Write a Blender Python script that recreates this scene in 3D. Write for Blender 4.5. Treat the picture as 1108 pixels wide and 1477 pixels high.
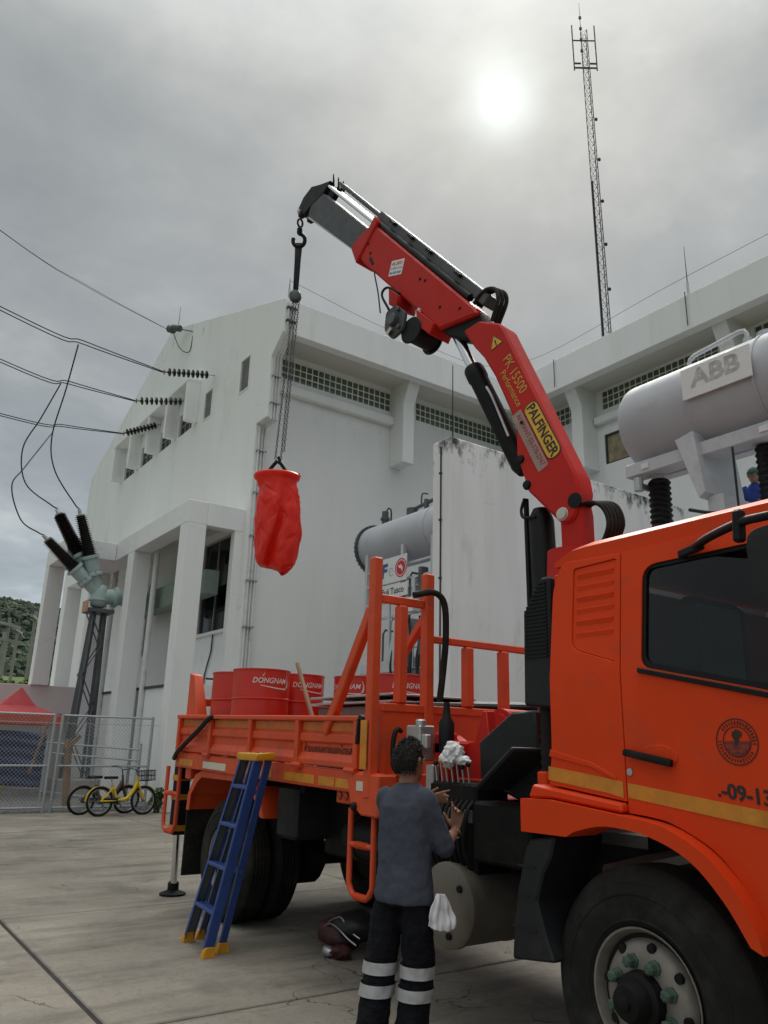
import bpy, bmesh, math, random
from mathutils import Vector, Matrix, noise
from mathutils.geometry import tessellate_polygon
random.seed(7)
for _o in list(bpy.data.objects): bpy.data.objects.remove(_o)
SC = bpy.context.scene
COL = SC.collection
R = math.radians

# ------------------------------------------------------------ camera
cam_d = bpy.data.cameras.new("camera"); cam = bpy.data.objects.new("camera", cam_d); COL.objects.link(cam)
cam_d.sensor_fit = 'VERTICAL'; cam_d.sensor_height = 36.0; cam_d.lens = 1124.0/1477.0*36.0
cam_d.clip_start = 0.05; cam_d.clip_end = 3000
_M = Matrix(((0.81579167, -0.1858865, -0.5476588, 0.0),
             (-0.57775882, -0.21928256, -0.78619966, 0.0),
             (0.02605188, 0.95778984, -0.28628645, 1.62),
             (0, 0, 0, 1)))
cam.matrix_world = _M
SC.camera = cam

# ------------------------------------------------------------ sky and sun
SUN = Vector((0.5016, 0.5127, 0.6968)).normalized()
W = bpy.data.worlds.new("World"); SC.world = W; W.use_nodes = True
wt = W.node_tree; wt.nodes.clear()
def wn(t, **k):
    n = wt.nodes.new(t)
    for a, b in k.items(): setattr(n, a, b)
    return n
def wl(a, b): wt.links.new(a, b)
def wmath(op, a, b=None, c=None, clamp=False):
    n = wn('ShaderNodeMath', operation=op, use_clamp=clamp)
    for i, x in enumerate((a, b, c)):
        if x is None: continue
        if isinstance(x, (int, float)): n.inputs[i].default_value = x
        else: wl(x, n.inputs[i])
    return n.outputs[0]
def wramp(fac, stops):
    n = wn('ShaderNodeValToRGB'); e = n.color_ramp.elements
    e[0].position, e[0].color = stops[0][0], (*stops[0][1], 1); e[1].position, e[1].color = stops[-1][0], (*stops[-1][1], 1)
    for p, c in stops[1:-1]:
        x = e.new(p); x.color = (*c, 1)
    wl(fac, n.inputs[0]); return n.outputs[0]
tc = wn('ShaderNodeTexCoord'); nrm = wn('ShaderNodeVectorMath', operation='NORMALIZE'); wl(tc.outputs['Generated'], nrm.inputs[0])
sep = wn('ShaderNodeSeparateXYZ'); wl(nrm.outputs[0], sep.inputs[0])
zz = wmath('MAXIMUM', sep.outputs[2], 0.0)
den = wmath('ADD', zz, 0.22)
cmb = wn('ShaderNodeCombineXYZ'); wl(wmath('DIVIDE', sep.outputs[0], den), cmb.inputs[0]); wl(wmath('DIVIDE', sep.outputs[1], den), cmb.inputs[1])
def wnoise(scale, detail, rough, loc, dist=0.0):
    m_ = wn('ShaderNodeMapping'); m_.inputs['Location'].default_value = loc; wl(cmb.outputs[0], m_.inputs[0])
    n_ = wn('ShaderNodeTexNoise'); n_.inputs['Scale'].default_value = scale; n_.inputs['Detail'].default_value = detail; n_.inputs['Roughness'].default_value = rough; n_.inputs['Distortion'].default_value = dist
    wl(m_.outputs[0], n_.inputs['Vector']); return n_.outputs[0]
CLOUD_LOC = (-4.6, -6.0, 3.4)  # offset picked so brighter unseen cloud outside the frame lights the walls
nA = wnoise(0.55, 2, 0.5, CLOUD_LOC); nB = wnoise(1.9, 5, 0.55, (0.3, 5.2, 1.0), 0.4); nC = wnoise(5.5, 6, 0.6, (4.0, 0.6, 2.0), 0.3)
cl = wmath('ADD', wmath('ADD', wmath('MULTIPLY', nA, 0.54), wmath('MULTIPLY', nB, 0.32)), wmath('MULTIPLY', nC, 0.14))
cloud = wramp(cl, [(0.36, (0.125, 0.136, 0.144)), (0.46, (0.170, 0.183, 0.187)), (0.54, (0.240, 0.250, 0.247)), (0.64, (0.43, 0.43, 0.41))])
# overcast dome: duller and bluer at the skyline, brighter overhead
elev = wramp(zz, [(0.0, (0.66, 0.76, 0.90)), (0.18, (0.84, 0.91, 0.99)), (0.42, (1.0, 1.0, 1.0)), (0.70, (1.05, 1.04, 1.02)), (1.0, (3.6, 3.55, 3.45))])
mul = wn('ShaderNodeMix', data_type='RGBA', blend_type='MULTIPLY'); mul.inputs[0].default_value = 1.0
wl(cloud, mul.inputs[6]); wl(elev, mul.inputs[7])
# the sun seen through the cloud deck: crisp disc, aureole, wide glow, broken by the cloud
dt = wn('ShaderNodeVectorMath', operation='DOT_PRODUCT'); wl(nrm.outputs[0], dt.inputs[0]); dt.inputs[1].default_value = SUN
ang = wmath('MULTIPLY', wmath('ARCCOSINE', wmath('MINIMUM', dt.outputs['Value'], 1.0)), 57.29578)
def gauss(w, amp, warp=0.0):
    x = wmath('DIVIDE', ang, w); return wmath('MULTIPLY', wmath('EXPONENT', wmath('MULTIPLY', wmath('MULTIPLY', x, x), -1.0)), amp)
brk = wmath('ADD', 0.45, wmath('MULTIPLY', nB, 1.1))
g_wide = wmath('MULTIPLY', wmath('MULTIPLY', wmath('EXPONENT', wmath('MULTIPLY', ang, -1/13.0)), 0.045), brk)
g_mid = wmath('MULTIPLY', gauss(4.8, 0.075), brk); g_core = gauss(2.3, 0.20); g_disc = gauss(0.62, 1.5)
def tint(v, c):
    m = wn('ShaderNodeVectorMath', operation='SCALE'); m.inputs[0].default_value = c; wl(v, m.inputs['Scale']); return m.outputs[0]
def vadd(a, b):
    m = wn('ShaderNodeVectorMath', operation='ADD'); wl(a, m.inputs[0]); wl(b, m.inputs[1]); return m.outputs[0]
glow = vadd(vadd(tint(g_wide, (1.0, 0.99, 0.93)), tint(g_mid, (1.0, 0.93, 0.78))), vadd(tint(g_core, (0.80, 1.0, 1.0)), tint(g_disc, (1, 1, 1))))
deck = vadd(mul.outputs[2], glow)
sky = wn('ShaderNodeTexSky', sky_type='NISHITA', sun_disc=False)
sky.sun_elevation = math.asin(SUN.z); sky.sun_rotation = math.atan2(SUN.x, SUN.y); sky.air_density = 1.0; sky.dust_density = 2.0
skyd = wn('ShaderNodeVectorMath', operation='SCALE'); wl(sky.outputs[0], skyd.inputs[0]); skyd.inputs['Scale'].default_value = 0.05
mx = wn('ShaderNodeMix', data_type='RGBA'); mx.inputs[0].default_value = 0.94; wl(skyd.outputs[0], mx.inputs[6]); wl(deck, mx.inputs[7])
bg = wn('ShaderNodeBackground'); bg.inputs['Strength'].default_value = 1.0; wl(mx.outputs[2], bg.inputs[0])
wo = wn('ShaderNodeOutputWorld'); wl(bg.outputs[0], wo.inputs[0])

sd = bpy.data.lights.new("sun", 'SUN'); sd.energy = 1.0; sd.angle = R(16); sd.color = (1.0, 0.96, 0.88)
so = bpy.data.objects.new("sun", sd); COL.objects.link(so)
so.rotation_euler = (-SUN).to_track_quat('-Z', 'Y').to_euler(); so.location = (10, 10, 30)
vs = SC.view_settings; vs.view_transform = 'Standard'; vs.look = 'None'; vs.gamma = 1.0; vs.use_curve_mapping = False; vs.exposure = 1.0
SC.cycles.max_bounces = 6; SC.cycles.diffuse_bounces = 3; SC.cycles.glossy_bounces = 3; SC.cycles.transparent_max_bounces = 8; SC.cycles.caustics_reflective = False; SC.cycles.caustics_refractive = False
W.cycles.sampling_method = 'MANUAL'; W.cycles.sample_map_resolution = 512

# ------------------------------------------------------------ helpers
class MB:
    def __init__(s): s.v = []; s.f = []
    def add(s, vs, fs):
        o = len(s.v); s.v += [tuple(v) for v in vs]; s.f += [[i+o for i in f] for f in fs]; return s
    def box(s, x0, x1, y0, y1, z0, z1):
        return s.add([(x0,y0,z0),(x1,y0,z0),(x1,y1,z0),(x0,y1,z0),(x0,y0,z1),(x1,y0,z1),(x1,y1,z1),(x0,y1,z1)],
                     [(3,2,1,0),(4,5,6,7),(0,1,5,4),(1,2,6,5),(2,3,7,6),(3,0,4,7)])
    def bar(s, p, q, w, h, up=(0,0,1)):
        p, q = Vector(p), Vector(q); d = (q-p).normalized(); u = Vector(up)
        a = d.cross(u)
        if a.length < 1e-4: a = d.cross(Vector((0,1,0)))
        a.normalize(); b = a.cross(d).normalized(); a *= w/2; b *= h/2
        return s.add([p-a-b, p+a-b, p+a+b, p-a+b, q-a-b, q+a-b, q+a+b, q-a+b],
                     [(0,1,2,3),(7,6,5,4),(4,5,1,0),(5,6,2,1),(6,7,3,2),(7,4,0,3)])
    def cyl(s, p, q, r, r2=None, n=16, cap=True):
        p, q = Vector(p), Vector(q); r2 = r if r2 is None else r2; d = (q-p).normalized()
        a = d.orthogonal().normalized(); b = d.cross(a)
        vs = []; 
        for c, rr in ((p, r), (q, r2)):
            for i in range(n):
                t = 2*math.pi*i/n; vs.append(c + (a*math.cos(t)+b*math.sin(t))*rr)
        fs = [(i, (i+1) % n, n+(i+1) % n, n+i) for i in range(n)]
        if cap: fs += [tuple(range(n-1, -1, -1)), tuple(range(n, 2*n))]
        return s.add(vs, fs)
    def lathe(s, base, axis, prof, n=24, cap=True):
        base = Vector(base); d = Vector(axis).normalized(); a = d.orthogonal().normalized(); b = d.cross(a)
        vs = []; m = len(prof)
        for r, h in prof:
            for i in range(n):
                t = 2*math.pi*i/n; vs.append(base + d*h + (a*math.cos(t)+b*math.sin(t))*max(r, 1e-4))
        fs = [(j*n+i, j*n+(i+1) % n, (j+1)*n+(i+1) % n, (j+1)*n+i) for j in range(m-1) for i in range(n)]
        if cap: fs += [tuple(range(n-1, -1, -1)), tuple(range((m-1)*n, m*n))]
        return s.add(vs, fs)
    def tube(s, path, r, n=8, closed=False, radii=None):
        P = [Vector(p) for p in path]; m = len(P); vs = []
        up = None
        for k in range(m):
            if closed: d = (P[(k+1) % m]-P[k-1])
            else: d = P[min(k+1, m-1)]-P[max(k-1, 0)]
            d.normalize()
            if up is None: a = d.orthogonal().normalized()
            else:
                a = up - d*up.dot(d)
                a = a.normalized() if a.length > 1e-6 else d.orthogonal().normalized()
            up = a; b = d.cross(a); rr = radii[k] if radii else r
            for i in range(n):
                t = 2*math.pi*i/n; vs.append(P[k]+(a*math.cos(t)+b*math.sin(t))*rr)
        fs = [(j*n+i, j*n+(i+1) % n, (j+1)*n+(i+1) % n, (j+1)*n+i) for j in range(m-1) for i in range(n)]
        if closed:
            # align ring twist by nearest vertex
            best = min(range(n), key=lambda k: (vs[k]-vs[(m-1)*n]).length)
            fs += [((m-1)*n+i, (m-1)*n+(i+1) % n, (i+1+best) % n, (i+best) % n) for i in range(n)]
        else: fs += [tuple(range(n-1, -1, -1)), tuple(range((m-1)*n, m*n))]
        return s.add(vs, fs)
    def loft(s, rings, cap=True):
        n = len(rings[0]); m = len(rings); vs = [p for r in rings for p in r]
        fs = [(j*n+i, j*n+(i+1) % n, (j+1)*n+(i+1) % n, (j+1)*n+i) for j in range(m-1) for i in range(n)]
        if cap: fs += [tuple(range(n-1, -1, -1)), tuple(range((m-1)*n, m*n))]
        return s.add(vs, fs)
    def plate(s, outer, holes, t0, t1, mp):
        """flat polygon with holes in (a,b), thickness t0..t1 along the third axis; mp(a,b,t)->xyz"""
        loops = [outer]+list(holes); pts = [p for l in loops for p in l]; n = len(pts)
        tris = tessellate_polygon([[Vector((p[0], p[1], 0)) for p in l] for l in loops])
        vs = [mp(p[0], p[1], t0) for p in pts]+[mp(p[0], p[1], t1) for p in pts]
        fs = [tuple(t) for t in tris]+[tuple(i+n for i in reversed(t)) for t in tris]
        o = 0
        for l in loops:
            k = len(l)
            for i in range(k): fs.append((o+i, o+(i+1) % k, n+o+(i+1) % k, n+o+i))
            o += k
        return s.add(vs, fs)
    def blob(s, c, r, sub=1, amp=0.25, fr=1.5, seed=0.0, sc=(1,1,1)):
        bm = bmesh.new(); bmesh.ops.create_icosphere(bm, subdivisions=sub, radius=1.0)
        c = Vector(c); idx = {}
        vs = []
        for i, v in enumerate(bm.verts):
            k = 1+amp*noise.noise(v.co*fr+Vector((seed, seed*1.3, -seed)))*2
            vs.append(c+Vector((v.co.x*sc[0], v.co.y*sc[1], v.co.z*sc[2]))*r*k)
        bm.verts.index_update()
        fs = [[v.index for v in f.verts] for f in bm.faces]; bm.free()
        return s.add(vs, fs)
    def mesh(s, name, bevel=0.0, smooth=35, segs=1, fixn=True, cuts=(), warp=None):
        bm = bmesh.new(); vv = [bm.verts.new(v) for v in s.v]
        for f in s.f:
            try: bm.faces.new([vv[i] for i in f])
            except ValueError: pass
        for co, no in cuts:
            bmesh.ops.bisect_plane(bm, geom=bm.verts[:]+bm.edges[:]+bm.faces[:], plane_co=co, plane_no=no)
        if fixn: bmesh.ops.recalc_face_normals(bm, faces=bm.faces[:])
        if bevel > 0:
            es = [e for e in bm.edges if len(e.link_faces) == 2 and e.calc_face_angle(0) > 0.5]
            bmesh.ops.bevel(bm, geom=es, offset=bevel, offset_type='OFFSET', segments=segs, profile=0.6, affect='EDGES', clamp_overlap=True)
        if warp:
            for v in bm.verts: v.co = warp(v.co)
        me = bpy.data.meshes.new(name); bm.to_mesh(me); bm.free()
        if smooth:
            for p in me.polygons: p.use_smooth = True
            me.set_sharp_from_angle(angle=R(smooth))
        return me
    def build(s, name, mat, parent=None, **k):
        return link(name, s.mesh(name, **k), mat, parent)

LOCAL = set()          # roots whose parts are given in the root's own coordinates
def link(name, me, mat=None, parent=None):
    o = bpy.data.objects.new(name, me); COL.objects.link(o)
    if mat is not None and not me.materials: me.materials.append(mat)
    if parent is not None:
        o.parent = parent
        if parent.type == 'EMPTY' and parent not in LOCAL:
            o.matrix_parent_inverse = Matrix.Translation(-parent.location)
    return o
def tag(o, label=None, cat=None, group=None, kind=None):
    if label: o['label'] = label
    if cat: o['category'] = cat
    if group: o['group'] = group
    if kind: o['kind'] = kind
    return o
def thing(name, label, cat, loc=(0,0,0), group=None, local=False, rotz=0.0):
    o = bpy.data.objects.new(name, None); COL.objects.link(o); o.location = loc; o.rotation_euler = (0,0,rotz)
    o.empty_display_size = 0.2
    if local: LOCAL.add(o)
    return tag(o, label, cat, group)
def copy_tree(o, parent=None):
    c = o.copy(); COL.objects.link(c); c.parent = parent
    for ch in list(o.children): copy_tree(ch, c)
    return c
def arc(c, r, a0, a1, n):
    return [(c[0]+r*math.cos(R(a0+(a1-a0)*i/n)), c[1]+r*math.sin(R(a0+(a1-a0)*i/n))) for i in range(n+1)]
def fillet(poly, rad, n=4):
    """round the corners of a polygon; rad may be one number or one per corner"""
    out = []; m = len(poly)
    for i in range(m):
        r = rad[i] if isinstance(rad, (list, tuple)) else rad
        p = Vector(poly[i]); a = Vector(poly[i-1])-p; b = Vector(poly[(i+1) % m])-p
        if r <= 0: out.append(tuple(p)); continue
        r = min(r, a.length*0.45, b.length*0.45); a.normalize(); b.normalize()
        p0 = p+a*r; p1 = p+b*r
        for k in range(n+1):
            t = k/n; q = p0*(1-t)**2 + p*2*t*(1-t) + p1*t*t; out.append(tuple(q))
    return out
def bez(pts, n=10):
    """smooth curve through points (Catmull-Rom)"""
    P = [Vector(p) for p in pts]; P = [P[0]*2-P[1]]+P+[P[-1]*2-P[-2]]; out = []
    for i in range(1, len(P)-2):
        a, b, c, d = P[i-1:i+3]
        for k in range(n):
            t = k/n; out.append(0.5*((2*b)+(c-a)*t+(2*a-5*b+4*c-d)*t*t+(3*b-a-3*c+d)*t**3))
    out.append(P[-2]); return out

# ------------------------------------------------------------ materials
MATS = {}
def mk(name, col, rough=0.6, metal=0.0, var=0.12, vs=3.0, dirt=None, bump=0.0, bs=60.0, stretch=(1,1,1), spec=0.5, coat=0.0, pos=False, top=None, streak=0.0, crack=0.0, bd=0.01):
    """procedural principled material: large-scale tone variation, dirt patches (colour, amount, scale), fine relief.
    top = (z0, z1, colour): weather stains gathering towards a parapet's upper edge"""
    m = bpy.data.materials.new(name); m.use_nodes = True; MATS[name] = m
    t = m.node_tree; N = t.nodes; b = N['Principled BSDF']; L = t.links.new
    b.inputs['Roughness'].default_value = rough; b.inputs['Metallic'].default_value = metal
    b.inputs['Specular IOR Level'].default_value = spec; b.inputs['Coat Weight'].default_value = coat; b.inputs['Coat Roughness'].default_value = 0.15
    if pos: co = N.new('ShaderNodeNewGeometry').outputs['Position']
    else: co = N.new('ShaderNodeTexCoord').outputs['Object']
    mpn = N.new('ShaderNodeMapping'); mpn.inputs['Scale'].default_value = stretch; L(co, mpn.inputs[0]); vec = mpn.outputs[0]
    def nz(scale, detail=5, rgh=0.6):
        n = N.new('ShaderNodeTexNoise'); n.inputs['Scale'].default_value = scale; n.inputs['Detail'].default_value = detail; n.inputs['Roughness'].default_value = rgh; L(vec, n.inputs['Vector']); return n.outputs[0]
    def rampv(f, a, bb):
        r = N.new('ShaderNodeMapRange'); r.inputs[1].default_value = a; r.inputs[2].default_value = bb; L(f, r.inputs[0]); return r.outputs[0]
    a = nz(vs); fac = rampv(a, 0.3, 0.7)
    mix = N.new('ShaderNodeMix'); mix.data_type = 'RGBA'; L(fac, mix.inputs[0])
    mix.inputs[6].default_value = (*[c*(1-var) for c in col], 1); mix.inputs[7].default_value = (*[min(1, c*(1+var)) for c in col], 1)
    out = mix.outputs[2]
    if dirt:
        dc, amt, dsc = dirt
        d = nz(dsc, 8, 0.65); f = rampv(d, 0.62-0.25*amt, 0.78)
        mu = N.new('ShaderNodeMath'); mu.operation = 'MULTIPLY'; L(f, mu.inputs[0]); mu.inputs[1].default_value = min(1, 0.35+amt*0.6)
        m2 = N.new('ShaderNodeMix'); m2.data_type = 'RGBA'; L(mu.outputs[0], m2.inputs[0]); L(out, m2.inputs[6]); m2.inputs[7].default_value = (*dc, 1); out = m2.outputs[2]
    if top:
        z0, z1, tcx = top[:3]
        sx = N.new('ShaderNodeSeparateXYZ'); L(co, sx.inputs[0]); g = rampv(sx.outputs[2], z0, z1)
        mp2 = N.new('ShaderNodeMapping'); mp2.inputs['Scale'].default_value = (1.5, 1.5, 0.8); L(co, mp2.inputs[0])
        n = N.new('ShaderNodeTexNoise'); n.inputs['Scale'].default_value = 2.2; n.inputs['Detail'].default_value = 9; n.inputs['Roughness'].default_value = 0.72; L(mp2.outputs[0], n.inputs['Vector'])
        ad = N.new('ShaderNodeMath'); ad.operation = 'MULTIPLY_ADD'; L(g, ad.inputs[0]); ad.inputs[1].default_value = top[3] if len(top) > 3 else 0.22; L(n.outputs[0], ad.inputs[2])
        f = rampv(ad.outputs[0], 0.74, 0.90)
        m3 = N.new('ShaderNodeMix'); m3.data_type = 'RGBA'; L(f, m3.inputs[0]); L(out, m3.inputs[6]); m3.inputs[7].default_value = (*tcx, 1); out = m3.outputs[2]
    if streak:
        mp3 = N.new('ShaderNodeMapping'); mp3.inputs['Scale'].default_value = (1.3, 1.3, 0.09); L(co, mp3.inputs[0])
        n = N.new('ShaderNodeTexNoise'); n.inputs['Scale'].default_value = 2.4; n.inputs['Detail'].default_value = 8; n.inputs['Roughness'].default_value = 0.68; L(mp3.outputs[0], n.inputs['Vector'])
        g = N.new('ShaderNodeMath'); g.operation = 'MULTIPLY'; L(rampv(n.outputs[0], 0.50, 0.74), g.inputs[0]); g.inputs[1].default_value = streak
        m4 = N.new('ShaderNodeMix'); m4.data_type = 'RGBA'; L(g.outputs[0], m4.inputs[0]); L(out, m4.inputs[6]); m4.inputs[7].default_value = (0.36, 0.36, 0.33, 1); out = m4.outputs[2]
    if crack:
        vo = N.new('ShaderNodeTexVoronoi'); vo.feature = 'DISTANCE_TO_EDGE'; vo.inputs['Scale'].default_value = 0.42
        wp = N.new('ShaderNodeMapping'); L(co, wp.inputs[0]); nn = N.new('ShaderNodeTexNoise'); nn.inputs['Scale'].default_value = 1.7; nn.inputs['Detail'].default_value = 6; L(co, nn.inputs['Vector'])
        av = N.new('ShaderNodeVectorMath'); av.operation = 'MULTIPLY_ADD'; L(nn.outputs['Color'], av.inputs[0]); av.inputs[1].default_value = (0.9, 0.9, 0.9); L(wp.outputs[0], av.inputs[2]); L(av.outputs[0], vo.inputs['Vector'])
        ln = rampv(vo.outputs['Distance'], 0.006, 0.001); ms = rampv(nz(0.5, 2), 0.52, 0.60)
        g = N.new('ShaderNodeMath'); g.operation = 'MULTIPLY'; L(ln, g.inputs[0]); L(ms, g.inputs[1]); g2_ = N.new('ShaderNodeMath'); g2_.operation = 'MULTIPLY'; L(g.outputs[0], g2_.inputs[0]); g2_.inputs[1].default_value = crack
        m5 = N.new('ShaderNodeMix'); m5.data_type = 'RGBA'; L(g2_.outputs[0], m5.inputs[0]); L(out, m5.inputs[6]); m5.inputs[7].default_value = (0.10, 0.10, 0.09, 1); out = m5.outputs[2]
    L(out, b.inputs['Base Color'])
    rr = N.new('ShaderNodeMapRange'); L(nz(vs*2.3), rr.inputs[0]); rr.inputs[1].default_value = 0.3; rr.inputs[2].default_value = 0.7
    rr.inputs[3].default_value = max(0.02, rough*0.85); rr.inputs[4].default_value = min(1, rough*1.18); L(rr.outputs[0], b.inputs['Roughness'])
    if bump > 0:
        bn = N.new('ShaderNodeBump'); bn.inputs['Strength'].default_value = min(1, bump); bn.inputs['Distance'].default_value = bd; L(nz(bs, 4), bn.inputs['Height']); L(bn.outputs[0], b.inputs['Normal'])
    return m
def glassmat(name, tintc, rough=0.03, alpha=0.3):
    m = bpy.data.materials.new(name); m.use_nodes = True; N = m.node_tree.nodes; L = m.node_tree.links.new; N.clear()
    o = N.new('ShaderNodeOutputMaterial'); gl = N.new('ShaderNodeBsdfGlossy'); gl.inputs['Roughness'].default_value = rough; gl.inputs['Color'].default_value = (0.9, 0.95, 0.95, 1)
    tr = N.new('ShaderNodeBsdfTransparent'); tr.inputs[0].default_value = (*tintc, 1)
    fr = N.new('ShaderNodeFresnel'); fr.inputs[0].default_value = 1.4; mx_ = N.new('ShaderNodeMixShader'); L(fr.outputs[0], mx_.inputs[0]); L(tr.outputs[0], mx_.inputs[1]); L(gl.outputs[0], mx_.inputs[2]); L(mx_.outputs[0], o.inputs[0]); MATS[name] = m; return m

WHITE_WALL = mk('white_wall_paint', (0.875, 0.885, 0.89), 0.75, var=0.045, vs=0.35, dirt=((0.55, 0.56, 0.53), 0.12, 0.8), bump=0.25, bs=28, pos=True, stretch=(1, 1, 0.35), streak=0.07, crack=0.12, top=(11.5, 16.6, (0.30, 0.31, 0.29), 0.2))
WHITE_FASCIA = mk('white_fascia_paint', (0.875, 0.88, 0.89), 0.75, var=0.05, vs=0.5, dirt=((0.58, 0.58, 0.55), 0.15, 1.0), bump=0.2, bs=25, pos=True, stretch=(1, 1, 0.3), streak=0.14, top=(12.6, 14.2, (0.33, 0.33, 0.31)))
FIREWALL = mk('weathered_white_concrete', (0.87, 0.87, 0.885), 0.8, var=0.05, vs=0.7, dirt=((0.50, 0.51, 0.46), 0.16, 2.2), bump=0.35, bs=18, pos=True, stretch=(1, 1, 0.4), streak=0.2, crack=0.45, top=(6.6, 7.78, (0.05, 0.05, 0.042), 0.32))
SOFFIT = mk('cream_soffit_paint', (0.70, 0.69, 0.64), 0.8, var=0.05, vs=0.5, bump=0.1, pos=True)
PIPE_WHITE = mk('white_pipe_paint', (0.74, 0.75, 0.75), 0.5, var=0.06, vs=2, dirt=((0.2, 0.19, 0.17), 0.3, 3.0), pos=True)
CONCRETE = mk('concrete', (0.36, 0.345, 0.32), 0.85, var=0.15, vs=1.0, dirt=((0.15, 0.15, 0.13), 0.4, 2.0), bump=0.4, bs=30, pos=True)
DARK_GAP = mk('bitumen', (0.025, 0.024, 0.022), 0.9)
STEEL = mk('galvanised_steel', (0.48, 0.50, 0.51), 0.42, 0.8, var=0.12, vs=6, dirt=((0.25, 0.23, 0.2), 0.3, 6.0))
DARK_STEEL = mk('dark_painted_steel', (0.10, 0.115, 0.125), 0.5, 0.3, var=0.15, vs=3, dirt=((0.2, 0.16, 0.12), 0.2, 5))
WIRE = mk('dark_conductor', (0.03, 0.032, 0.034), 0.6, 0.4)
BLACK = mk('black_plastic', (0.006, 0.0065, 0.0075), 0.5, var=0.25, vs=4, dirt=((0.03, 0.028, 0.025), 0.25, 5.0), bump=0.1, bs=120, spec=0.25)
RUBBER = mk('black_rubber', (0.016, 0.0155, 0.015), 0.75, var=0.25, vs=4, dirt=((0.075, 0.07, 0.06), 0.45, 3.0), spec=0.2, bump=0.15, bs=90)
GLASS = glassmat('window_glass', (0.30, 0.34, 0.34))
CHROME = mk('chromed_rod', (0.72, 0.74, 0.76), 0.16, 1.0, var=0.05)
# ------------------------------------------------------------ ground
def ground_mat():
    m = bpy.data.materials.new('stained_concrete'); m.use_nodes = True; N = m.node_tree.nodes; L = m.node_tree.links.new; b = N['Principled BSDF']
    g = N.new('ShaderNodeNewGeometry').outputs['Position']
    def nz(sc, st=(1,1,1), det=6, rg=0.6, loc=(0,0,0)):
        mp_ = N.new('ShaderNodeMapping'); mp_.inputs['Scale'].default_value = st; mp_.inputs['Location'].default_value = loc; L(g, mp_.inputs[0])
        n = N.new('ShaderNodeTexNoise'); n.inputs['Scale'].default_value = sc; n.inputs['Detail'].default_value = det; n.inputs['Roughness'].default_value = rg; L(mp_.outputs[0], n.inputs['Vector']); return n.outputs[0]
    def rp(f, a, bb, c=0.0, d=1.0):
        r = N.new('ShaderNodeMapRange'); r.inputs[1].default_value = a; r.inputs[2].default_value = bb; r.inputs[3].default_value = c; r.inputs[4].default_value = d; L(f, r.inputs[0]); return r.outputs[0]
    def mixc(f, a, bcol):
        x = N.new('ShaderNodeMix'); x.data_type = 'RGBA'; L(f, x.inputs[0])
        for i, c in ((6, a), (7, bcol)):
            if isinstance(c, tuple): x.inputs[i].default_value = (*c, 1)
            else: L(c, x.inputs[i])
        return x.outputs[2]
    c = mixc(rp(nz(0.55), 0.32, 0.68), (0.205, 0.182, 0.149), (0.37, 0.336, 0.285))
    c = mixc(rp(nz(1.6, (0.35, 1.9, 1), 8, 0.65), 0.47, 0.70, 0, 0.75), c, (0.085, 0.077, 0.065))     # rain and tyre streaks
    c = mixc(rp(nz(0.9, (1,1,1), 7, 0.62, (7, 3, 0)), 0.52, 0.68, 0, 0.62), c, (0.075, 0.068, 0.058))     # old oil and water stains
    c = mixc(rp(nz(3.1, (1,1,1), 8, 0.7, (2, 9, 0)), 0.56, 0.72, 0, 0.6), c, (0.40, 0.375, 0.33))    # pale scuffs
    c = mixc(rp(nz(55, det=3), 0.35, 0.75, 0, 0.35), c, (0.13, 0.12, 0.105))
    c = mixc(rp(nz(240, det=2), 0.55, 0.75, 0, 0.4), c, (0.42, 0.40, 0.37))
    vo = N.new('ShaderNodeTexVoronoi'); vo.feature = 'DISTANCE_TO_EDGE'; vo.inputs['Scale'].default_value = 0.5
    nn = N.new('ShaderNodeTexNoise'); nn.inputs['Scale'].default_value = 2.2; nn.inputs['Detail'].default_value = 7; L(g, nn.inputs['Vector'])
    av = N.new('ShaderNodeVectorMath'); av.operation = 'MULTIPLY_ADD'; L(nn.outputs['Color'], av.inputs[0]); av.inputs[1].default_value = (0.8, 0.8, 0.8); L(g, av.inputs[2]); L(av.outputs[0], vo.inputs['Vector'])
    ck = N.new('ShaderNodeMath'); ck.operation = 'MULTIPLY'; L(rp(vo.outputs['Distance'], 0.0045, 0.001), ck.inputs[0]); L(rp(nz(0.45, det=2, loc=(4, 4, 0)), 0.50, 0.56), ck.inputs[1])
    c = mixc(ck.outputs[0], c, (0.05, 0.046, 0.04))
    c = mixc(rp(nz(14, det=5, rg=0.7), 0.5, 0.8, 0, 0.5), c, (0.10, 0.092, 0.08))
    L(c, b.inputs['Base Color']); L(rp(nz(1.3), 0.3, 0.7, 0.62, 0.9), b.inputs['Roughness'])
    bp = N.new('ShaderNodeBump'); bp.inputs['Strength'].default_value = 0.8; bp.inputs['Distance'].default_value = 0.008; L(nz(45, det=8, rg=0.75), bp.inputs['Height']); L(bp.outputs[0], b.inputs['Normal'])
    return m
GROUND_M = ground_mat()
EARTH = mk('grassy_earth', (0.075, 0.095, 0.035), 0.95, var=0.35, vs=0.15, dirt=((0.11, 0.09, 0.06), 0.4, 0.4), bump=0.5, bs=6, pos=True)
gm = MB(); G0 = 1500; gm.add([(-G0,-G0,-0.02),(G0,-G0,-0.02),(G0,G0,-0.02),(-G0,G0,-0.02)], [(0,1,2,3)])
tag(gm.build('ground', EARTH, smooth=0), kind='structure')
apron = tag(MB().box(-14, 18.4, -8, 19.08, -0.3, -0.012).build('concrete_apron', DARK_GAP, smooth=0), kind='structure')
XS = [-13.5, -10.4, -6.36, -2.32, 1.72, 5.76, 9.8, 13.9, 18.1]; YS = [-7.9, -5.03, -1.66, 1.71, 5.08, 8.45, 11.82, 15.2, 19.05]
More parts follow.
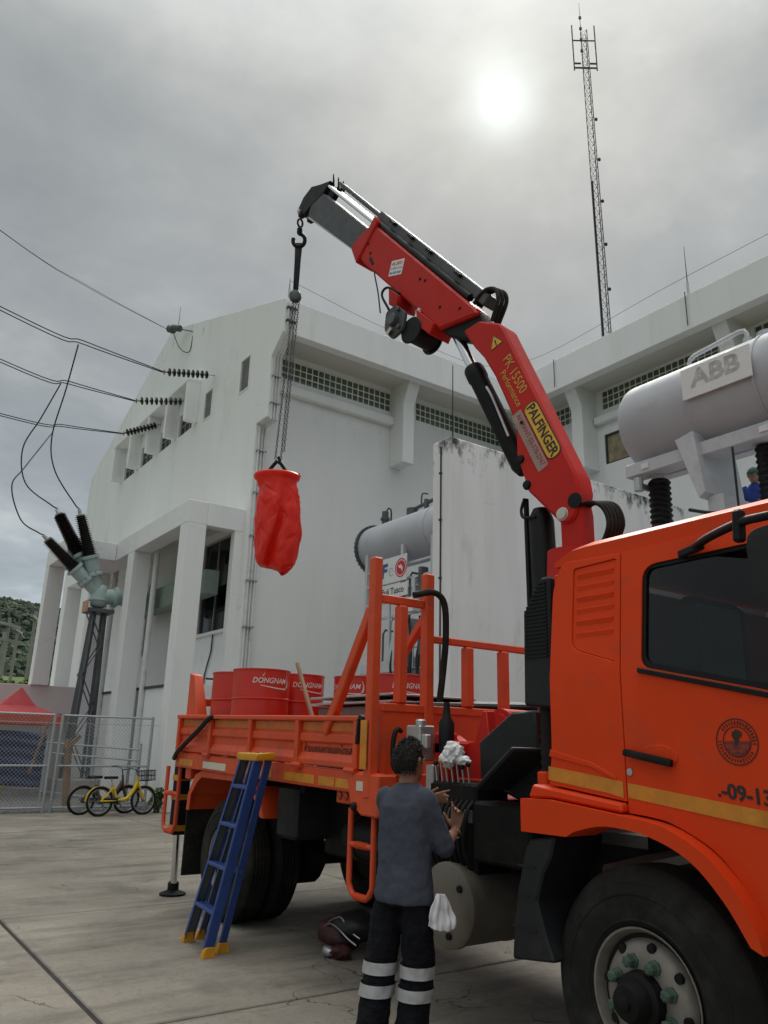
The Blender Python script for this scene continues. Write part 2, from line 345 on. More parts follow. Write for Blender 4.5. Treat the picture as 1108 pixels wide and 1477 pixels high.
for i in range(len(XS)-1):
    for j in range(len(YS)-1):
        g = 0.011 if j != 4 else 0.016
        MB().box(XS[i]+g, XS[i+1]-g, YS[j]+g, YS[j+1]-g, -0.2, random.uniform(-0.0025, 0.0025)).build('slab', GROUND_M, apron, bevel=0.008, smooth=0)

# gravel yard behind the fence
GRAVEL = mk('grey_gravel', (0.20, 0.20, 0.195), 0.9, var=0.35, vs=40, bump=0.6, bs=50, pos=True)
tag(MB().box(-14, 8.4, 19.12, 40, -0.3, -0.004).build('gravel_yard', GRAVEL, smooth=0), kind='structure')
gb = MB()
for _ in range(6500):
    x = random.uniform(1.5, 8.2); y = 19.25+abs(random.gauss(0, 1))*2.4; r = random.uniform(0.02, 0.05)
    a = random.random()*6.28; c, s = math.cos(a)*r, math.sin(a)*r; k = random.uniform(0.5, 1.0); zc = r*0.3
    gb.add([(x+c,y+s,zc),(x-s*k,y+c*k,zc),(x-c,y-s,zc),(x+s*k,y-c*k,zc),(x+random.uniform(-.01,.01),y,zc+r*0.8)], [(0,1,4),(1,2,4),(2,3,4),(3,0,4)])
tag(gb.build('gravel', GRAVEL, smooth=0), 'loose grey gravel in the yard behind the fence', 'gravel', kind='stuff')

# ------------------------------------------------------------ far hills with forest
HILL_M = mk('hillside', (0.055, 0.085, 0.025), 0.95, var=0.4, vs=0.03, dirt=((0.03, 0.05, 0.02), 0.5, 0.08), pos=True)
def hz(x, y):
    d = (y-120)/330.0
    if d <= 0: return -0.5
    h = 78*(1-math.exp(-2.2*d*d)) * (0.86+0.14*math.sin(x*0.008+0.4)) * (1-0.00105*max(0, x-20)) 
    return h + 6.0*noise.noise(Vector((x*0.011, y*0.011, 0)))-0.5
hm = MB(); nx, ny = 60, 36; vs_ = []
for j in range(ny+1):
    for i in range(nx+1):
        x = -520+i*20; y = 110+j*16; vs_.append((x, y, hz(x, y)))
hm.add(vs_, [(j*(nx+1)+i, j*(nx+1)+i+1, (j+1)*(nx+1)+i+1, (j+1)*(nx+1)+i) for j in range(ny) for i in range(nx)])
tag(hm.build('hill', HILL_M, smooth=80), kind='structure')
def leafmat(name, c, var=0.45, vs=0.5):
    m = mk(name, c, 0.75, var=var, vs=vs, pos=True, spec=0.3); m.node_tree.nodes['Principled BSDF'].inputs['Subsurface Weight'].default_value = 0.0; return m
FOREST_M = leafmat('forest_leaves', (0.030, 0.050, 0.026), 0.6, 0.1)
_ico = bmesh.new(); bmesh.ops.create_icosphere(_ico, subdivisions=1, radius=1.0); _iv = [v.co.copy() for v in _ico.verts]; _ico.verts.index_update(); _if = [[v.index for v in f.verts] for f in _ico.faces]; _ico.free()
fb = MB()
for k in range(26000):
    y = 185+random.random()**1.2*380; x = random.uniform(0.02*y, 0.34*y)+random.uniform(-6, 6) if k < 22000 else random.uniform(-0.5*y, 0.5*y); z = hz(x, y)
    r = random.uniform(0.7, 2.0); o = Vector((x, y, z+r*0.5+random.uniform(0, 2.6)))
    fb.add([o+Vector((v.x, v.y, v.z*random.uniform(0.7, 1.2)))*r*(0.55+0.8*random.random()) for v in _iv], _if)
tag(fb.build('forest', FOREST_M, smooth=0, fixn=False), 'dark green forest covering the far hillside', 'forest', kind='stuff')
LEAF_L = leafmat('light_leaves', (0.10, 0.15, 0.03), 0.5, 1.5)
LEAF_D = leafmat('dark_leaves', (0.05, 0.09, 0.025), 0.5, 1.5)
def leaf_cloud(mb, c, rad, n, size):
    for _ in range(n):
        d = Vector((random.gauss(0,1), random.gauss(0,1), random.gauss(0,1))).normalized()*(random.random()**0.4)
        lump = 0.75+0.5*noise.noise(Vector((d.x*2.2+c[0], d.y*2.2+c[1], d.z*2.2)))
        p = Vector(c)+Vector((d.x*rad[0], d.y*rad[1], d.z*rad[2]))*lump
        s = size*random.uniform(0.6, 1.4); a = Vector((random.gauss(0,1), random.gauss(0,1), random.gauss(0,.6))).normalized(); b = a.orthogonal().normalized()
        b = (b*math.cos(_)+a.cross(b)*math.sin(_))
        mb.add([p-a*s, p+b*s*0.45, p+a*s, p-b*s*0.45], [(0,1,2,3)])
def shrub(name, label, cat, c, rad, n, size, mat, stems=4):
    t = thing(name, label, cat, (c[0], c[1], 0 if c[2]-rad[2] < 0.3 else c[2]-rad[2]))
    mb = MB(); leaf_cloud(mb, c, rad, n, size); mb.build('crown', mat, t, smooth=0, fixn=False)
    sm = MB(); z0 = t.location.z-0.1
    for i in range(stems):
        a = i*6.28/stems; sm.tube(bez([(c[0]+0.05*math.cos(a), c[1]+0.05*math.sin(a), z0), (c[0]+rad[0]*0.25*math.cos(a), c[1]+rad[1]*0.25*math.sin(a), (z0+c[2])/2), (c[0]+rad[0]*0.5*math.cos(a), c[1]+rad[1]*0.5*math.sin(a), c[2]+rad[2]*0.3)], 4), 0.03, 5)
    sm.build('trunk', mk(name+'_bark', (0.09, 0.07, 0.05), 0.9), t); return t
# ------------------------------------------------------------ the white station building
BLD = thing('station_building', 'large white building with glass-block strips, pitched gable and colonnaded porch', 'building', (8.42, 18.45, 0))
YZ = lambda x0: (lambda a, b, t: (t, a, b))
FR_M = mk('window_frame_aluminium', (0.42, 0.43, 0.43), 0.4, 0.7)
BLOCK_M = mk('glass_block', (0.085, 0.115, 0.085), 0.12, 0.0, var=0.35, vs=1.1, spec=0.8, pos=True)
MORTAR = mk('pale_mortar', (0.78, 0.79, 0.74), 0.8, pos=True)
LOUV_M = mk('louvre_dark', (0.05, 0.05, 0.05), 0.6)
FINS = [23.0, 24.87, 26.75, 28.82, 30.83]
gh = [[(19.40, 4.45), (21.35, 4.45), (21.35, 7.10), (19.40, 7.10)], [(18.86, 6.05), (19.10, 6.05), (19.10, 6.75), (18.86, 6.75)],
      [(19.05, 11.35), (19.72, 11.35), (19.72, 12.45), (19.05, 12.45)], [(21.75, 11.40), (22.40, 11.40), (22.40, 12.40), (21.75, 12.40)],
      [(25.2, 4.2), (25.9, 4.2), (25.9, 6.6), (25.2, 6.6)]]
gwin = [(FINS[k]+0.42, FINS[k+1]-0.22, 11.55, 12.35) for k in range(4)]
gh += [[(a, c), (b, c), (b, d), (a, d)] for a, b, c, d in gwin]
outl = [(18.35, -0.2), (35.9, -0.2), (35.9, 13.05), (26.5, 16.6), (17.1, 13.32), (17.1, 12.3), (17.72, 11.8), (17.72, 10.0), (18.35, 10.0)]
MB().plate(outl, gh, 8.42, 8.74, lambda a, b, t: (t, a, b)).build('gable_wall', WHITE_WALL, BLD, bevel=0.012, smooth=0)
def pane_window(y0, y1, z0, z1, nx_, nz_, name='window'):
    fm = MB(); w = 0.05
    fm.plate([(y0,z0),(y1,z0),(y1,z1),(y0,z1)], [[(y0+w,z0+w),(y1-w,z0+w),(y1-w,z1-w),(y0+w,z1-w)]], 8.50, 8.58, lambda a, b, t: (t, a, b))
    for i in range(1, nx_): fm.box(8.51, 8.57, y0+(y1-y0)*i/nx_-0.022, y0+(y1-y0)*i/nx_+0.022, z0+w, z1-w)
    for i in range(1, nz_): fm.box(8.515, 8.565, y0+w, y1-w, z0+(z1-z0)*i/nz_-0.02, z0+(z1-z0)*i/nz_+0.02)
    f = fm.build(name, FR_M, BLD, smooth=0)
    for i in range(nx_):
        for j in range(nz_):
            ya, yb = y0+(y1-y0)*i/nx_+0.03, y0+(y1-y0)*(i+1)/nx_-0.03; za, zb = z0+(z1-z0)*j/nz_+0.03, z0+(z1-z0)*(j+1)/nz_-0.03
            MB().box(8.535, 8.545, ya, yb, za, zb).build('pane', GLASS, f, smooth=0)
    return f
pane_window(19.40, 21.35, 4.45, 7.10, 2, 1); pane_window(25.2, 25.9, 4.2, 6.6, 1, 1)
for a, b, c, d in gwin: pane_window(a, b, c, d, 3, 2)
MB().box(8.34, 8.50, 19.3, 21.45, 4.36, 4.45).build('window_sill', WHITE_WALL, BLD, bevel=0.01)
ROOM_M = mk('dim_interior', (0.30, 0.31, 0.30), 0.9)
MB().box(8.80, 8.82, 19.3, 20.5, 4.4, 5.3).build('reflection_panel', WHITE_WALL, BLD, smooth=0); MB().box(8.83, 8.85, 19.3, 20.7, 5.55, 6.25).build('reflection_panel', SOFFIT, BLD, smooth=0)  # pale panels added behind the glass to imitate its reflections
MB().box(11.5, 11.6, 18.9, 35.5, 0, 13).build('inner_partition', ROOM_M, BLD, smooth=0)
def louvre(y0, y1, z0, z1, n):
    m = MB(); m.plate([(y0,z0),(y1,z0),(y1,z1),(y0,z1)], [[(y0+.04,z0+.04),(y1-.04,z0+.04),(y1-.04,z1-.04),(y0+.04,z1-.04)]], 8.405, 8.60, lambda a, b, t: (t, a, b))
    f = m.build('louvre_frame', WHITE_WALL, BLD, smooth=0)
    for i in range(n):
        z = z0+.04+(z1-z0-.08)*(i+0.5)/n; h = (z1-z0-.08)/n
        MB().bar((8.47, y0+.04, z), (8.47, y1-.04, z), 0.06, 0.012, (0.45, 0, 0.9)).build('slat', FR_M, f, smooth=0)
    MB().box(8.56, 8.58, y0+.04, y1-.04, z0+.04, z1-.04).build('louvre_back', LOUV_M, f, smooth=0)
louvre(18.86, 19.10, 6.05, 6.75, 8); louvre(19.05, 19.72, 11.35, 12.45, 11); louvre(21.75, 22.40, 11.40, 12.40, 10)
# hood and fins round the four high windows
MB().box(7.97, 8.42, 22.9, 30.95, 12.95, 13.08).build('window_hood', WHITE_WALL, BLD, bevel=0.01, smooth=0)
for y in FINS: MB().box(7.99, 8.42, y-0.09, y+0.09, 11.55, 12.95).build('fin', WHITE_WALL, BLD, bevel=0.008, smooth=0)
# front wall with glass block strips
STR = [(8.95, 13.0), (14.0, 18.1)]
holes = [[(a, 11.65), (b, 11.65), (b, 12.27), (a, 12.27)] for a, b in STR]
MB().plate([(8.74, -0.2), (18.2, -0.2), (18.2, 12.9), (8.74, 12.9)], holes, 18.45, 18.75, lambda a, b, t: (a, t, b)).build('front_wall', WHITE_WALL, BLD, smooth=0)
WST = [(15.35, 18.2), (10.25, 14.42), (5.0, 9.4), (0.0, 4.4)]
wh = [[(a, 11.75), (b, 11.75), (b, 12.37), (a, 12.37)] for a, b in WST]
WWIN = [(13.42, 14.40, 9.95, 10.92), (15.2, 16.2, 9.95, 10.92)]
wh += [[(a, c), (b, c), (b, d), (a, d)] for a, b, c, d in WWIN]
MB().plate([(-4, -0.2), (18.45, -0.2), (18.45, 12.9), (-4, 12.9)], wh, 18.2, 18.5, lambda a, b, t: (t, a, b)).build('wing_wall', WHITE_WALL, BLD, smooth=0)
BOARD_M = mk('stained_board', (0.34, 0.29, 0.18), 0.8, var=0.5, vs=2.2, dirt=((0.06, 0.05, 0.04), 0.6, 2.6), pos=True)
for (a, b, c, d), mt in zip(WWIN, (BOARD_M, LOUV_M)):
    f = MB().plate([(a,c),(b,c),(b,d),(a,d)], [[(a+.05,c+.05),(b-.05,c+.05),(b-.05,d-.05),(a+.05,d-.05)]], 18.23, 18.32, lambda p, q, t: (t, p, q)).build('window', LOUV_M, BLD, smooth=0)
    MB().box(18.28, 18.30, a+.05, b-.05, c+.05, d-.05).build('pane', mt, f, smooth=0)
_bm = MB().box(-0.086, 0.086, -0.03, 0.03, -0.087, 0.087); blk_me = _bm.mesh('glass_block', bevel=0.018, segs=2); blk_me.materials.append(BLOCK_M)
NB = 0
def block_strip(a, b, z0, axis, c):
    n = round((b-a)/0.205); st = (b-a)/n
    if axis == 'x': par = MB().box(a, b, c+0.02, c+0.06, z0, z0+0.62).build('block_mortar', MORTAR, BLD, smooth=0)
    else: par = MB().box(c+0.02, c+0.06, a, b, z0, z0+0.62).build('block_mortar', MORTAR, BLD, smooth=0)
    for i in range(n):
        for j in range(3):
            o = link('glass_block', blk_me, None, par); p = a+st*(i+0.5); z = z0+0.103+0.207*j
            o.scale = (st/0.205, 1, 1)
            if axis == 'x': o.location = (p, c+0.04, z)
            else: o.location = (c+0.04, p, z); o.rotation_euler = (0, 0, math.pi/2)
for a, b in STR: block_strip(a, b, 11.65, 'x', 18.47)
for a, b in WST[:3]: block_strip(a, b, 11.75, 'y', 18.22)
# sills, fascias, soffits, brackets
MB().box(8.74, 13.0, 18.22, 18.45, 11.12, 11.40).build('sill_band', WHITE_WALL, BLD, bevel=0.05, segs=3)
for a, b in ((9.95, 14.62), (4.95, 9.5)): MB().box(17.98, 18.2, a, b, 11.25, 11.5).build('sill_band', WHITE_WALL, BLD, bevel=0.05, segs=3)
MB().box(8.74, 16.88, 17.1, 17.4, 12.3, 13.32).build('fascia', WHITE_FASCIA, BLD, bevel=0.01, smooth=0)
MB().box(16.88, 17.2, -4, 17.1, 12.3, 13.32).build('fascia', WHITE_FASCIA, BLD, bevel=0.01, smooth=0)
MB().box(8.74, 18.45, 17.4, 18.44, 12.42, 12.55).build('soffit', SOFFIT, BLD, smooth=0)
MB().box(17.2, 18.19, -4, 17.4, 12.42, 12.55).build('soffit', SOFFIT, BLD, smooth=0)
def bracket(c0, c1, axis):
    pr = [(0, 9.8), (0.69, 9.8), (0.69, 11.75), (1.02, 12.44), (0, 12.44)]
    if axis == 'x': MB().plate(pr, [], c0, c1, lambda a, b, t: (t, 18.45-a, b)).build('bracket', WHITE_WALL, BLD, bevel=0.012, smooth=0)
    else: MB().plate(pr, [], c0, c1, lambda a, b, t: (18.2-a, t, b)).build('bracket', WHITE_WALL, BLD, bevel=0.012, smooth=0)
bracket(13.0, 13.42, 'x'); bracket(14.65, 15.08, 'y'); bracket(9.6, 10.02, 'y'); bracket(4.6, 5.02, 'y')
ROOF_M = mk('roof_sheet', (0.42, 0.43, 0.42), 0.6, pos=True)
MB().plate([(17.4, 12.6), (35.7, 12.6), (35.7, 12.8), (26.5, 16.3), (17.4, 13.1)], [], 8.75, 40, lambda a, b, t: (t, a, b)).build('roof', ROOF_M, BLD, smooth=0)
MB().box(17.2, 30, -4, 17.4, 12.6, 13.05).build('roof', ROOF_M, BLD, smooth=0)
# porch with columns
PORCH_Y = [18.56, 22.7, 26.75, 30.4]
for i, y in enumerate(PORCH_Y): MB().box(6.83, 7.36, y, y+(0.46 if i == 0 else 0.56), -0.2, 6.95).build('column', WHITE_WALL, BLD, bevel=0.012, smooth=0)
MB().box(6.83, 7.36, 18.56, 31.0, 6.951, 7.55).build('porch_beam', WHITE_WALL, BLD, bevel=0.012, smooth=0)
MB().box(7.361, 8.419, 18.562, 18.9, 6.951, 7.548).build('porch_beam', WHITE_WALL, BLD, smooth=0)
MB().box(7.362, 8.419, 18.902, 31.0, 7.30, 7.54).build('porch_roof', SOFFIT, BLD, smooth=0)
MB().box(8.16, 8.419, 18.57, 18.80, -0.2, 6.95).build('column', WHITE_WALL, BLD, smooth=0)
MB().box(7.55, 8.419, 19.05, 31.0, -0.2, 2.96).build('porch_plinth', WHITE_WALL, BLD, smooth=0)
MB().box(7.50, 7.60, 19.05, 31.0, 2.965, 3.03).build('plinth_trim', LOUV_M, BLD, smooth=0)
# projecting entrance canopy further along, on its raised base
MB().box(5.35, 6.82, 24.5, 27.2, 6.95, 7.5).build('canopy', WHITE_WALL, BLD, bevel=0.01, smooth=0)
MB().box(5.35, 5.86, 26.75, 27.2, 3.15, 6.949).build('column', WHITE_WALL, BLD, bevel=0.01, smooth=0)
PINKISH = mk('pinkish_parapet_paint', (0.72, 0.66, 0.65), 0.8, var=0.08, vs=0.5, dirt=((0.5, 0.45, 0.43), 0.3, 1.0), pos=True)
MB().box(4.3, 6.82, 26.9, 34, 2.3, 3.149).build('parapet', PINKISH, BLD, bevel=0.01, smooth=0)
MB().box(4.6, 6.8, 27.6, 34, -0.2, 2.299).build('parapet_base', PINKISH, BLD, smooth=0)
# downpipes and conduits
def pipe(path, r, name='downpipe', mat=None, clamps=True):
    o = MB().tube(path, r, 10).build(name, mat or PIPE_WHITE, BLD, smooth=60)
    return o
for dx, r in ((0.10, 0.028), (0.19, 0.022), (0.28, 0.03)):
    pipe([(8.42+dx, 18.30, 0.0), (8.42+dx, 18.30, 9.93), (8.42+dx, 17.68, 9.94), (8.42+dx, 17.68, 11.82), (8.42+dx, 17.06, 12.33), (8.42+dx, 17.06, 13.2)], r, 'conduit')
for z in [3.2, 4.4, 5.6, 6.8, 8.0, 9.2]: MB().box(8.47, 8.76, 18.25, 18.345, z, z+0.035).build('pipe_clamp', FR_M, BLD, smooth=0)
for z in [10.4, 11.2]: MB().box(8.47, 8.76, 17.62, 17.715, z, z+0.035).build('pipe_clamp', FR_M, BLD, smooth=0)
for z in [12.6, 13.0]: MB().box(8.47, 8.76, 17.0, 17.095, z, z+0.05).build('pipe_clamp', LOUV_M, BLD, smooth=0)
pipe([(7.48, 22.55, 0.0), (7.48, 22.55, 7.2)], 0.085); pipe([(7.48, 26.6, 0.0), (7.48, 26.6, 7.2)], 0.085)
pipe([(8.38, 20.3, 0), (8.38, 20.3, 3.3), (8.38, 20.0, 3.9), (8.38, 19.9, 6.2)], 0.02, 'conduit', LOUV_M)
pipe([(7.45, 20.6, 2.85), (7.45, 19.4, 2.85), (7.45, 19.4, 2.5)], 0.03, 'cable_tray', LOUV_M)
pipe([(17.07-0.24, 10.42, 12.4), (16.83, 10.42, 13.4)], 0.012, 'lightning_conductor', WIRE)
pipe([(16.84, 15.1, 12.4), (16.84, 15.1, 13.34)], 0.012, 'lightning_conductor', WIRE)
# roof lightning rods
def rod(p, h, label, lean=(0,0), post=0.45):
    t = thing('lightning_rod', label, 'lightning rod', p)
    MB().cyl(p, (p[0], p[1], p[2]+post), 0.035, n=8).build('post', STEEL, t)
    MB().cyl((p[0], p[1], p[2]+post), (p[0]+lean[0], p[1]+lean[1], p[2]+h), 0.014, 0.006, n=6).build('spike', WIRE, t)
    return t
rod((17.0, 10.42, 13.32), 1.55, 'lightning rod on the right-hand fascia above the tank with lettering')
rod((8.6, 17.25, 13.32), 0.75, 'short lightning rod at the gable corner beside the hanging chain')
rod((8.6, 26.45, 16.5), 1.1, 'thin lightning rod on the gable peak', post=0.05)
# conductor wire strung along the roof
lw = MB().tube(bez([(8.6, 17.25, 14.0), (12.5, 17.2, 13.62), (17.0, 17.1, 14.0), (17.0, 10.42, 13.95), (17.0, 2, 14.0)], 8), 0.006, 5).build('roof_wire', WIRE)
tag(lw, 'thin earth wire strung above the roof fascia', 'wire')

# ------------------------------------------------------------ concrete fire wall
fwp = thing('fire_wall', 'tall white concrete blast wall with black-stained top standing behind the truck', 'wall', (9.63, 11.5, 0))
MB().box(9.63, 17.6, 11.5, 12.08, -0.2, 7.76).build('wall', FIREWALL, fwp, bevel=0.02, smooth=0)
MB().box(9.615, 9.90, 11.485, 11.62, -0.2, 7.70).build('corner_pilaster', FIREWALL, fwp, bevel=0.012, smooth=0)
MB().box(9.60, 9.64, 11.78, 11.80, 0, 7.6).build('earth_strip', LOUV_M, fwp, smooth=0)
for z in (2.4, 3.6, 4.8, 6.0, 7.0): MB().box(9.585, 9.64, 11.76, 11.82, z, z+0.04).build('clip', LOUV_M, fwp, smooth=0)
MB().cyl((9.90, 11.75, 7.7), (9.90, 11.75, 9.56), 0.016, 0.01, n=6).build('spike', WIRE, fwp)

# ------------------------------------------------------------ lattice radio mast
mast = thing('radio_mast', 'tall slender lattice radio mast rising behind the right-hand roof', 'mast', (32.2, 25, 0))
Bm = Vector((32.75, 24.9, 0)); H_ = 46.5; LEAN = Vector((-0.0105, 0.0074, 0))
def corner(k, z):
    s = 0.36-0.12*z/H_; a = R(20+120*k); return Vector((Bm.x+LEAN.x*z+s*math.cos(a), Bm.y+LEAN.y*z+s*math.sin(a), z))
MASTM = mk('mast_steel', (0.10, 0.105, 0.11), 0.5, 0.4)
for k in range(3): MB().cyl(corner(k, 0), corner(k, H_-0.6), 0.035, 0.028, n=6).build('leg', MASTM, mast)
lac = MB(); nseg = 74
for i in range(nseg):
    z0, z1 = (H_-0.6)*i/nseg, (H_-0.6)*(i+1)/nseg
    for k in range(3):
        lac.cyl(corner(k, z0), corner((k+1) % 3, z1), 0.011, n=4); lac.cyl(corner(k, z1), corner((k+1) % 3, z1), 0.009, n=4)
tag(lac.build('lacing', MASTM, mast), kind='stuff')
MB().tube([corner(1, 0)+Vector((0.1, 0, 0)), corner(1, H_-12)+Vector((0.1, 0, 0))], 0.06, 6).build('feeder_cables', WIRE, mast)
for k, z in enumerate((24, 27, 30, 33, 36, 39)): MB().box(Bm.x+LEAN.x*z+0.22, Bm.x+LEAN.x*z+0.36, Bm.y+LEAN.y*z-0.22, Bm.y+LEAN.y*z-0.1, z, z+0.15).build('obstruction_lamp', WIRE, mast)
TPX, TPY = Bm.x+LEAN.x*H_, Bm.y+LEAN.y*H_
MB().cyl((TPX-0.3, TPY, H_-4), (TPX-0.35, TPY, H_+1.6), 0.04, 0.012, n=6).build('spike', MASTM, mast)
for s in (-1, 1):
    a = MB(); dx = Vector((0.816, -0.578, 0))*s*0.72
    c = Vector((TPX-0.05, TPY, 0))+dx
    a.cyl(c+Vector((0,0,H_-3.7)), c+Vector((-0.05,0,H_-0.1)), 0.045, n=6); a.cyl(c+Vector((0,0,H_-3.5)), c-dx+Vector((0,0,H_-3.5)), 0.06, n=6); a.cyl(c+Vector((0,0,H_-3.15)), c-dx*0.6+Vector((0,0,H_-3.15)), 0.06, n=6); a.cyl(c+Vector((0,0,H_-1.3)), c-dx+Vector((0,0,H_-1.3)), 0.045, n=6)
    a.build('dipole_antenna', MASTM, mast)
for i in range(4): MB().box(TPX-0.40, TPX-0.27, TPY-0.06, TPY+0.06, H_-2.4+i*0.9, H_-2.2+i*0.9).build('antenna_element', MASTM, mast)
# ------------------------------------------------------------ transformers
TANK_G = mk('grey_tank_paint', (0.49, 0.51, 0.555), 0.65, var=0.07, vs=1.2, dirt=((0.30, 0.29, 0.28), 0.3, 1.8), spec=0.2, bump=0.1, bs=20, pos=True)
TANK_W = mk('pale_grey_paint', (0.56, 0.58, 0.62), 0.5, var=0.06, vs=1.5, dirt=((0.25, 0.24, 0.22), 0.3, 2.0), pos=True)
SIGN_W = mk('sign_white', (0.78, 0.79, 0.79), 0.45, var=0.04, vs=4, dirt=((0.4, 0.4, 0.38), 0.12, 5))
GREYPRINT = mk('faded_grey_print', (0.46, 0.47, 0.49), 0.6, var=0.35, vs=9)
INK = mk('black_print', (0.015, 0.015, 0.017), 0.5)
BLUEINK = mk('blue_print', (0.03, 0.10, 0.30), 0.5); REDINK = mk('red_print', (0.60, 0.02, 0.04), 0.5)
def text(body, size, mat, parent, org, xd, ud, name='lettering', ext=0.0015, align='CENTER', shear=0.0, sx=1.0, wrap=None, bold=0.0, yal='CENTER', spacing=1.0):
    c = bpy.data.curves.new(name, 'FONT'); c.body = body; c.size = size; c.align_x = align; c.align_y = yal; c.extrude = ext; c.shear = shear; c.offset = bold; c.space_character = spacing; c.resolution_u = 3
    o = bpy.data.objects.new('tmp', c); COL.objects.link(o)
    dg = bpy.context.evaluated_depsgraph_get(); me = bpy.data.meshes.new_from_object(o.evaluated_get(dg)); bpy.data.objects.remove(o)
    xd = Vector(xd).normalized(); ud = Vector(ud).normalized(); nd = xd.cross(ud); org = Vector(org)
    for v in me.vertices:
        x, y, z = v.co; x *= sx
        v.co = wrap(x, y, z) if wrap else org+xd*x+ud*y+nd*z
    me.name = name; me.materials.clear(); me.materials.append(mat)
    return link(name, me, mat, parent)
def corrug(path, r, pitch, name, mat, parent, n=14):
    P = [Vector(p) for p in path]; pts = []; rad = []
    for i in range(len(P)-1):
        L_ = (P[i+1]-P[i]).length; k = max(2, int(L_/pitch*2))
        for j in range(k): pts.append(P[i].lerp(P[i+1], j/k)); rad.append(r*(1.0 if len(rad) % 2 else 0.82))
    pts.append(P[-1]); rad.append(r)
    return MB().tube(pts, r, n, radii=rad).build(name, mat, parent, smooth=60)

abb = thing('transformer', 'grey power transformer with a big oil tank and faded three-letter sign, above the cab', 'transformer', (10.0, 4.5, 0))
def drum(mb, x, y0, y1, z, r, n=48):
    mb.lathe((x, y0, z), (0, 1, 0), [(r*0.55, -0.10), (r*0.85, -0.06), (r, 0.0), (r, y1-y0), (r*0.985, y1-y0+0.05), (r*0.93, y1-y0+0.11), (r*0.8, y1-y0+0.17), (r*0.45, y1-y0+0.22)], n)
mb = MB(); drum(mb, 10.0, 2.0, 7.0, 6.52, 0.72); ct = mb.build('oil_tank', TANK_G, abb, smooth=40)
for y in (4.9, 2.9): MB().lathe((10.0, y-0.02, 6.52), (0, 1, 0), [(0.725, 0), (0.735, 0.005), (0.735, 0.035), (0.725, 0.04)], 48, cap=False).build('weld_seam', TANK_G, ct, smooth=40)
# sign plate on the tank side: stands off the shell
sg = MB().box(-0.52, 0.52, -0.01, 0.01, -0.235, 0.235).mesh('name_plate', bevel=0.004); sgo = link('name_plate', sg, SIGN_W, abb)
sgo.matrix_parent_inverse = Matrix.Identity(4); sgo.location = Vector((9.235, 5.38, 6.64))-abb.location; sgo.rotation_euler = (0, 0, R(-90))
tx = text('ABB', 0.36, GREYPRINT, None, (0, -0.012, 0.03), (1, 0, 0), (0, 0, 1), bold=0.012, sx=1.12); tx.parent = sgo
# cradle, tapered leg, tank body
MB().box(9.45, 9.75, 2.2, 7.12, 5.62, 5.82).build('cradle_beam', TANK_W, abb, bevel=0.01)
MB().box(10.35, 10.55, 2.2, 7.12, 5.84, 6.0).build('cradle_beam', TANK_W, abb, bevel=0.01)
MB().plate([(6.17, 5.92), (5.87, 5.98), (5.77, 5.05), (5.87, 4.98)], [], 9.35, 10.35, lambda a, b, t: (t, a, b)).build('leg', TANK_W, abb, bevel=0.008, smooth=0)
MB().plate([(3.17, 5.92), (2.87, 5.98), (2.77, 5.05), (2.87, 4.98)], [], 9.35, 10.35, lambda a, b, t: (t, a, b)).build('leg', TANK_W, abb, bevel=0.008, smooth=0)
MB().box(9.5, 10.3, 5.60, 5.84, 3.2, 5.02).build('leg_web', TANK_W, abb, bevel=0.01)
MB().box(9.0, 12.6, 1.0, 6.6, 0.3, 4.33).build('main_tank', TANK_W, abb, bevel=0.03)
for i in range(8): MB().box(8.2, 8.9, 1.2+i*0.6, 1.5+i*0.6, 0.8, 4.2).build('radiator', TANK_W, abb, bevel=0.02)
corrug([(9.75, 6.75, 5.55), (9.72, 6.75, 3.6)], 0.17, 0.085, 'bellows_hose', BLACK, abb); corrug([(9.75, 5.08, 5.6), (9.75, 5.08, 3.6)], 0.14, 0.085, 'bellows_hose', BLACK, abb)
MB().cyl((9.7, 6.75, 5.78), (9.75, 6.75, 5.5), 0.1, n=12).build('drain_nozzle', TANK_W, abb)
MB().cyl((9.45, 6.9, 5.45), (9.7, 6.9, 5.45), 0.05, n=10).cyl((9.45, 6.9, 5.36), (9.45, 6.9, 5.56), 0.07, n=10).build('valve', STEEL, abb)
MB().tube([(9.9, 6.12, 7.1), (9.88, 6.16, 7.30), (9.88, 6.13, 7.36), (9.88, 6.05, 7.40), (9.92, 5.35, 7.50), (9.93, 5.28, 7.49), (9.94, 5.25, 7.44), (9.95, 5.25, 7.15)], 0.035, 10).build('vent_pipe', TANK_W, abb, smooth=60)
MB().cyl((9.95, 5.25, 7.2), (9.95, 5.25, 7.36), 0.07, n=12).cyl((9.95, 5.0, 7.28), (9.95, 4.3, 7.34), 0.03, n=8).cyl((9.9, 4.95, 7.15), (9.9, 4.95, 7.30), 0.13, n=16).build('relief_valve', STEEL, abb)
for y in (6.7, 4.85): MB().box(9.43, 9.46, y, y+0.12, 5.68, 5.76).build('rating_tag', SIGN_W, abb)
MB().tube(bez([(9.3, 6.0, 4.83), (9.3, 5.7, 4.72), (9.3, 5.4, 4.66), (9.3, 4.8, 4.58)], 5), 0.025, 6).build('edge_cable', WIRE, abb)
MB().cyl((9.5, 5.40, 4.4), (9.5, 5.40, 5.62), 0.016, n=8).build('gauge_pipe', WIRE, abb)

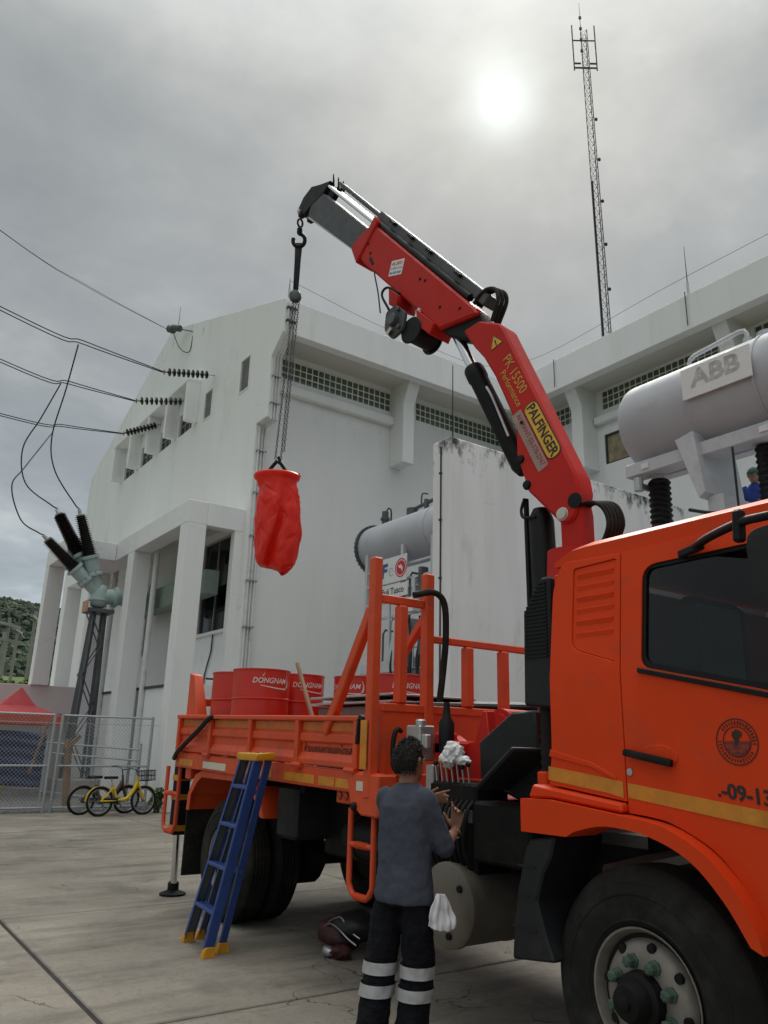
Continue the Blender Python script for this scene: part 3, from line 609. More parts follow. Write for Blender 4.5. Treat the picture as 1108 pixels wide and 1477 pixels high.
fuj = thing('transformer', 'grey transformer with bolted tank and two white name signs, between building and blast wall', 'transformer', (10.8, 14, 0))
mb = MB(); drum(mb, 10.85, 12.3, 15.85, 6.32, 0.60); ft = mb.build('oil_tank', TANK_G, fuj, smooth=40)
MB().lathe((10.85, 15.85, 6.32), (0, 1, 0), [(0.60, -0.03), (0.665, -0.03), (0.665, 0.03), (0.60, 0.03)], 48, cap=False).build('bolt_flange', DARK_STEEL, ft, smooth=40)
bo = MB()
for i in range(36):
    a = i*math.pi/18; bo.cyl((10.85+0.64*math.cos(a), 15.79, 6.32+0.64*math.sin(a)), (10.85+0.64*math.cos(a), 15.92, 6.32+0.64*math.sin(a)), 0.02, n=6)
bo.build('bolts', DARK_STEEL, ft)
MB().lathe((10.85, 13.2, 6.32), (0, 1, 0), [(0.60, -0.02), (0.615, -0.02), (0.615, 0.02), (0.60, 0.02)], 48, cap=False).build('weld_seam', TANK_G, ft, smooth=40)
MB().cyl((10.7, 15.3, 6.86), (10.7, 15.3, 7.2), 0.085, n=12).cyl((10.7, 15.3, 6.98), (10.7, 15.3, 7.04), 0.12, n=12).build('breather', DARK_STEEL, fuj)
MB().tube(bez([(10.7, 15.25, 7.2), (10.7, 15.15, 7.26), (10.7, 15.05, 7.16), (10.7, 15.05, 6.88)], 4), 0.02, 6).build('breather_wire', WIRE, fuj)
MB().cyl((10.75, 14.35, 6.95), (10.75, 14.1, 6.95), 0.07, n=10).cyl((10.75, 14.25, 6.85), (10.75, 14.25, 7.05), 0.14, n=14).cyl((10.75, 14.2, 7.02), (10.75, 13.0, 7.12), 0.045, n=8).cyl((10.75, 13.7, 6.9), (10.75, 13.7, 7.15), 0.06, n=8).cyl((10.75, 13.3, 6.95), (10.75, 13.3, 7.24), 0.08, n=10).tube(bez([(10.75, 13.9, 7.1), (10.7, 13.8, 7.3), (10.7, 13.6, 7.25)], 4), 0.02, 6).build('valve_train', DARK_STEEL, fuj)
for y, z0 in ((15.45, 4.0), (14.0, 3.6), (12.9, 3.6)): MB().box(10.28, 10.38, y-0.05, y+0.05, z0, 6.05).build('upright', TANK_W, fuj, bevel=0.006)
for z in (5.55, 5.2, 4.75, 4.4): MB().box(10.3, 10.36, 12.4, 15.4, z, z+0.05).build('cross_rail', TANK_W, fuj)
def fsign(y, z, w, h, name='sign'):
    m = MB().box(-w/2, w/2, -0.012, 0.012, -h/2, h/2).mesh(name, bevel=0.003); o = link(name, m, SIGN_W, fuj); o.matrix_parent_inverse = Matrix.Identity(4)
    o.location = Vector((10.2, y, z))-fuj.location; o.rotation_euler = (0, 0, R(-90)); return o
s1 = fsign(14.20, 5.47, 1.02, 0.60)
for body, sz, mt, xx, bd in (('F', 0.44, BLUEINK, -0.36, 0.02), ('e', 0.46, GREYPRINT, -0.08, -0.008)):
    q = text(body, sz, mt, None, (xx, -0.014, -0.01), (1, 0, 0), (0, 0, 1), bold=bd, shear=0.15 if body == 'F' else 0); q.parent = s1
def disc(r0, r1, c, n=32):
    m = MB()
    if r0 > 0: m.plate([(c[0]+r1*math.cos(i*6.2832/n), c[1]+r1*math.sin(i*6.2832/n)) for i in range(n)], [[(c[0]+r0*math.cos(i*6.2832/n), c[1]+r0*math.sin(i*6.2832/n)) for i in range(n)]], -0.0135, -0.016, lambda a, b, t: (a, t, b))
    else: m.plate([(c[0]+r1*math.cos(i*6.2832/n), c[1]+r1*math.sin(i*6.2832/n)) for i in range(n)], [], -0.0135, -0.016, lambda a, b, t: (a, t, b))
    return m
for r0, r1, mt in ((0.19, 0.22, REDINK), (0.0, 0.165, REDINK)):
    q = disc(r0, r1, (0.30, 0.0)).build('roundel', mt, None, smooth=0); q.parent = s1
q = MB().plate([(0.20, 0.05), (0.30, 0.08), (0.38, 0.0), (0.36, -0.10), (0.31, -0.02), (0.24, 0.0)], [], -0.0165, -0.018, lambda a, b, t: (a, t, b)).build('roundel_mark', SIGN_W, None, smooth=0); q.parent = s1
s2 = fsign(14.20, 4.97, 1.12, 0.30)
q = text('Fuji Tusco', 0.205, INK, None, (0, -0.014, 0.0), (1, 0, 0), (0, 0, 1), bold=0.003); q.parent = s2
MB().box(10.5, 12.6, 12.6, 15.6, 0.2, 3.5).build('main_tank', TANK_W, fuj, bevel=0.03)
MB().plate([(15.3, 3.15), (15.3, 3.4), (14.3, 3.4), (13.9, 4.3), (13.6, 4.3), (13.9, 3.4), (13.9, 3.15)], [], 10.1, 10.5, lambda a, b, t: (t, a, b)).build('access_ladder_frame', TANK_W, fuj, bevel=0.01)
MB().box(10.05, 10.5, 13.7, 15.0, 2.2, 2.9).build('marshalling_box', SIGN_W, fuj, bevel=0.015)
for i in range(6): MB().box(10.25, 10.45, 12.5+i*0.24, 12.62+i*0.24, 4.5+0.25*(i % 2), 5.4-0.2*(i % 3)).build('terminal_box', (DARK_STEEL, TANK_W, STEEL)[i % 3], fuj, bevel=0.01)
rp2 = random.Random(4)
for i in range(16):
    y = 12.4+i*0.17; z0 = rp2.uniform(1.6, 3.2); z1 = rp2.uniform(3.8, 5.6); x = rp2.uniform(10.22, 10.45); r = rp2.uniform(0.018, 0.045)
    MB().tube([(x, y, z0), (x, y, z1-0.1), (x+0.06, y, z1), (x+0.3, y, z1)], r, 8).build('pipe', (TANK_W, STEEL, DARK_STEEL)[i % 3], fuj, smooth=60)
    if i % 3 == 0: MB().cyl((x, y, z0+0.9), (x, y, z0+0.97), r*2.2, n=12).build('pipe_flange', DARK_STEEL, fuj)
for i in range(7):
    z = 2.3+i*0.45; MB().cyl((10.30, 12.35, z), (10.30, rp2.uniform(13.6, 15.2), z+0.02), rp2.uniform(0.015, 0.03), n=8).build('pipe', (STEEL, TANK_W)[i % 2], fuj)
for i, (y, z) in enumerate(((13.4, 4.55), (12.9, 3.6), (14.9, 4.3), (13.7, 3.1))): MB().box(10.05, 10.25, y-0.14, y+0.14, z-0.16, z+0.16).build('instrument_box', (SIGN_W, DARK_STEEL)[i % 2], fuj, bevel=0.01)
for i in range(9):
    a = random.uniform(12.7, 13.9); MB().tube(bez([(10.22, a, 4.3), (10.1, a+random.uniform(-.25, .25), 3.3), (10.12, a+random.uniform(-.35, .35), 2.4), (10.2, a+random.uniform(-.3, .3), 1.4)], 5), random.uniform(0.018, 0.04), 6).build('cable', WIRE, fuj, smooth=60)
for i in range(3): MB().tube(bez([(10.1, 13.2, 2.6), (10.05, 12.9, 2.2+0.1*i), (10.05, 12.6, 1.8), (10.05, 12.9, 1.5), (10.1, 13.3, 1.8)], 5), 0.03, 6).build('cable', WIRE, fuj, smooth=60)

# ------------------------------------------------------------ gas-duct bushings on a lattice stand
DUCT = mk('pale_green_duct_paint', (0.42, 0.54, 0.53), 0.5, var=0.1, vs=1.5, dirt=((0.3, 0.28, 0.22), 0.3, 2.0), pos=True)
bus = thing('bushing_stand', 'three black ribbed bushings fanning out from a pale green duct on a lattice stand', 'bushing', (6.3, 24, 0))
MB().box(5.75, 6.95, 23.5, 24.7, -0.1, 0.48).build('plinth', CONCRETE, bus, bevel=0.02)
for (xa, ya) in ((-0.27, -0.25), (0.27, -0.25), (-0.27, 0.25), (0.27, 0.25)):
    MB().bar((6.29+xa*1.1, 24+ya*1.1, 0.46), (6.38+xa*0.55, 24+ya*0.55, 5.2), 0.09, 0.09).build('leg', DARK_STEEL, bus)
for i in range(5):
    z0 = 0.57+i*0.92; s = 1 if i % 2 else -1
    for yy in (-0.23, 0.23):
        MB().bar((6.31-s*0.25, 24+yy, z0), (6.32+s*0.23, 24+yy, z0+0.92), 0.07, 0.02).build('brace', DARK_STEEL, bus)
MB().box(6.0, 6.75, 23.65, 24.35, 5.17, 5.28).build('top_plate', DARK_STEEL, bus, bevel=0.005)
MB().box(5.94, 5.98, 23.7, 24.2, 5.17, 5.5).build('warning_plate', mk('orange_label', (0.55, 0.30, 0.18), 0.5, var=0.3, vs=9), bus)
MB().cyl((6.23, 24, 5.71), (8.42, 24, 5.71), 0.23, n=24).build('gas_duct', DUCT, bus)
for x in (6.8, 7.2): MB().cyl((x-0.05, 24, 5.71), (x+0.05, 24, 5.71), 0.31, n=24).build('duct_flange', DUCT, bus)
MB().lathe((6.34, 24, 5.73), (0, 0, 1), [(0.12, -0.4), (0.22, -0.34), (0.25, -0.2), (0.29, -0.19), (0.29, -0.13), (0.25, -0.12), (0.25, 0.1), (0.2, 0.25), (0.1, 0.32)], 24).build('junction', DUCT, bus, smooth=60)
MB().box(7.7, 8.1, 19.2, 25.0, 5.3, 5.95).build('bus_duct', mk('grey_green_duct', (0.20, 0.26, 0.22), 0.5, pos=True), bus, bevel=0.02)
hub = Vector((6.31, 24, 5.77))
tops = [Vector((4.57, 23.94, 7.20)), Vector((4.94, 24.6, 8.20)), Vector((5.39, 23.77, 8.09))]
for i, tp in enumerate(tops):
    d = (tp-hub); L_ = d.length; dn = d.normalized()
    b0 = L_*0.47
    MB().lathe(hub, dn, [(0.19, 0.1), (0.19, b0*0.45), (0.26, b0*0.47), (0.26, b0*0.53), (0.20, b0*0.56), (0.21, b0*0.9), (0.27, b0*0.92), (0.27, b0)], 20).build('housing', DUCT, bus, smooth=40)
    for q in range(8):
        ang = q*math.pi/4; a_ = dn.orthogonal().normalized(); c_ = dn.cross(a_); pp = hub+dn*(b0*0.42)+(a_*math.cos(ang)+c_*math.sin(ang))*0.235
        MB().cyl(pp, pp+dn*0.2, 0.022, n=6).build('bolt', STEEL, bus)
    prof = [(0.19, b0)]; nr = 22; l1 = L_-0.1
    for k in range(nr):
        h0 = b0+(l1-b0)*k/nr; st = (l1-b0)/nr; rr = 0.20-0.045*k/nr
        prof += [(rr-0.04, h0+st*0.1), (rr+0.03, h0+st*0.5), (rr-0.04, h0+st*0.75)]
    prof += [(0.12, l1)]
    MB().lathe(hub, dn, prof, 20).build('ribbed_insulator', mk('dark_porcelain_%d' % i, (0.018, 0.010, 0.009), 0.35), bus, smooth=25)
    MB().lathe(hub, dn, [(0.12, l1), (0.13, l1+0.04), (0.06, l1+0.06), (0.045, l1+0.2)], 12).build('terminal', STEEL, bus)

# ------------------------------------------------------------ overhead line, insulator strings, jumpers
def ins_string(a, b, label, n=9):
    a, b = Vector(a), Vector(b); t = thing('insulator_string', label, 'insulator', a, group='tension insulator strings on the gable wall')
    d = (b-a); L_ = d.length; dn = d.normalized(); s0, s1_ = L_*0.12, L_*0.92
    MB().tube([a, a+dn*s0], 0.018, 6).build('wall_fitting', STEEL, t)
    for k in range(n):
        c = a+dn*(s0+(s1_-s0)*(k+0.5)/n)
        MB().lathe(c-dn*0.05, dn, [(0.03, 0), (0.045, 0.02), (0.125, 0.035), (0.13, 0.05), (0.05, 0.07), (0.035, 0.11)], 14).build('disc', MATS['dark_porcelain_0'], t, smooth=40)
    MB().tube([a+dn*s1_, b], 0.022, 6).cyl(b-dn*0.05+Vector((0,0,-.08)), b-dn*0.05+Vector((0,0,.06)), 0.02, n=6).build('line_clamp', DARK_STEEL, t)
    return t
WL = [((8.42, 21.76, 12.80), (6.75, 21.76, 12.40), (2.08, 21.76, 12.87), 'black disc insulator string nearest the eave, uppermost of the three'),
      ((8.42, 23.93, 12.66), (6.63, 23.93, 12.18), (2.54, 23.93, 12.32), 'black disc insulator string in the middle of the three on the gable'),
      ((8.42, 26.64, 12.73), (7.10, 26.64, 12.02), (3.12, 26.64, 11.66), 'black disc insulator string lowest in view, furthest along the gable')]
for a, b, c, lb in WL: ins_string(a, b, lb)
for i, (a, b, c, lb) in enumerate(WL):
    b, c = Vector(b), Vector(c); e = c+(c-b)*3.0+Vector((0, 0, (1.2, 1.4, 1.0)[i]*1.6))
    lt = thing('power_line', ('upper', 'middle', 'lower')[i]+' twin power conductor running left from the gable wall', 'power line', b, group='overhead conductors to the gable')
    for s in (-1, 1):
        P = bez([b+Vector((0, 0.03*s, 0)), b+(c-b)*0.5+Vector((0, 0.10*s, -0.05)), c+Vector((0, 0.10*s, 0)), e+Vector((0, 0.1*s, 0))], 8)
        MB().tube(P, 0.016, 6).build('conductor', WIRE, lt, smooth=60)
JP = [[(4.23, 21.76, 12.48), (4.3, 22.9, 11.5), (4.32, 24.0, 10.34), (4.53, 23.9, 9.28), (5.2, 23.8, 8.35), (5.36, 23.77, 8.2)],
      [(4.32, 23.93, 12.10), (3.95, 24.1, 10.9), (3.65, 24.5, 9.95), (3.90, 24.6, 8.92), (4.7, 24.6, 8.4), (4.92, 24.6, 8.31)],
      [(4.78, 26.64, 11.43), (3.85, 24.9, 9.5), (3.47, 24.1, 8.6), (3.83, 23.95, 7.62), (4.35, 23.94, 7.32), (4.53, 23.94, 7.27)]]
for i, p in enumerate(JP):
    j = MB().tube(bez(p, 8), 0.02, 6).build('jumper_cable', WIRE, smooth=60)
    tag(j, 'thin dark jumper cable dropping from the '+('upper', 'middle', 'lower')[i]+' conductor to a bushing', 'cable', 'jumpers to the bushings')
ew = thing('earth_wire', 'pair of thin earth wires from upper left to the gable peak', 'wire', (8.42, 26.5, 16.4))
for s in (-1, 1): MB().tube(bez([(8.42, 26.3, 16.35), (5.2, 26.3+0.12*s, 17.05+0.05*s), (2.1, 26.3+0.12*s, 18.05+0.07*s), (-8, 26.3+.12*s, 22.6)], 6), 0.008, 5).build('wire', WIRE, ew)
MB().tube([(8.42, 24.26, 15.5), (7.9, 24.9, 15.75), (8.3, 26.3, 16.3)], 0.02, 6).cyl((8.1, 24.7, 15.7), (7.95, 25.0, 15.82), 0.12, n=12).cyl((8.0, 25.1, 15.8), (7.9, 25.3, 15.9), 0.14, n=12).build('fitting', DARK_STEEL, ew)
MB().tube(bez([(8.0, 25.2, 15.8), (8.2, 24.8, 15.0), (8.38, 24.3, 14.7), (8.42, 24.2, 15.3)], 5), 0.015, 5).build('bond', WIRE, ew)

# ------------------------------------------------------------ chain link fence and gate
FZ = 19.2
def chain_panel(t, x0, x1, y, z0, z1, name='chain_link'):
    m = MB(); p = 0.085; r = 0.0035; w = x1-x0; h = z1-z0
    k = -h
    while k < w:
        for s in (0, 1):
            a0 = max(0, k); b0 = a0-k; L_ = min(w-a0, h-b0)
            if L_ > 0.01:
                if s == 0: P0, P1 = (x0+a0, y, z0+b0), (x0+a0+L_, y, z0+b0+L_)
                else: P0, P1 = (x1-a0, y+0.004, z0+b0), (x1-a0-L_, y+0.004, z0+b0+L_)
                m.cyl(P0, P1, r, n=3, cap=False)
        k += p
    o = m.build(name, STEEL, t, smooth=0, fixn=False); tag(o, kind='stuff'); return o
def gate(x0, x1, y, label, grp, mid=0.98):
    t = thing('fence_panel', label, 'fence', (x0, y, 0), group=grp); r = 0.03
    for x in (x0, x1): MB().cyl((x, y, 0.0), (x, y, 2.12), r+0.004, n=10).build('post', STEEL, t)
    for z in (0.1, mid, 2.08): MB().cyl((x0, y, z), (x1, y, z), 0.024, n=8).build('rail', STEEL, t)
    chain_panel(t, x0+0.03, x1-0.03, y-0.03, 0.05, 2.05)
    return t
gate(1.15, 2.75, FZ, 'chain-link fence panel furthest left, cut by the picture edge', 'chain-link fence')
gate(2.80, 4.46, FZ, 'chain-link gate panel in front of the blue tarpaulin', 'chain-link fence')
gate(4.62, 6.72, FZ, 'chain-link fence panel behind the bicycles', 'chain-link fence')
bw = MB().tube(bez([(1.2, FZ-.02, 1.93), (4, FZ-.02, 1.9), (6.72, FZ-.02, 1.92), (9.2, FZ-0.9, 1.92)], 6), 0.006, 5).build('guide_wire', STEEL); tag(bw, 'single thin wire along the top of the fence', 'wire')
g2 = thing('swung_gate', 'open chain-link gate leaf slanting away behind the fence', 'gate', (6.6, 19.4, 0))
for z in (0.15, 1.1, 1.35): MB().cyl((6.6, 19.5, z), (5.1, 22.4, z+0.1), 0.022, n=8).build('rail', STEEL, g2)
MB().cyl((5.1, 22.4, 0), (5.1, 22.4, 1.5), 0.03, n=8).build('post', STEEL, g2); MB().cyl((6.6, 19.5, 0), (6.6, 19.5, 1.5), 0.03, n=8).build('post', STEEL, g2)

# ------------------------------------------------------------ red tent, blue tarp, small yard things
TENT_M = mk('red_canopy_cloth', (0.50, 0.07, 0.08), 0.7, var=0.15, vs=2); tent = thing('canopy_tent', 'red peaked canopy tent behind the fence', 'tent', (4.6, 25, 0))
tp = MB(); a = (3.2, 23.6, 2.15); b = (5.7, 23.6, 2.15); c = (5.7, 26.2, 2.15); d = (3.2, 26.2, 2.15); ap = (4.75, 24.9, 2.95)
mid = [(4.2, 24.6, 2.42), (5.15, 24.6, 2.42), (5.15, 25.2, 2.42), (4.2, 25.2, 2.42)]
tp.add([a, b, c, d]+mid+[ap], [(0,1,5,4),(1,2,6,5),(2,3,7,6),(3,0,4,7),(4,5,8),(5,6,8),(6,7,8),(7,4,8)]); tp.build('roof_cloth', TENT_M, tent, smooth=0)
vl = MB()
for p, q in ((a, b), (b, c), (c, d), (d, a)): vl.bar((p[0], p[1], 2.03), (q[0], q[1], 2.03), 0.012, 0.24)
vl.build('valance', mk('orange_valance', (0.62, 0.10, 0.05), 0.7), tent, smooth=0)
for p in (a, b, c, d): MB().cyl((p[0], p[1], 0), (p[0], p[1], 2.1), 0.025, n=8).build('pole', STEEL, tent)
TARP = mk('blue_tarpaulin', (0.018, 0.032, 0.105), 0.6, var=0.4, vs=5, stretch=(0.5, 0.5, 5))
tm = MB(); nu, nv = 60, 24; vv = []
for j in range(nv+1):
    for i in range(nu+1):
        u, v = i/nu, j/nv; x = 0.8+4.3*u; z = 0.35+1.35*v
        vv.append((x, 22.6+0.05*math.sin(z*26+2*math.sin(x*1.3))+0.07*noise.noise(Vector((x*1.5, z*5, 0))), z+0.03*math.sin(x*2)))
tm.add(vv, [(j*(nu+1)+i, j*(nu+1)+i+1, (j+1)*(nu+1)+i+1, (j+1)*(nu+1)+i) for j in range(nv) for i in range(nu)])
tag(tm.build('tarpaulin', TARP, smooth=80), 'blue striped tarpaulin screen hung behind the fence gate', 'tarpaulin')
WOOD = mk('rough_wood', (0.22, 0.13, 0.07), 0.85, var=0.3, vs=6)
tag(MB().bar((4.45, 21.0, 0.75), (4.75, 21.0, 2.0), 0.09, 0.06).build('timber_post', WOOD, bevel=0.006), 'brown timber stake leaning behind the gate post', 'stake')
tag(MB().bar((5.2, 20.2, 0.0), (5.1, 20.35, 1.55), 0.16, 0.12).bar((5.05, 20.3, 1.3), (5.35, 20.3, 1.65), 0.1, 0.1).build('tree_stump', WOOD, bevel=0.02), 'old brown stump behind the fence beside the lattice stand', 'stump')
for (x, y, z, w, h, col, nm, lb) in ((4.95, 27.5, 0.9, 0.5, 0.9, (0.55, 0.42, 0.03), 'yellow_bin', 'yellow bin under the red tent'),):
    m = MB(); m.loft([[(x+w/2*sx*k, y+w/2*sy*k, zz_) for sx, sy in ((-1,-1),(1,-1),(1,1),(-1,1))] for zz_, k in ((0, 0.8), (1.55, 1.0), (1.6, 1.08), (1.75, 1.05))]); tag(m.build(nm, mk('yellow_bin_plastic', col, 0.5), bevel=0.02), lb, 'bin')
shrub('shrub', 'bright green shrub at the left edge beyond the parapet', 'shrub', (5.6, 37, 3.2), (1.9, 1.6, 1.2), 1600, 0.13, LEAF_L)
shrub('shrub', 'low light green shrub on the bank behind the white columns', 'shrub', (9.5, 44, 3.4), (3.0, 2.0, 1.6), 1400, 0.16, LEAF_L)
t_ = shrub('weed', 'small grey-green weed at the foot of the corner column', 'plant', (6.75, 18.45, 0.32), (0.22, 0.16, 0.32), 160, 0.07, LEAF_D, 3)
bank = MB(); bank.add([(-30, 40, -0.3), (7.9, 40, -0.3), (7.9, 60, 5.5), (-30, 60, 5.5), (8, 100, 7), (-30, 100, 7), (60, 40, -0.3), (60, 60, 5.5), (60, 100, 7)], [(0,1,2,3),(3,2,4,5),(1,6,7,2),(2,7,8,4)])
tag(bank.build('bank', mk('bright_grass', (0.075, 0.115, 0.03), 0.95, var=0.4, vs=0.7, pos=True), smooth=0), kind='structure')
POLE_M = mk('grey_pole_concrete', (0.30, 0.30, 0.27), 0.9, var=0.15, vs=1, pos=True)
pole = thing('utility_pole', 'grey concrete pole', 'pole', (0, 0, 0), local=True, group='far switchyard poles')
MB().cyl((0,0,-2), (0,0,8.2), 0.14, 0.09, n=8).build('shaft', POLE_M, pole)
MB().box(-1.3, 1.3, -0.08, 0.08, 7.7, 7.85).build('crossarm', POLE_M, pole)
for x in (-1.1, 0, 1.1): MB().cyl((x, 0, 7.85), (x, 0, 8.25), 0.09, 0.06, n=8).build('pin_insulator', DARK_STEEL, pole)
PL = [(9.3, 48, 0.25), (8.3, 50, 0.0), (7.5, 46, -1.3), (6.9, 52, -0.6), (9.9, 56, 0.4), (8.9, 60, 0.0), (6.0, 47, -1.6)]
PLB = ['grey concrete pole with crossarm nearest the white columns, on the bank', 'grey concrete pole second from the white columns', 'shorter grey concrete pole left of the tall pair', 'grey concrete pole further back among the far poles',
       'far grey pole partly behind the leftmost white column', 'farthest grey pole seen between the tall pair', 'grey concrete pole at the left picture edge']
for i, (x, y, z) in enumerate(PL):
    o = pole if i == 0 else copy_tree(pole)
    o.location = (x, y, z); o.rotation_euler = (0, 0, R(random.uniform(20, 75))); o['label'] = PLB[i]

# ------------------------------------------------------------ bicycles
def bicycle(label, loc, rz, fr_col, basket, lean, grp):
    t = thing('bicycle', label, 'bicycle', loc, local=True, group=grp); t.rotation_euler = (R(lean), 0, rz)
    FM = mk('bicycle_paint', fr_col, 0.35, var=0.08); wr = 0.28; wb = 1.02
    for x in (0, wb):
        w = MB(); w.tube([(x+wr*math.cos(i*6.2832/32), 0, 0.30+wr*math.sin(i*6.2832/32)) for i in range(32)], 0.028, 8, closed=True); o = w.build('wheel', RUBBER, t, smooth=60)
        q = MB(); q.tube([(x+(wr-.035)*math.cos(i*6.2832/32), 0, 0.30+(wr-.035)*math.sin(i*6.2832/32)) for i in range(32)], 0.011, 6, closed=True); q.build('rim', STEEL, o, smooth=60)
        q = MB()
        for i in range(14):
            a = i*6.2832/14; q.cyl((x, 0.02*(-1)**i, 0.30), (x+(wr-.04)*math.cos(a), 0, 0.30+(wr-.04)*math.sin(a)), 0.0022, n=3)
        q.build('spokes', STEEL, o); MB().cyl((x, -0.05, 0.30), (x, 0.05, 0.30), 0.028, n=10).build('hub', DARK_STEEL, o)
        fd = [(x+(wr+.035)*math.cos(R(a)), 0, 0.30+(wr+.035)*math.sin(R(a))) for a in (range(20, 185, 10) if x == 0 else range(35, 160, 10))]
        f = MB(); 
        for i in range(len(fd)-1): f.bar(fd[i], fd[i+1], 0.06, 0.008, (fd[i][0]-x, 0, fd[i][2]-0.30))
        f.build('mudguard', FM, t)
    seat = (0.22, 0, 0.78); bb = (0.40, 0, 0.30); head = (0.86, 0, 0.72)
    MB().tube(bez([(0.86, 0, 0.70), (0.76, 0, 0.50), (0.60, 0, 0.34), (0.40, 0, 0.32)], 6), 0.042, 10).build('frame', FM, t, smooth=60)
    MB().tube([(0.40, 0, 0.31), (0.27, 0, 0.62)], 0.034, 8).build('seat_tube', FM, t)
    for s in (-1, 1):
        MB().tube([(0.40, 0.03*s, 0.31), (0, 0.05*s, 0.30)], 0.02, 6).tube([(0.29, 0.02*s, 0.58), (0, 0.05*s, 0.30)], 0.018, 6).build('stay', FM, t); MB().tube(bez([(0.87, 0.045*s, 0.62), (0.95, 0.05*s, 0.45), (wb, 0.05*s, 0.30)], 4), 0.02, 8).build('fork_blade', FM, t)
    MB().tube([(0.885, 0, 0.60), (0.84, 0, 0.82)], 0.026, 8).build('head_tube', FM, t); MB().tube([(0.845, 0, 0.80), (0.81, 0, 0.95)], 0.016, 8).build('stem', DARK_STEEL, t)
    MB().tube(bez([(0.68, -0.28, 0.97), (0.78, -0.2, 0.99), (0.82, 0, 0.95), (0.78, 0.2, 0.99), (0.68, 0.28, 0.97)], 5), 0.013, 8).build('handlebar', DARK_STEEL, t)
    MB().tube([(0.27, 0, 0.62), (0.235, 0, 0.76)], 0.014, 8).build('seat_post', STEEL, t)
    sp = MB(); sp.loft([[(0.08+u*0.30, w_*math.cos(a), 0.785+0.03*math.sin(a)) for a in [i*6.2832/10 for i in range(10)]] for u, w_ in ((0, 0.05), (0.1, 0.095), (0.35, 0.09), (0.65, 0.04), (1, 0.018))]); sp.build('saddle', BLACK, t, smooth=60)
    MB().cyl((0.40, -0.03, 0.30), (0.40, 0.03, 0.30), 0.085, n=20).build('chainring', DARK_STEEL, t)
    MB().bar((0.40, -0.06, 0.30), (0.48, -0.06, 0.17), 0.02, 0.02).box(0.44, 0.53, -0.15, -0.06, 0.155, 0.175).bar((0.40, 0.06, 0.30), (0.32, 0.06, 0.43), 0.02, 0.02).box(0.27, 0.36, 0.06, 0.15, 0.425, 0.445).build('crank', DARK_STEEL, t)
    MB().box(-0.02, 0.40, -0.05, -0.035, 0.26, 0.36).build('chain_guard', BLACK, t, bevel=0.01); MB().tube([(0.16, 0.06, 0.3), (0.1, 0.16, 0.02)], 0.009, 6).build('kickstand', STEEL, t)
    if basket:
        k = MB(); x0, x1, y0, y1, z0, z1 = 0.93, 1.20, -0.17, 0.17, 0.72, 0.93
        for z in (z0, (z0+z1)/2, z1): k.tube([(x0, y0, z), (x1, y0, z), (x1, y1, z), (x0, y1, z)], 0.007, 5, closed=True)
        for i in range(9):
            x = x0+(x1-x0)*i/8; k.cyl((x, y0, z0), (x, y0, z1), 0.004, n=4).cyl((x, y1, z0), (x, y1, z1), 0.004, n=4).cyl((x, y0, z0), (x, y1, z0), 0.004, n=4); y = y0+(y1-y0)*i/8; k.cyl((x0, y, z0), (x0, y, z1), 0.004, n=4).cyl((x1, y, z0), (x1, y, z1), 0.004, n=4)
        k.build('basket', BLACK, t)
    return t
bicycle('yellow step-through bicycle with black basket, the front one by the fence', (5.33, 17.98, 0), R(9), (0.62, 0.43, 0.01), True, -6, 'parked bicycles')
bicycle('dark bicycle standing behind the yellow one', (5.05, 18.45, 0), R(6), (0.12, 0.07, 0.05), False, 7, 'parked bicycles')
# ------------------------------------------------------------ crane truck
ORANGE = mk('orange_red_cab_paint', (0.72, 0.058, 0.011), 0.5, var=0.07, vs=1.6, dirt=((0.40, 0.075, 0.035), 0.32, 4.5), coat=0.0, spec=0.15)
BEDRED = mk('worn_orange_bed_paint', (0.68, 0.078, 0.018), 0.5, var=0.12, vs=2.5, dirt=((0.20, 0.05, 0.03), 0.48, 5.0), bump=0.12, bs=40)
REFLY = mk('yellow_reflective_tape', (0.62, 0.24, 0.02), 0.45, var=0.2, vs=7, dirt=((0.35, 0.17, 0.06), 0.4, 9.0))
REFLO = mk('faded_orange_tape', (0.56, 0.155, 0.02), 0.5, var=0.2, vs=7, dirt=((0.5, 0.07, 0.02), 0.5, 6.0))
REFLW = mk('white_reflective_tape', (0.62, 0.60, 0.52), 0.45, var=0.2, vs=8, dirt=((0.4, 0.33, 0.24), 0.4, 8.0))
RIM_M = mk('dusty_steel_rim', (0.24, 0.222, 0.198), 0.65, 0.3, var=0.2, vs=6, dirt=((0.10, 0.08, 0.06), 0.6, 9))
NUT_G = mk('green_wheel_nut', (0.06, 0.105, 0.08), 0.8, var=0.25, vs=20)
CHASSIS = mk('chassis_black', (0.006, 0.006, 0.0065), 0.65, var=0.3, vs=5, dirt=((0.035, 0.03, 0.025), 0.3, 6), spec=0.25)
DKGREY = mk('dark_grey_plastic', (0.015, 0.016, 0.0185), 0.55, var=0.2, vs=4, dirt=((0.05, 0.047, 0.042), 0.25, 5), bump=0.1, bs=150, spec=0.3)
INTERIOR = mk('cab_interior', (0.02, 0.02, 0.02), 0.8)
CABGLASS = glassmat('tinted_cab_glass', (0.36, 0.39, 0.39))
STEELTANK = mk('brushed_tank_steel', (0.22, 0.20, 0.17), 0.5, 0.6, var=0.15, vs=3, dirt=((0.12, 0.095, 0.07), 0.4, 3.5))
TRK = thing('crane_truck', 'orange-red crane truck with flatbed and headboard frame, parked across the yard', 'truck', (4.5, 5.0, 0))
bedw = lambda co: Vector((co.x, co.y, co.z+0.0165*(co.y-4.93)))
YZp = lambda a, b, t: (t, a, b)
XZp = lambda a, b, t: (a, t, b)
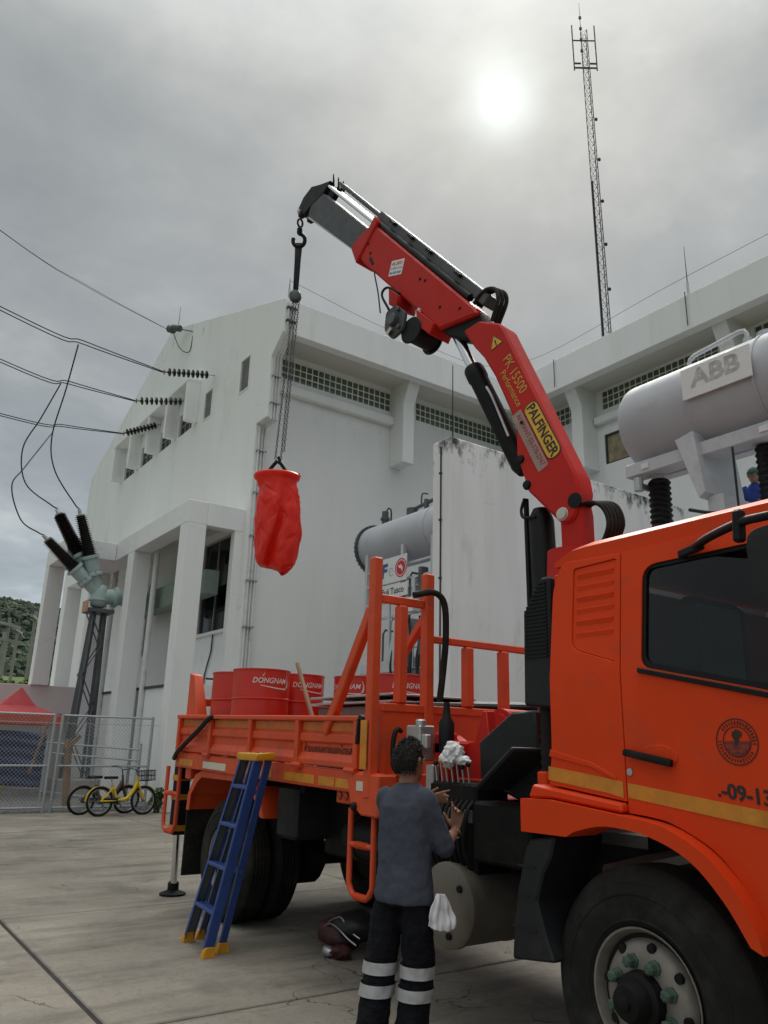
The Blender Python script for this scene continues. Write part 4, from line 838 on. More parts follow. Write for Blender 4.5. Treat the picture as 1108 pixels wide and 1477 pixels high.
def part(name, mb, mat, par=None, tilt=False, **k):
    if tilt: k['warp'] = bedw
    o = mb.build(name, mat, par or TRK, **k)
    if name in ('door', 'cab_rear_quarter', 'cab_sill', 'front_mudguard', 'filter_box'):
        w = o.modifiers.new('wn', 'WEIGHTED_NORMAL'); w.keep_sharp = True
    return o
# --- chassis and running gear
for x in (4.05, 4.80): part('chassis_rail', MB().box(x, x+0.09, 0.9, 8.7, 0.78, 1.05), CHASSIS, bevel=0.01)
for y in (1.4, 3.3, 4.6, 6.2, 8.5): part('cross_member', MB().box(4.1, 4.85, y, y+0.12, 0.80, 1.0), CHASSIS, bevel=0.01)
part('rear_axle', MB().cyl((3.7, 7.45, 0.54), (5.3, 7.45, 0.54), 0.11, n=14).lathe((4.3, 7.45, 0.54), (1, 0, 0), [(0.1, -0.25), (0.27, -0.1), (0.27, 0.1), (0.1, 0.25)], 16), CHASSIS)
part('front_axle', MB().cyl((3.5, 2.56, 0.5), (5.5, 2.56, 0.5), 0.08, n=12).lathe((4.7, 2.56, 0.5), (1, 0, 0), [(0.1, -0.22), (0.24, -0.08), (0.24, 0.08), (0.1, 0.22)], 16), CHASSIS)
part('gearbox', MB().box(4.0, 4.9, 2.2, 4.3, 0.45, 1.15), CHASSIS, bevel=0.06)
part('engine', MB().box(3.75, 5.2, 1.2, 2.9, 0.85, 1.28), CHASSIS, bevel=0.08)
for (p, q, w) in (((3.55, 2.95, 0.98), (3.75, 2.45, 1.14), 0.07), ((3.6, 2.9, 0.75), (3.65, 2.3, 0.8), 0.05), ((3.6, 2.35, 0.85), (3.62, 2.35, 1.2), 0.06), ((3.55, 2.15, 1.0), (3.75, 2.05, 1.1), 0.045)):
    part('suspension_link', MB().cyl(p, q, w, n=10), STEELTANK if w == 0.07 else CHASSIS)
part('leaf_spring', MB().tube(bez([(3.85, 2.0, 0.85), (3.85, 2.56, 0.66), (3.85, 3.15, 0.85)], 5), 0.05, 6), CHASSIS)
part('underbody_box', MB().box(3.75, 4.0, 5.25, 6.15, 0.72, 1.24), BLACK, bevel=0.02)
part('battery_box', MB().box(3.42, 3.95, 6.08, 6.42, 0.84, 1.27), DKGREY, bevel=0.03)
part('air_tank', MB().lathe((3.72, 4.98, 0.92), (0, 1, 0), [(0.10, -0.05), (0.15, -0.02), (0.165, 0.03), (0.165, 0.57), (0.15, 0.62), (0.1, 0.65)], 24), BLACK, smooth=50)
for y in (5.12, 5.45): part('tank_strap', MB().lathe((3.72, y, 0.92), (0, 1, 0), [(0.17, -0.02), (0.174, -0.018), (0.174, 0.018), (0.17, 0.02)], 24, cap=False), DKGREY)
part('prop_shaft', MB().cyl((4.47, 4.2, 0.75), (4.47, 7.3, 0.6), 0.05, n=12), CHASSIS)
part('rear_light_cluster', MB().box(3.36, 3.46, 5.17, 5.36, 1.19, 1.30), BEDRED, bevel=0.01)
for y in (5.21, 5.30): part('marker_lamp', MB().lathe((3.36, y, 1.245), (-1, 0, 0), [(0.03, 0), (0.03, 0.012), (0.018, 0.02)], 12), mk('amber_lens', (0.35, 0.05, 0.01), 0.2))
# --- wheels
def wheel(x, y, z, r, w, face, front):
    """outer face at x, wheel extends to x+w*face"""
    t = []
    prof = [(0.27, 0.05), (0.29, 0.012), (0.31, 0.0), (0.318, -0.008), (0.326, -0.004), (0.36, -0.012), (0.405, -0.013), (0.41, -0.018), (0.42, -0.018), (0.425, -0.011), (0.455, -0.004), (0.462, -0.006), (0.475, 0.004), (0.50, 0.022), (r-0.006, 0.045)]
    n_g = 5; a = 0.055
    for i in range(n_g):
        b = a+(w-0.11)*(i+0.82)/n_g-(w-0.11)*(i)/n_g*0; 
    ribs = []; tw = (w-0.11)/n_g
    for i in range(n_g):
        h0 = 0.055+tw*i; ribs += [(r, h0+0.002), (r, h0+tw-0.012), (r-0.016, h0+tw-0.010), (r-0.016, h0+tw-0.001)]
    prof += ribs[:-2]
    prof += [(q, w-h) for q, h in reversed(prof[:15])]
    kr_ = r/0.53; prof = [(q*kr_ if 0.33 < q < r-0.03 else q, h) for q, h in prof]
    wh = part('wheel', MB().lathe((x, y, z), (face, 0, 0), prof, 72), RUBBER, smooth=30)
    if front: rp = [(0.285, 0.01), (0.292, -0.004), (0.282, -0.002), (0.27, 0.02), (0.262, 0.05), (0.245, 0.055), (0.225, 0.02), (0.19, -0.005), (0.13, -0.008), (0.105, -0.012), (0.02, -0.012)]
    else: rp = [(0.285, 0.01), (0.292, -0.004), (0.282, -0.002), (0.262, 0.03), (0.25, 0.10), (0.22, 0.13), (0.16, 0.135), (0.13, 0.12), (0.02, 0.12)]
    rim = MB().lathe((x, y, z), (face, 0, 0), rp, 48, cap=False).build('rim', RIM_M, wh, smooth=35)
    if front:
        for i in range(8):
            an = i*math.pi/4+0.2; c = (x, y+0.215*math.cos(an), z+0.215*math.sin(an))
            MB().lathe((x-0.001, c[1], c[2]), (1, 0, 0), [(0.020, 0.001), (0.024, 0.02)], 12).build('vent_hole', CHASSIS, wh)
        for i in range(8):
            an = i*math.pi/4+0.45; c = Vector((x-0.006, y+0.155*math.cos(an), z+0.155*math.sin(an)))
            MB().lathe(c, (-1, 0, 0), [(0.034, 0), (0.034, 0.012), (0.026, 0.016), (0.026, 0.05), (0.016, 0.06)], 6 if i % 2 else 8).build('wheel_nut', NUT_G, wh, smooth=30)
        MB().lathe((x-0.01, y, z), (-1, 0, 0), [(0.12, 0), (0.115, 0.05), (0.09, 0.06), (0.085, 0.10), (0.07, 0.13), (0.03, 0.135), (0.028, 0.15), (0.01, 0.155)], 20).build('hub', CHASSIS, wh, smooth=30)
    else:
        MB().lathe((x+0.12, y, z), (-1, 0, 0), [(0.13, 0), (0.12, 0.08), (0.08, 0.12), (0.03, 0.125)], 20).build('hub', CHASSIS, wh)
    return wh
wheel(3.31, 2.575, 0.548, 0.555, 0.29, 1, True); wheel(5.69, 2.575, 0.548, 0.555, 0.29, -1, True)
wheel(3.40, 7.42, 0.54, 0.545, 0.28, 1, False); wheel(3.70, 7.42, 0.54, 0.545, 0.28, 1, False); wheel(5.60, 7.42, 0.54, 0.545, 0.28, -1, False); wheel(5.30, 7.42, 0.54, 0.545, 0.28, -1, False)
# --- rear mudguard and flaps
mgp = [(8.29, 0.92), (8.27, 1.08), (8.12, 1.27), (7.95, 1.315), (6.95, 1.315), (6.72, 1.25), (6.52, 0.98)]
mgi = [(y, z-0.012) for y, z in mgp]
mg = MB()
for i in range(len(mgp)-1): mg.bar((3.68, *mgp[i]), (3.68, *mgp[i+1]), 0.64, 0.014, (0, (7.4-mgp[i][0])*0.3, 1))
mgo = part('rear_mudguard', mg, BEDRED)
part('mudguard_lip', MB().plate(mgp+[(y+(0.07 if y < 7.4 else -0.07)*(1 if z < 1.3 else 0), z-(0.06 if z > 1.2 else 0.0)) for y, z in reversed(mgp)], [], 3.352, 3.366, YZp), BEDRED, mgo)
part('mudguard_inner', MB().box(3.95, 4.0, 6.5, 8.2, 0.9, 1.28), BEDRED, mgo)
part('mud_flap', MB().box(3.38, 3.98, 8.32, 8.345, 0.28, 1.1), RUBBER, bevel=0.004)
# --- bed
part('bed_floor', MB().box(3.37, 5.63, 4.95, 8.6, 1.335, 1.39), BEDRED, tilt=True, bevel=0.005)
for y in (5.3, 6.0, 6.7, 7.4, 8.1): part('bed_crossbearer', MB().box(3.45, 5.55, y, y+0.08, 1.20, 1.333), CHASSIS, tilt=True)
for x0, x1 in ((3.315, 3.40), (5.60, 5.685)): part('bed_side_rail', MB().box(x0, x1, 4.75, 8.63, 1.275, 1.425), BEDRED, tilt=True, bevel=0.008)
for (y0, y1, m) in ((8.12, 8.50, REFLY), (7.30, 7.85, REFLW), (6.35, 7.0, REFLY), (5.62, 6.12, REFLY), (5.02, 5.30, REFLY), (5.32, 5.55, REFLY)):
    part('reflector_strip', MB().box(3.310, 3.316, y0, y1, 1.30, 1.365), m, tilt=True)
ribs = [8.58, 7.73, 6.81, 5.92, 5.03]
prof = [(3.34, 1.795), (3.34, 1.695), (3.318, 1.678), (3.318, 1.622), (3.340, 1.606), (3.340, 1.54), (3.306, 1.485), (3.306, 1.445), (3.36, 1.445), (3.36, 1.795)]
sb = None
for i in range(4):
    o = part('side_board', MB().plate(prof, [], ribs[i+1], ribs[i], lambda a, b, t: (a, t, b)), BEDRED, tilt=True, smooth=0, bevel=0.003)
    if sb is None: sb = o
    MB().box(3.334, 3.340, ribs[i+1]+0.05, ribs[i]-0.05, 1.705, 1.772).build('faded_strip', REFLO, o, warp=bedw)
for y in ribs: part('board_rib', MB().box(3.292, 3.345, y-0.028, y+0.028, 1.44, 1.80), BEDRED, sb, tilt=True, bevel=0.008)
part('board_top_rail', MB().box(3.288, 3.372, 4.96, 8.63, 1.782, 1.822), BEDRED, sb, tilt=True, bevel=0.008)
part('side_board', MB().box(5.64, 5.70, 4.96, 8.63, 1.445, 1.82), BEDRED, tilt=True, bevel=0.008)
part('tail_board', MB().box(3.36, 5.64, 8.60, 8.64, 1.40, 1.80), BEDRED, tilt=True, bevel=0.008)
for y in (7.76, 5.88, 5.08): part('hinge', MB().cyl((3.298, y-0.07, 1.432), (3.298, y+0.07, 1.432), 0.022, n=8).box(3.29, 3.32, y-0.04, y+0.04, 1.40, 1.46), BEDRED, sb, tilt=True)
part('latch', MB().cyl((3.275, 4.94, 1.80), (3.31, 4.94, 1.80), 0.028, n=10).bar((3.275, 4.945, 1.80), (3.275, 4.965, 1.62), 0.03, 0.02), DKGREY, sb, tilt=True)
thai = text('ห้ามบุคคลภายนอกโดยสาร', 0.080, mk('dark_red_print', (0.055, 0.02, 0.015), 0.6), None, (3.3, 5.45, 1.562), (0, -1, 0), (0, 0, 1), bold=0.001, sx=0.95)
for v in thai.data.vertices: v.co = Vector((3.337-abs(v.co.x-3.3), v.co.y, v.co.z+0.0165*(v.co.y-4.93)))
thai.parent = sb; thai.name = 'lettering'
# rope lashing over the side board
part('strap', MB().tube(bez([(3.40, 7.62, 1.83), (3.28, 7.68, 1.84), (3.275, 7.95, 1.72), (3.27, 8.45, 1.50), (3.29, 8.6, 1.42)], 5), 0.026, 6), BLACK)
# corner block with hanging step
part('corner_bracket', MB().plate([(5.14, 1.42), (4.715, 1.42), (4.715, 1.135), (4.93, 1.135), (5.06, 1.20), (5.11, 1.33)], [], 3.295, 3.46, YZp), BEDRED, tilt=True, bevel=0.012)
part('reflector_strip', MB().box(3.289, 3.2955, 4.84, 4.98, 1.30, 1.365), REFLW); part('rubber_stop', MB().lathe((3.296, 5.0, 1.19), (-1, 0, 0), [(0.03, 0), (0.03, 0.015), (0.018, 0.03)], 12), BLACK)
def hanging_step(y0, y1, z0, z1, x=3.36):
    r = 0.05
    t = part('hanging_step', MB().tube([(x, y0, z1), (x, y0, z0+r*1.6), (x, y0+(y1-y0)*0.12, z0+r*0.5), (x, y0+(y1-y0)*0.25, z0), (x, y0+(y1-y0)*0.75, z0), (x, y0+(y1-y0)*0.88, z0+r*0.5), (x, y1, z0+r*1.6), (x, y1, z1)], 0.022, 10), BEDRED, smooth=60)
    zc = z0+(z1-z0)*0.58; MB().cyl((x, y0, zc), (x, y1, zc), 0.02, n=10).build('rung', BEDRED, t)
    for k in range(9):
        for zz_ in (z0, zc):
            yy = y0+(y1-y0)*(0.28+0.44*k/8); MB().lathe((x, yy-0.006, zz_), (0, 1, 0), [(0.021, 0), (0.026, 0.003), (0.026, 0.009), (0.021, 0.012)], 10).build('grip_ring', BEDRED, t)
hanging_step(4.84, 5.14, 0.59, 1.17)
# --- headboard frame (upright posts, rails, panel)
HY0, HY1 = 4.82, 4.90
for i, (x0, x1, z0, z1) in enumerate(((3.285, 3.37, 1.25, 3.01), (3.535, 3.62, 1.921, 2.662), (3.79, 3.88, 1.25, 2.95), (4.21, 4.295, 1.921, 2.40), (4.605, 4.69, 1.921, 2.40), (5.08, 5.17, 1.25, 2.95), (5.60, 5.695, 1.25, 3.01))):
    part('headboard_post', MB().box(x0, x1, HY0, HY1, z0, z1), BEDRED, bevel=0.012)
part('headboard_rail', MB().box(3.371, 3.789, HY0+0.02, HY1-0.02, 2.663, 2.73), BEDRED, bevel=0.008); part('headboard_rail', MB().box(3.881, 5.079, HY0+0.02, HY1-0.02, 2.401, 2.46), BEDRED, bevel=0.008)
part('headboard_rail', MB().box(5.171, 5.599, HY0+0.02, HY1-0.02, 2.663, 2.73), BEDRED, bevel=0.008)
part('headboard_rail', MB().box(3.401, 5.569, HY0+0.01, HY1-0.01, 1.855, 1.920), BEDRED, bevel=0.008); part('headboard_rail', MB().box(3.47, 5.569, HY0-0.03, HY1-0.01, 1.28, 1.42), BEDRED, bevel=0.008)
part('headboard_panel', MB().box(3.401, 5.569, 4.84, 4.862, 1.40, 1.86), BEDRED)
part('headboard_edge_strip', MB().box(3.264, 3.27, 4.83, 4.91, 1.45, 1.79), REFLY)
for x in (3.335, 5.635): part('headboard_brace', MB().bar((x, 4.90, 2.62), (x, 5.50, 1.70), 0.07, 0.085), BEDRED, bevel=0.01)
part('headboard_brace', MB().bar((3.83, 4.88, 2.60), (3.83, 5.2, 2.3), 0.06, 0.06), BEDRED, bevel=0.006)
part('black_hose', MB().tube(bez([(3.62, 4.76, 2.74), (3.80, 4.74, 2.78), (3.90, 4.73, 2.70), (3.925, 4.74, 2.45), (3.91, 4.75, 2.2), (3.89, 4.77, 1.95)], 5), 0.026, 8), RUBBER, smooth=60)
part('grab_handle', MB().tube(bez([(3.52, 4.76, 1.72), (3.47, 4.74, 1.73), (3.44, 4.74, 1.66), (3.44, 4.74, 1.50), (3.47, 4.74, 1.44), (3.52, 4.76, 1.44)], 5), 0.018, 8), BLACK, smooth=60)
# rear corner post
part('rear_stake', MB().loft([[(3.37, 8.58, 1.85), (3.50, 8.58, 1.85), (3.50, 8.28, 1.85), (3.37, 8.28, 1.85)], [(3.38, 8.60, 2.34), (3.48, 8.60, 2.34), (3.48, 8.46, 2.31), (3.38, 8.46, 2.31)]]), BEDRED, bevel=0.008)
part('rear_rail', MB().box(3.5, 5.6, 8.40, 8.46, 1.98, 2.06), BEDRED, bevel=0.006); part('rear_hoop', MB().tube([(3.50, 8.42, 2.28), (3.75, 8.42, 2.28), (3.75, 8.42, 2.05)], 0.012, 6), CHASSIS)
# --- outrigger leg at the rear corner
og = part('outrigger', MB().box(3.42, 3.56, 8.74, 8.90, 0.62, 1.55), CHASSIS, bevel=0.01)
for z in (0.66, 0.98, 1.18): MB().box(3.415, 3.565, 8.735, 8.905, z, z+0.06).build('hazard_band', REFLY, og)
MB().cyl((3.53, 8.88, 0.10), (3.49, 8.82, 0.65), 0.036, n=16).build('chrome_ram', CHROME, og)
MB().lathe((3.535, 8.90, 0.0), (0, 0, 1), [(0.14, 0), (0.14, 0.02), (0.06, 0.05), (0.06, 0.12), (0.04, 0.14)], 20).build('foot_pad', CHASSIS, og)
MB().box(3.42, 5.4, 8.70, 8.72, 1.2, 1.5).build('rear_beam', CHASSIS, og)
hanging_step(8.62, 8.98, 0.66, 1.33, 3.38)
part('lamp_bracket', MB().box(3.36, 3.50, 8.28, 8.42, 1.22, 1.34), BEDRED, bevel=0.008)
part('blue_bottle_rack', MB().box(3.62, 4.05, 8.40, 8.62, 0.86, 1.16), mk('pale_blue_plastic', (0.22, 0.42, 0.62), 0.4, var=0.3, vs=8), bevel=0.03); part('rear_lamp_box', MB().box(3.58, 3.95, 8.36, 8.40, 0.75, 1.0), BLACK, bevel=0.02)
# --- exhaust drum (transverse), valve bank, filter box
mf = part('exhaust_drum', MB().lathe((3.40, 4.08, 0.685), (1, 0, 0), [(0.12, -0.012), (0.225, -0.01), (0.245, 0.0), (0.245, 0.03), (0.235, 0.04), (0.235, 0.42), (0.24, 0.43), (0.24, 0.46), (0.235, 0.47), (0.235, 0.70), (0.2, 0.73)], 40), STEELTANK, smooth=40)
for an in (20, 140, 260): MB().lathe((3.388, 4.08+0.17*math.cos(R(an)), 0.685+0.17*math.sin(R(an))), (-1, 0, 0), [(0.022, -0.01), (0.022, 0.012), (0.012, 0.014)], 8).build('stud', CHASSIS, mf)
flap = [(3.02, 1.19), (3.20, 1.16), (3.24, 1.10), (3.30, 0.90), (3.335, 0.72), (3.35, 0.56), (3.05, 0.60), (3.10, 0.70), (3.16, 0.86), (3.11, 1.0), (3.05, 1.09)]
part('front_mudguard', MB().plate(flap, [], 3.23, 3.62, YZp), DKGREY, bevel=0.012)
for z in (0.72, 0.88, 1.02): part('mudguard_ridge', MB().box(3.224, 3.232, 3.16, 3.29 if z > .8 else 3.33, z, z+0.008), DKGREY)
part('filter_box', MB().plate([(4.01, 1.655), (3.70, 1.84), (3.50, 1.85), (3.45, 1.40), (3.60, 1.30), (4.0, 1.42)], [], 3.60, 4.15, YZp), DKGREY, bevel=0.015)
part('filter_cover', MB().bar((3.62, 3.75, 1.38), (3.55, 3.35, 1.62), 0.5, 0.03), DKGREY, bevel=0.01)
corr = corrug([(3.48, 3.26, 1.90), (3.48, 3.27, 1.50)], 0.055, 0.045, 'intake_hose', RUBBER, TRK)
sn = part('air_snorkel', MB().loft([[(3.37, 3.13, 1.84), (3.66, 3.13, 1.84), (3.66, 3.36, 1.86), (3.37, 3.36, 1.86)], [(3.37, 3.13, 2.4), (3.66, 3.13, 2.4), (3.66, 3.35, 2.4), (3.37, 3.35, 2.4)], [(3.37, 3.13, 2.60), (3.66, 3.13, 2.60), (3.66, 3.20, 2.60), (3.37, 3.20, 2.60)]]), DKGREY, bevel=0.015)
for i in range(20):
    z = 2.13+i*0.0225; yy = 3.345-(max(0, z-2.4)/0.2)*0.14
    MB().box(3.361, 3.372, 3.15, yy-0.02, z, z+0.012).build('louvre_slat', BLACK, sn)
vb = part('valve_bank', MB().box(3.50, 3.80, 3.93, 4.40, 0.78, 1.40), CHASSIS, bevel=0.02)
for i in range(7):
    y = 4.34-i*0.055; h = 1.50+0.02*math.sin(i*2.1)
    lv = MB().cyl((3.53, y, 1.36), (3.50, y-0.01, h), 0.007, n=6).build('lever', STEEL, vb); MB().blob((3.50, y-0.01, h+0.012), 0.017, 2, 0.02).build('knob', mk('yellow_knob', (0.55, 0.45, 0.02), 0.4) if i in (1, 2, 4) else BLACK, lv, smooth=60)
for i in range(9):
    y = 4.36-i*0.05; MB().tube(bez([(3.52, y, 1.30), (3.44, y-0.01, 1.22), (3.45, y+0.02, 1.0), (3.55, y, 0.8)], 4), 0.013, 6).build('hydraulic_hose', RUBBER, vb, smooth=60)
for i in range(6): MB().box(3.485, 3.505, 4.3-i*0.07, 4.34-i*0.07, 1.16, 1.24).build('coupling', (STEEL, DARK_STEEL)[i % 2], vb, bevel=0.005)
part('front_tank', MB().box(3.46, 3.9, 3.42, 3.92, 0.95, 1.30), CHASSIS, bevel=0.02)
part('hydraulic_block', MB().box(3.46, 3.60, 4.46, 4.62, 1.52, 1.76).cyl((3.5, 4.5, 1.75), (3.5, 4.5, 1.80), 0.04, n=10).box(3.47, 3.52, 4.40, 4.46, 1.6, 1.7), STEEL, bevel=0.01); part('hydraulic_stack', MB().box(3.50, 3.56, 4.36, 4.44, 1.1, 1.5), STEEL, bevel=0.006)
part('hydraulic_filter', MB().lathe((3.62, 4.36, 1.58), (0, 0, 1), [(0.05, 0), (0.055, 0.02), (0.055, 0.20), (0.03, 0.24), (0.02, 0.34)], 16), BLACK)
# --- cab
def lean(co): return Vector((co.x+max(0, co.z-2.0)*0.10, co.y, co.z)) if co.x < 4.5 else Vector((co.x-max(0, co.z-2.0)*0.10, co.y, co.z))
LC = [((0, 0, 2.0), (0, 0, 1))]
winh = fillet([(2.475, 2.025), (2.465, 2.545), (1.25, 2.565), (1.25, 1.76)], [0.05, 0.09, 0.06, 0.06], 5)
doorp = [(2.597, 1.335), (2.597, 2.64), (1.20, 2.66), (1.12, 1.7), (1.12, 0.93)]+[(v.x, v.y) for v in bez([(1.95, 0.945, 0), (2.0, 1.045, 0), (2.06, 1.125, 0), (2.17, 1.225, 0), (2.36, 1.308, 0), (2.50, 1.33, 0)], 4)]
for side, xa, xb in ((0, 3.30, 3.35), (1, 5.65, 5.70)):
    dr = part('door', MB().plate(doorp, [winh], xa, xb, YZp), ORANGE, bevel=0.006, cuts=LC, warp=lean, smooth=30)
    w2 = [(2.50, 1.99), (2.49, 2.57), (1.22, 2.59), (1.22, 1.73)]
    MB().plate(fillet([(2.482, 2.017), (2.472, 2.553), (1.24, 2.573), (1.24, 1.752)], 0.05, 4), [fillet([(2.455, 2.048), (2.445, 2.525), (1.27, 2.545), (1.27, 1.79)], 0.05, 4)], xa+0.010, xa+0.035, YZp).build('window_seal', BLACK, dr, warp=lean)
    MB().plate([(2.47, 2.03), (2.46, 2.54), (1.25, 2.56), (1.25, 1.765)], [], xa+0.022, xa+0.026, YZp).build('door_glass', CABGLASS, dr, warp=lean, smooth=0)
    if side: continue
    door = dr
    MB().plate([(2.49, 2.022), (1.24, 1.75), (1.24, 1.725), (2.49, 1.997)], [], 3.288, 3.300, YZp).build('belt_seal', BLACK, door, bevel=0.003)
    hd = MB().bar((3.272, 2.585, 1.617), (3.272, 2.315, 1.572), 0.03, 0.036).build('handle', BLACK, door, bevel=0.012, segs=2)
    MB().plate([(2.50+0.10*math.cos(i*0.3142)*1.1-0.09, 1.60+0.055*math.sin(i*0.3142)) for i in range(20)], [], 3.2955, 3.301, YZp).build('handle_recess', ORANGE, door, bevel=0.002)
    MB().lathe((3.30, 2.575, 1.525), (-1, 0, 0), [(0.017, 0), (0.017, 0.006), (0.006, 0.007)], 14).build('lock', STEEL, door)
    MB().plate([(2.592, 1.473), (1.13, 1.312), (1.13, 1.245), (2.592, 1.406)], [], 3.2965, 3.30, YZp).build('reflector_strip', REFLY, door)
    text('.-09-13', 0.088, INK, door, (3.298, 2.115, 1.470), (0, -1, -0.11), (0, 0, 1), bold=0.002, align='LEFT')
    # round emblem
    EC = (2.0, 1.673); ex = 3.2985
    def ering(r0, r1, m, d=0.0): 
        n = 48; MB().plate([(EC[0]+r1*math.cos(i*6.2832/n), EC[1]+r1*math.sin(i*6.2832/n)) for i in range(n)], [[(EC[0]+r0*math.cos(i*6.2832/n), EC[1]+r0*math.sin(i*6.2832/n)) for i in range(n)]], ex-d, ex-d-0.001, YZp).build('emblem_ring', m, door, smooth=0)
    EM_D = mk('emblem_dark', (0.03, 0.012, 0.008), 0.5); EM_R = mk('emblem_dark_red', (0.16, 0.02, 0.012), 0.5)
    ering(0.094, 0.099, EM_D); ering(0.062, 0.066, EM_D)
    MB().plate(arc(EC, 0.060, 178, 362, 20), [], ex, ex-0.001, YZp).build('emblem_field', EM_R, door, smooth=0)
    MB().plate([(2.012, 1.682), (2.022, 1.70), (2.018, 1.716), (2.006, 1.718), (2.0, 1.727), (1.992, 1.72), (1.984, 1.722), (1.972, 1.708), (1.976, 1.696), (1.988, 1.692), (1.99, 1.676), (1.998, 1.668), (2.004, 1.65), (2.01, 1.66)], [], ex-0.0012, ex-0.002, YZp).build('emblem_map', EM_D, door, smooth=0)
    for k, (oy, oz, rr) in enumerate(((0.035, -0.02, 0.018), (-0.035, -0.02, 0.018), (0.018, -0.038, 0.014), (-0.018, -0.038, 0.014))): MB().plate([(EC[0]+oy+rr*math.cos(i*0.785)*1.3, EC[1]+oz+rr*math.sin(i*0.785)*0.6) for i in range(8)], [], ex-0.0012, ex-0.002, YZp).build('emblem_hand', mk('emblem_mid', (0.26, 0.03, 0.015), 0.5), door, smooth=0)
    em = MB()
    for k in range(34):
        an = R(-70+k*320/33+20); 
        if k in (16, 17): continue
        c = (EC[0]-0.080*math.sin(an), EC[1]+0.080*math.cos(an)); dy, dz = -math.cos(an), -math.sin(an); h = random.uniform(0.006, 0.010); w = random.uniform(0.002, 0.0035)
        em.plate([(c[0]+dy*w-dz*h, c[1]+dz*w+dy*h), (c[0]-dy*w-dz*h, c[1]-dz*w+dy*h), (c[0]-dy*w+dz*h, c[1]-dz*w-dy*h), (c[0]+dy*w+dz*h, c[1]+dz*w-dy*h)], [], ex, ex-0.001, YZp)
    tag(em.build('emblem_lettering', EM_D, door, smooth=0), kind='stuff')
vent = fillet([(2.632, 2.06), (2.93, 2.15), (2.93, 2.605), (2.632, 2.615)], [0.015, 0.06, 0.02, 0.015], 4)
for xa, xb in ((3.30, 3.35), (5.65, 5.70)):
    rp_ = part('cab_rear_quarter', MB().plate(fillet([(2.604, 1.385), (3.11, 1.44), (3.085, 1.6), (3.08, 2.50), (3.02, 2.655), (2.604, 2.64)], [0, 0, 0.1, 0.05, 0.05, 0], 4), [vent], xa, xb, YZp), ORANGE, bevel=0.006, cuts=LC, warp=lean, smooth=30)
    if xa < 4:
        MB().plate([(a+(2.78-a)*0.012, b+(2.37-b)*0.012) for a, b in vent], [], 3.309, 3.34, YZp).build('vent_panel', ORANGE, rp_, bevel=0.004, cuts=LC, warp=lean, smooth=30)
        for i in range(6):
            z = 2.205+i*0.066; MB().add([(3.309, 2.655, z), (3.309, 2.90, z), (3.297 if i % 2 else 3.301, 2.90, z+0.028), (3.297 if i % 2 else 3.301, 2.655, z+0.028), (3.309, 2.90, z+0.033), (3.309, 2.655, z+0.033)], [(0,1,2,3), (3,2,4,5), (0,3,5), (1,4,2)]).build('vent_ridge', ORANGE, rp_, warp=lean, smooth=0)
        MB().plate([(3.108, 1.533), (2.66, 1.483), (2.62, 1.475), (2.62, 1.402), (2.70, 1.418), (3.112, 1.464)], [], 3.2965, 3.30, YZp).build('reflector_strip', REFLY, rp_)
        MB().plate(fillet([(3.10, 1.585), (2.80, 1.535), (2.66, 1.48), (2.66, 1.50), (2.80, 1.56), (3.09, 1.62)], 0.0, 1), [], 3.292, 3.301, YZp).build('body_crease', ORANGE, rp_, bevel=0.003)
sm2 = lambda P, n=4: [(v.x, v.y) for v in bez([(a, b, 0) for a, b in P], n)]
upl = sm2([(2.60, 1.328), (2.36, 1.300), (2.17, 1.217), (2.055, 1.117), (1.993, 1.037), (1.945, 0.937), (1.925, 0.862)])
fend = [(3.245, 1.195), (3.245, 1.362), (3.05, 1.367)]+upl+sm2([(1.977, 0.882), (2.08, 1.033), (2.23, 1.172), (2.438, 1.250), (2.674, 1.270), (2.85, 1.234), (2.93, 1.198)])
for xa, xb in ((3.215, 3.45), (5.55, 5.785)): part('wheel_arch', MB().plate(fend, [], xa, xb, YZp), ORANGE, smooth=0)
for xa, xb in ((3.25, 3.38), (5.62, 5.75)): part('cab_sill', MB().plate([(3.225, 1.366), (3.19, 1.438), (2.604, 1.378), (2.60, 1.334), (3.05, 1.372)], [], xa, xb, YZp), ORANGE, bevel=0.012)
part('cab_sill', MB().box(3.40, 3.48, 3.22, 3.30, 1.33, 1.50), ORANGE, bevel=0.01)
part('cab_rear_wall', MB().box(3.38, 5.62, 3.05, 3.10, 1.3, 2.60), ORANGE, bevel=0.01)
part('cab_floor', MB().box(3.36, 5.64, 1.0, 3.05, 1.30, 1.36), INTERIOR); part('cab_front_panel', MB().box(3.36, 5.64, 0.92, 0.99, 0.7, 1.75), ORANGE, bevel=0.03); part('front_bumper', MB().box(3.32, 5.68, 0.75, 0.92, 0.45, 0.85), ORANGE, bevel=0.04)
part('windscreen', MB().add([(3.42, 0.98, 1.76), (5.58, 0.98, 1.76), (5.52, 1.22, 2.60), (3.48, 1.22, 2.60)], [(0,1,2,3)]), CABGLASS, smooth=0)
part('dashboard', MB().box(3.5, 5.5, 1.0, 1.35, 1.5, 1.85), INTERIOR, bevel=0.05)
st = part('driver_seat', MB().box(3.62, 4.12, 2.35, 2.50, 1.6, 2.42).box(3.62, 4.12, 1.9, 2.4, 1.5, 1.7), INTERIOR, bevel=0.05)
MB().box(3.56, 3.95, 2.30, 2.50, 1.95, 2.36).build('seat_cover', mk('pale_seat_cover', (0.75, 0.72, 0.70), 0.8), st, bevel=0.02, segs=2)
MB().lathe((3.60, 2.32, 2.28), (-1, 0, 0), [(0.035, 0), (0.035, 0.006), (0.01, 0.007)], 16).build('round_sticker', mk('pale_green_sticker', (0.30, 0.48, 0.42), 0.5, var=0.4, vs=30), st)
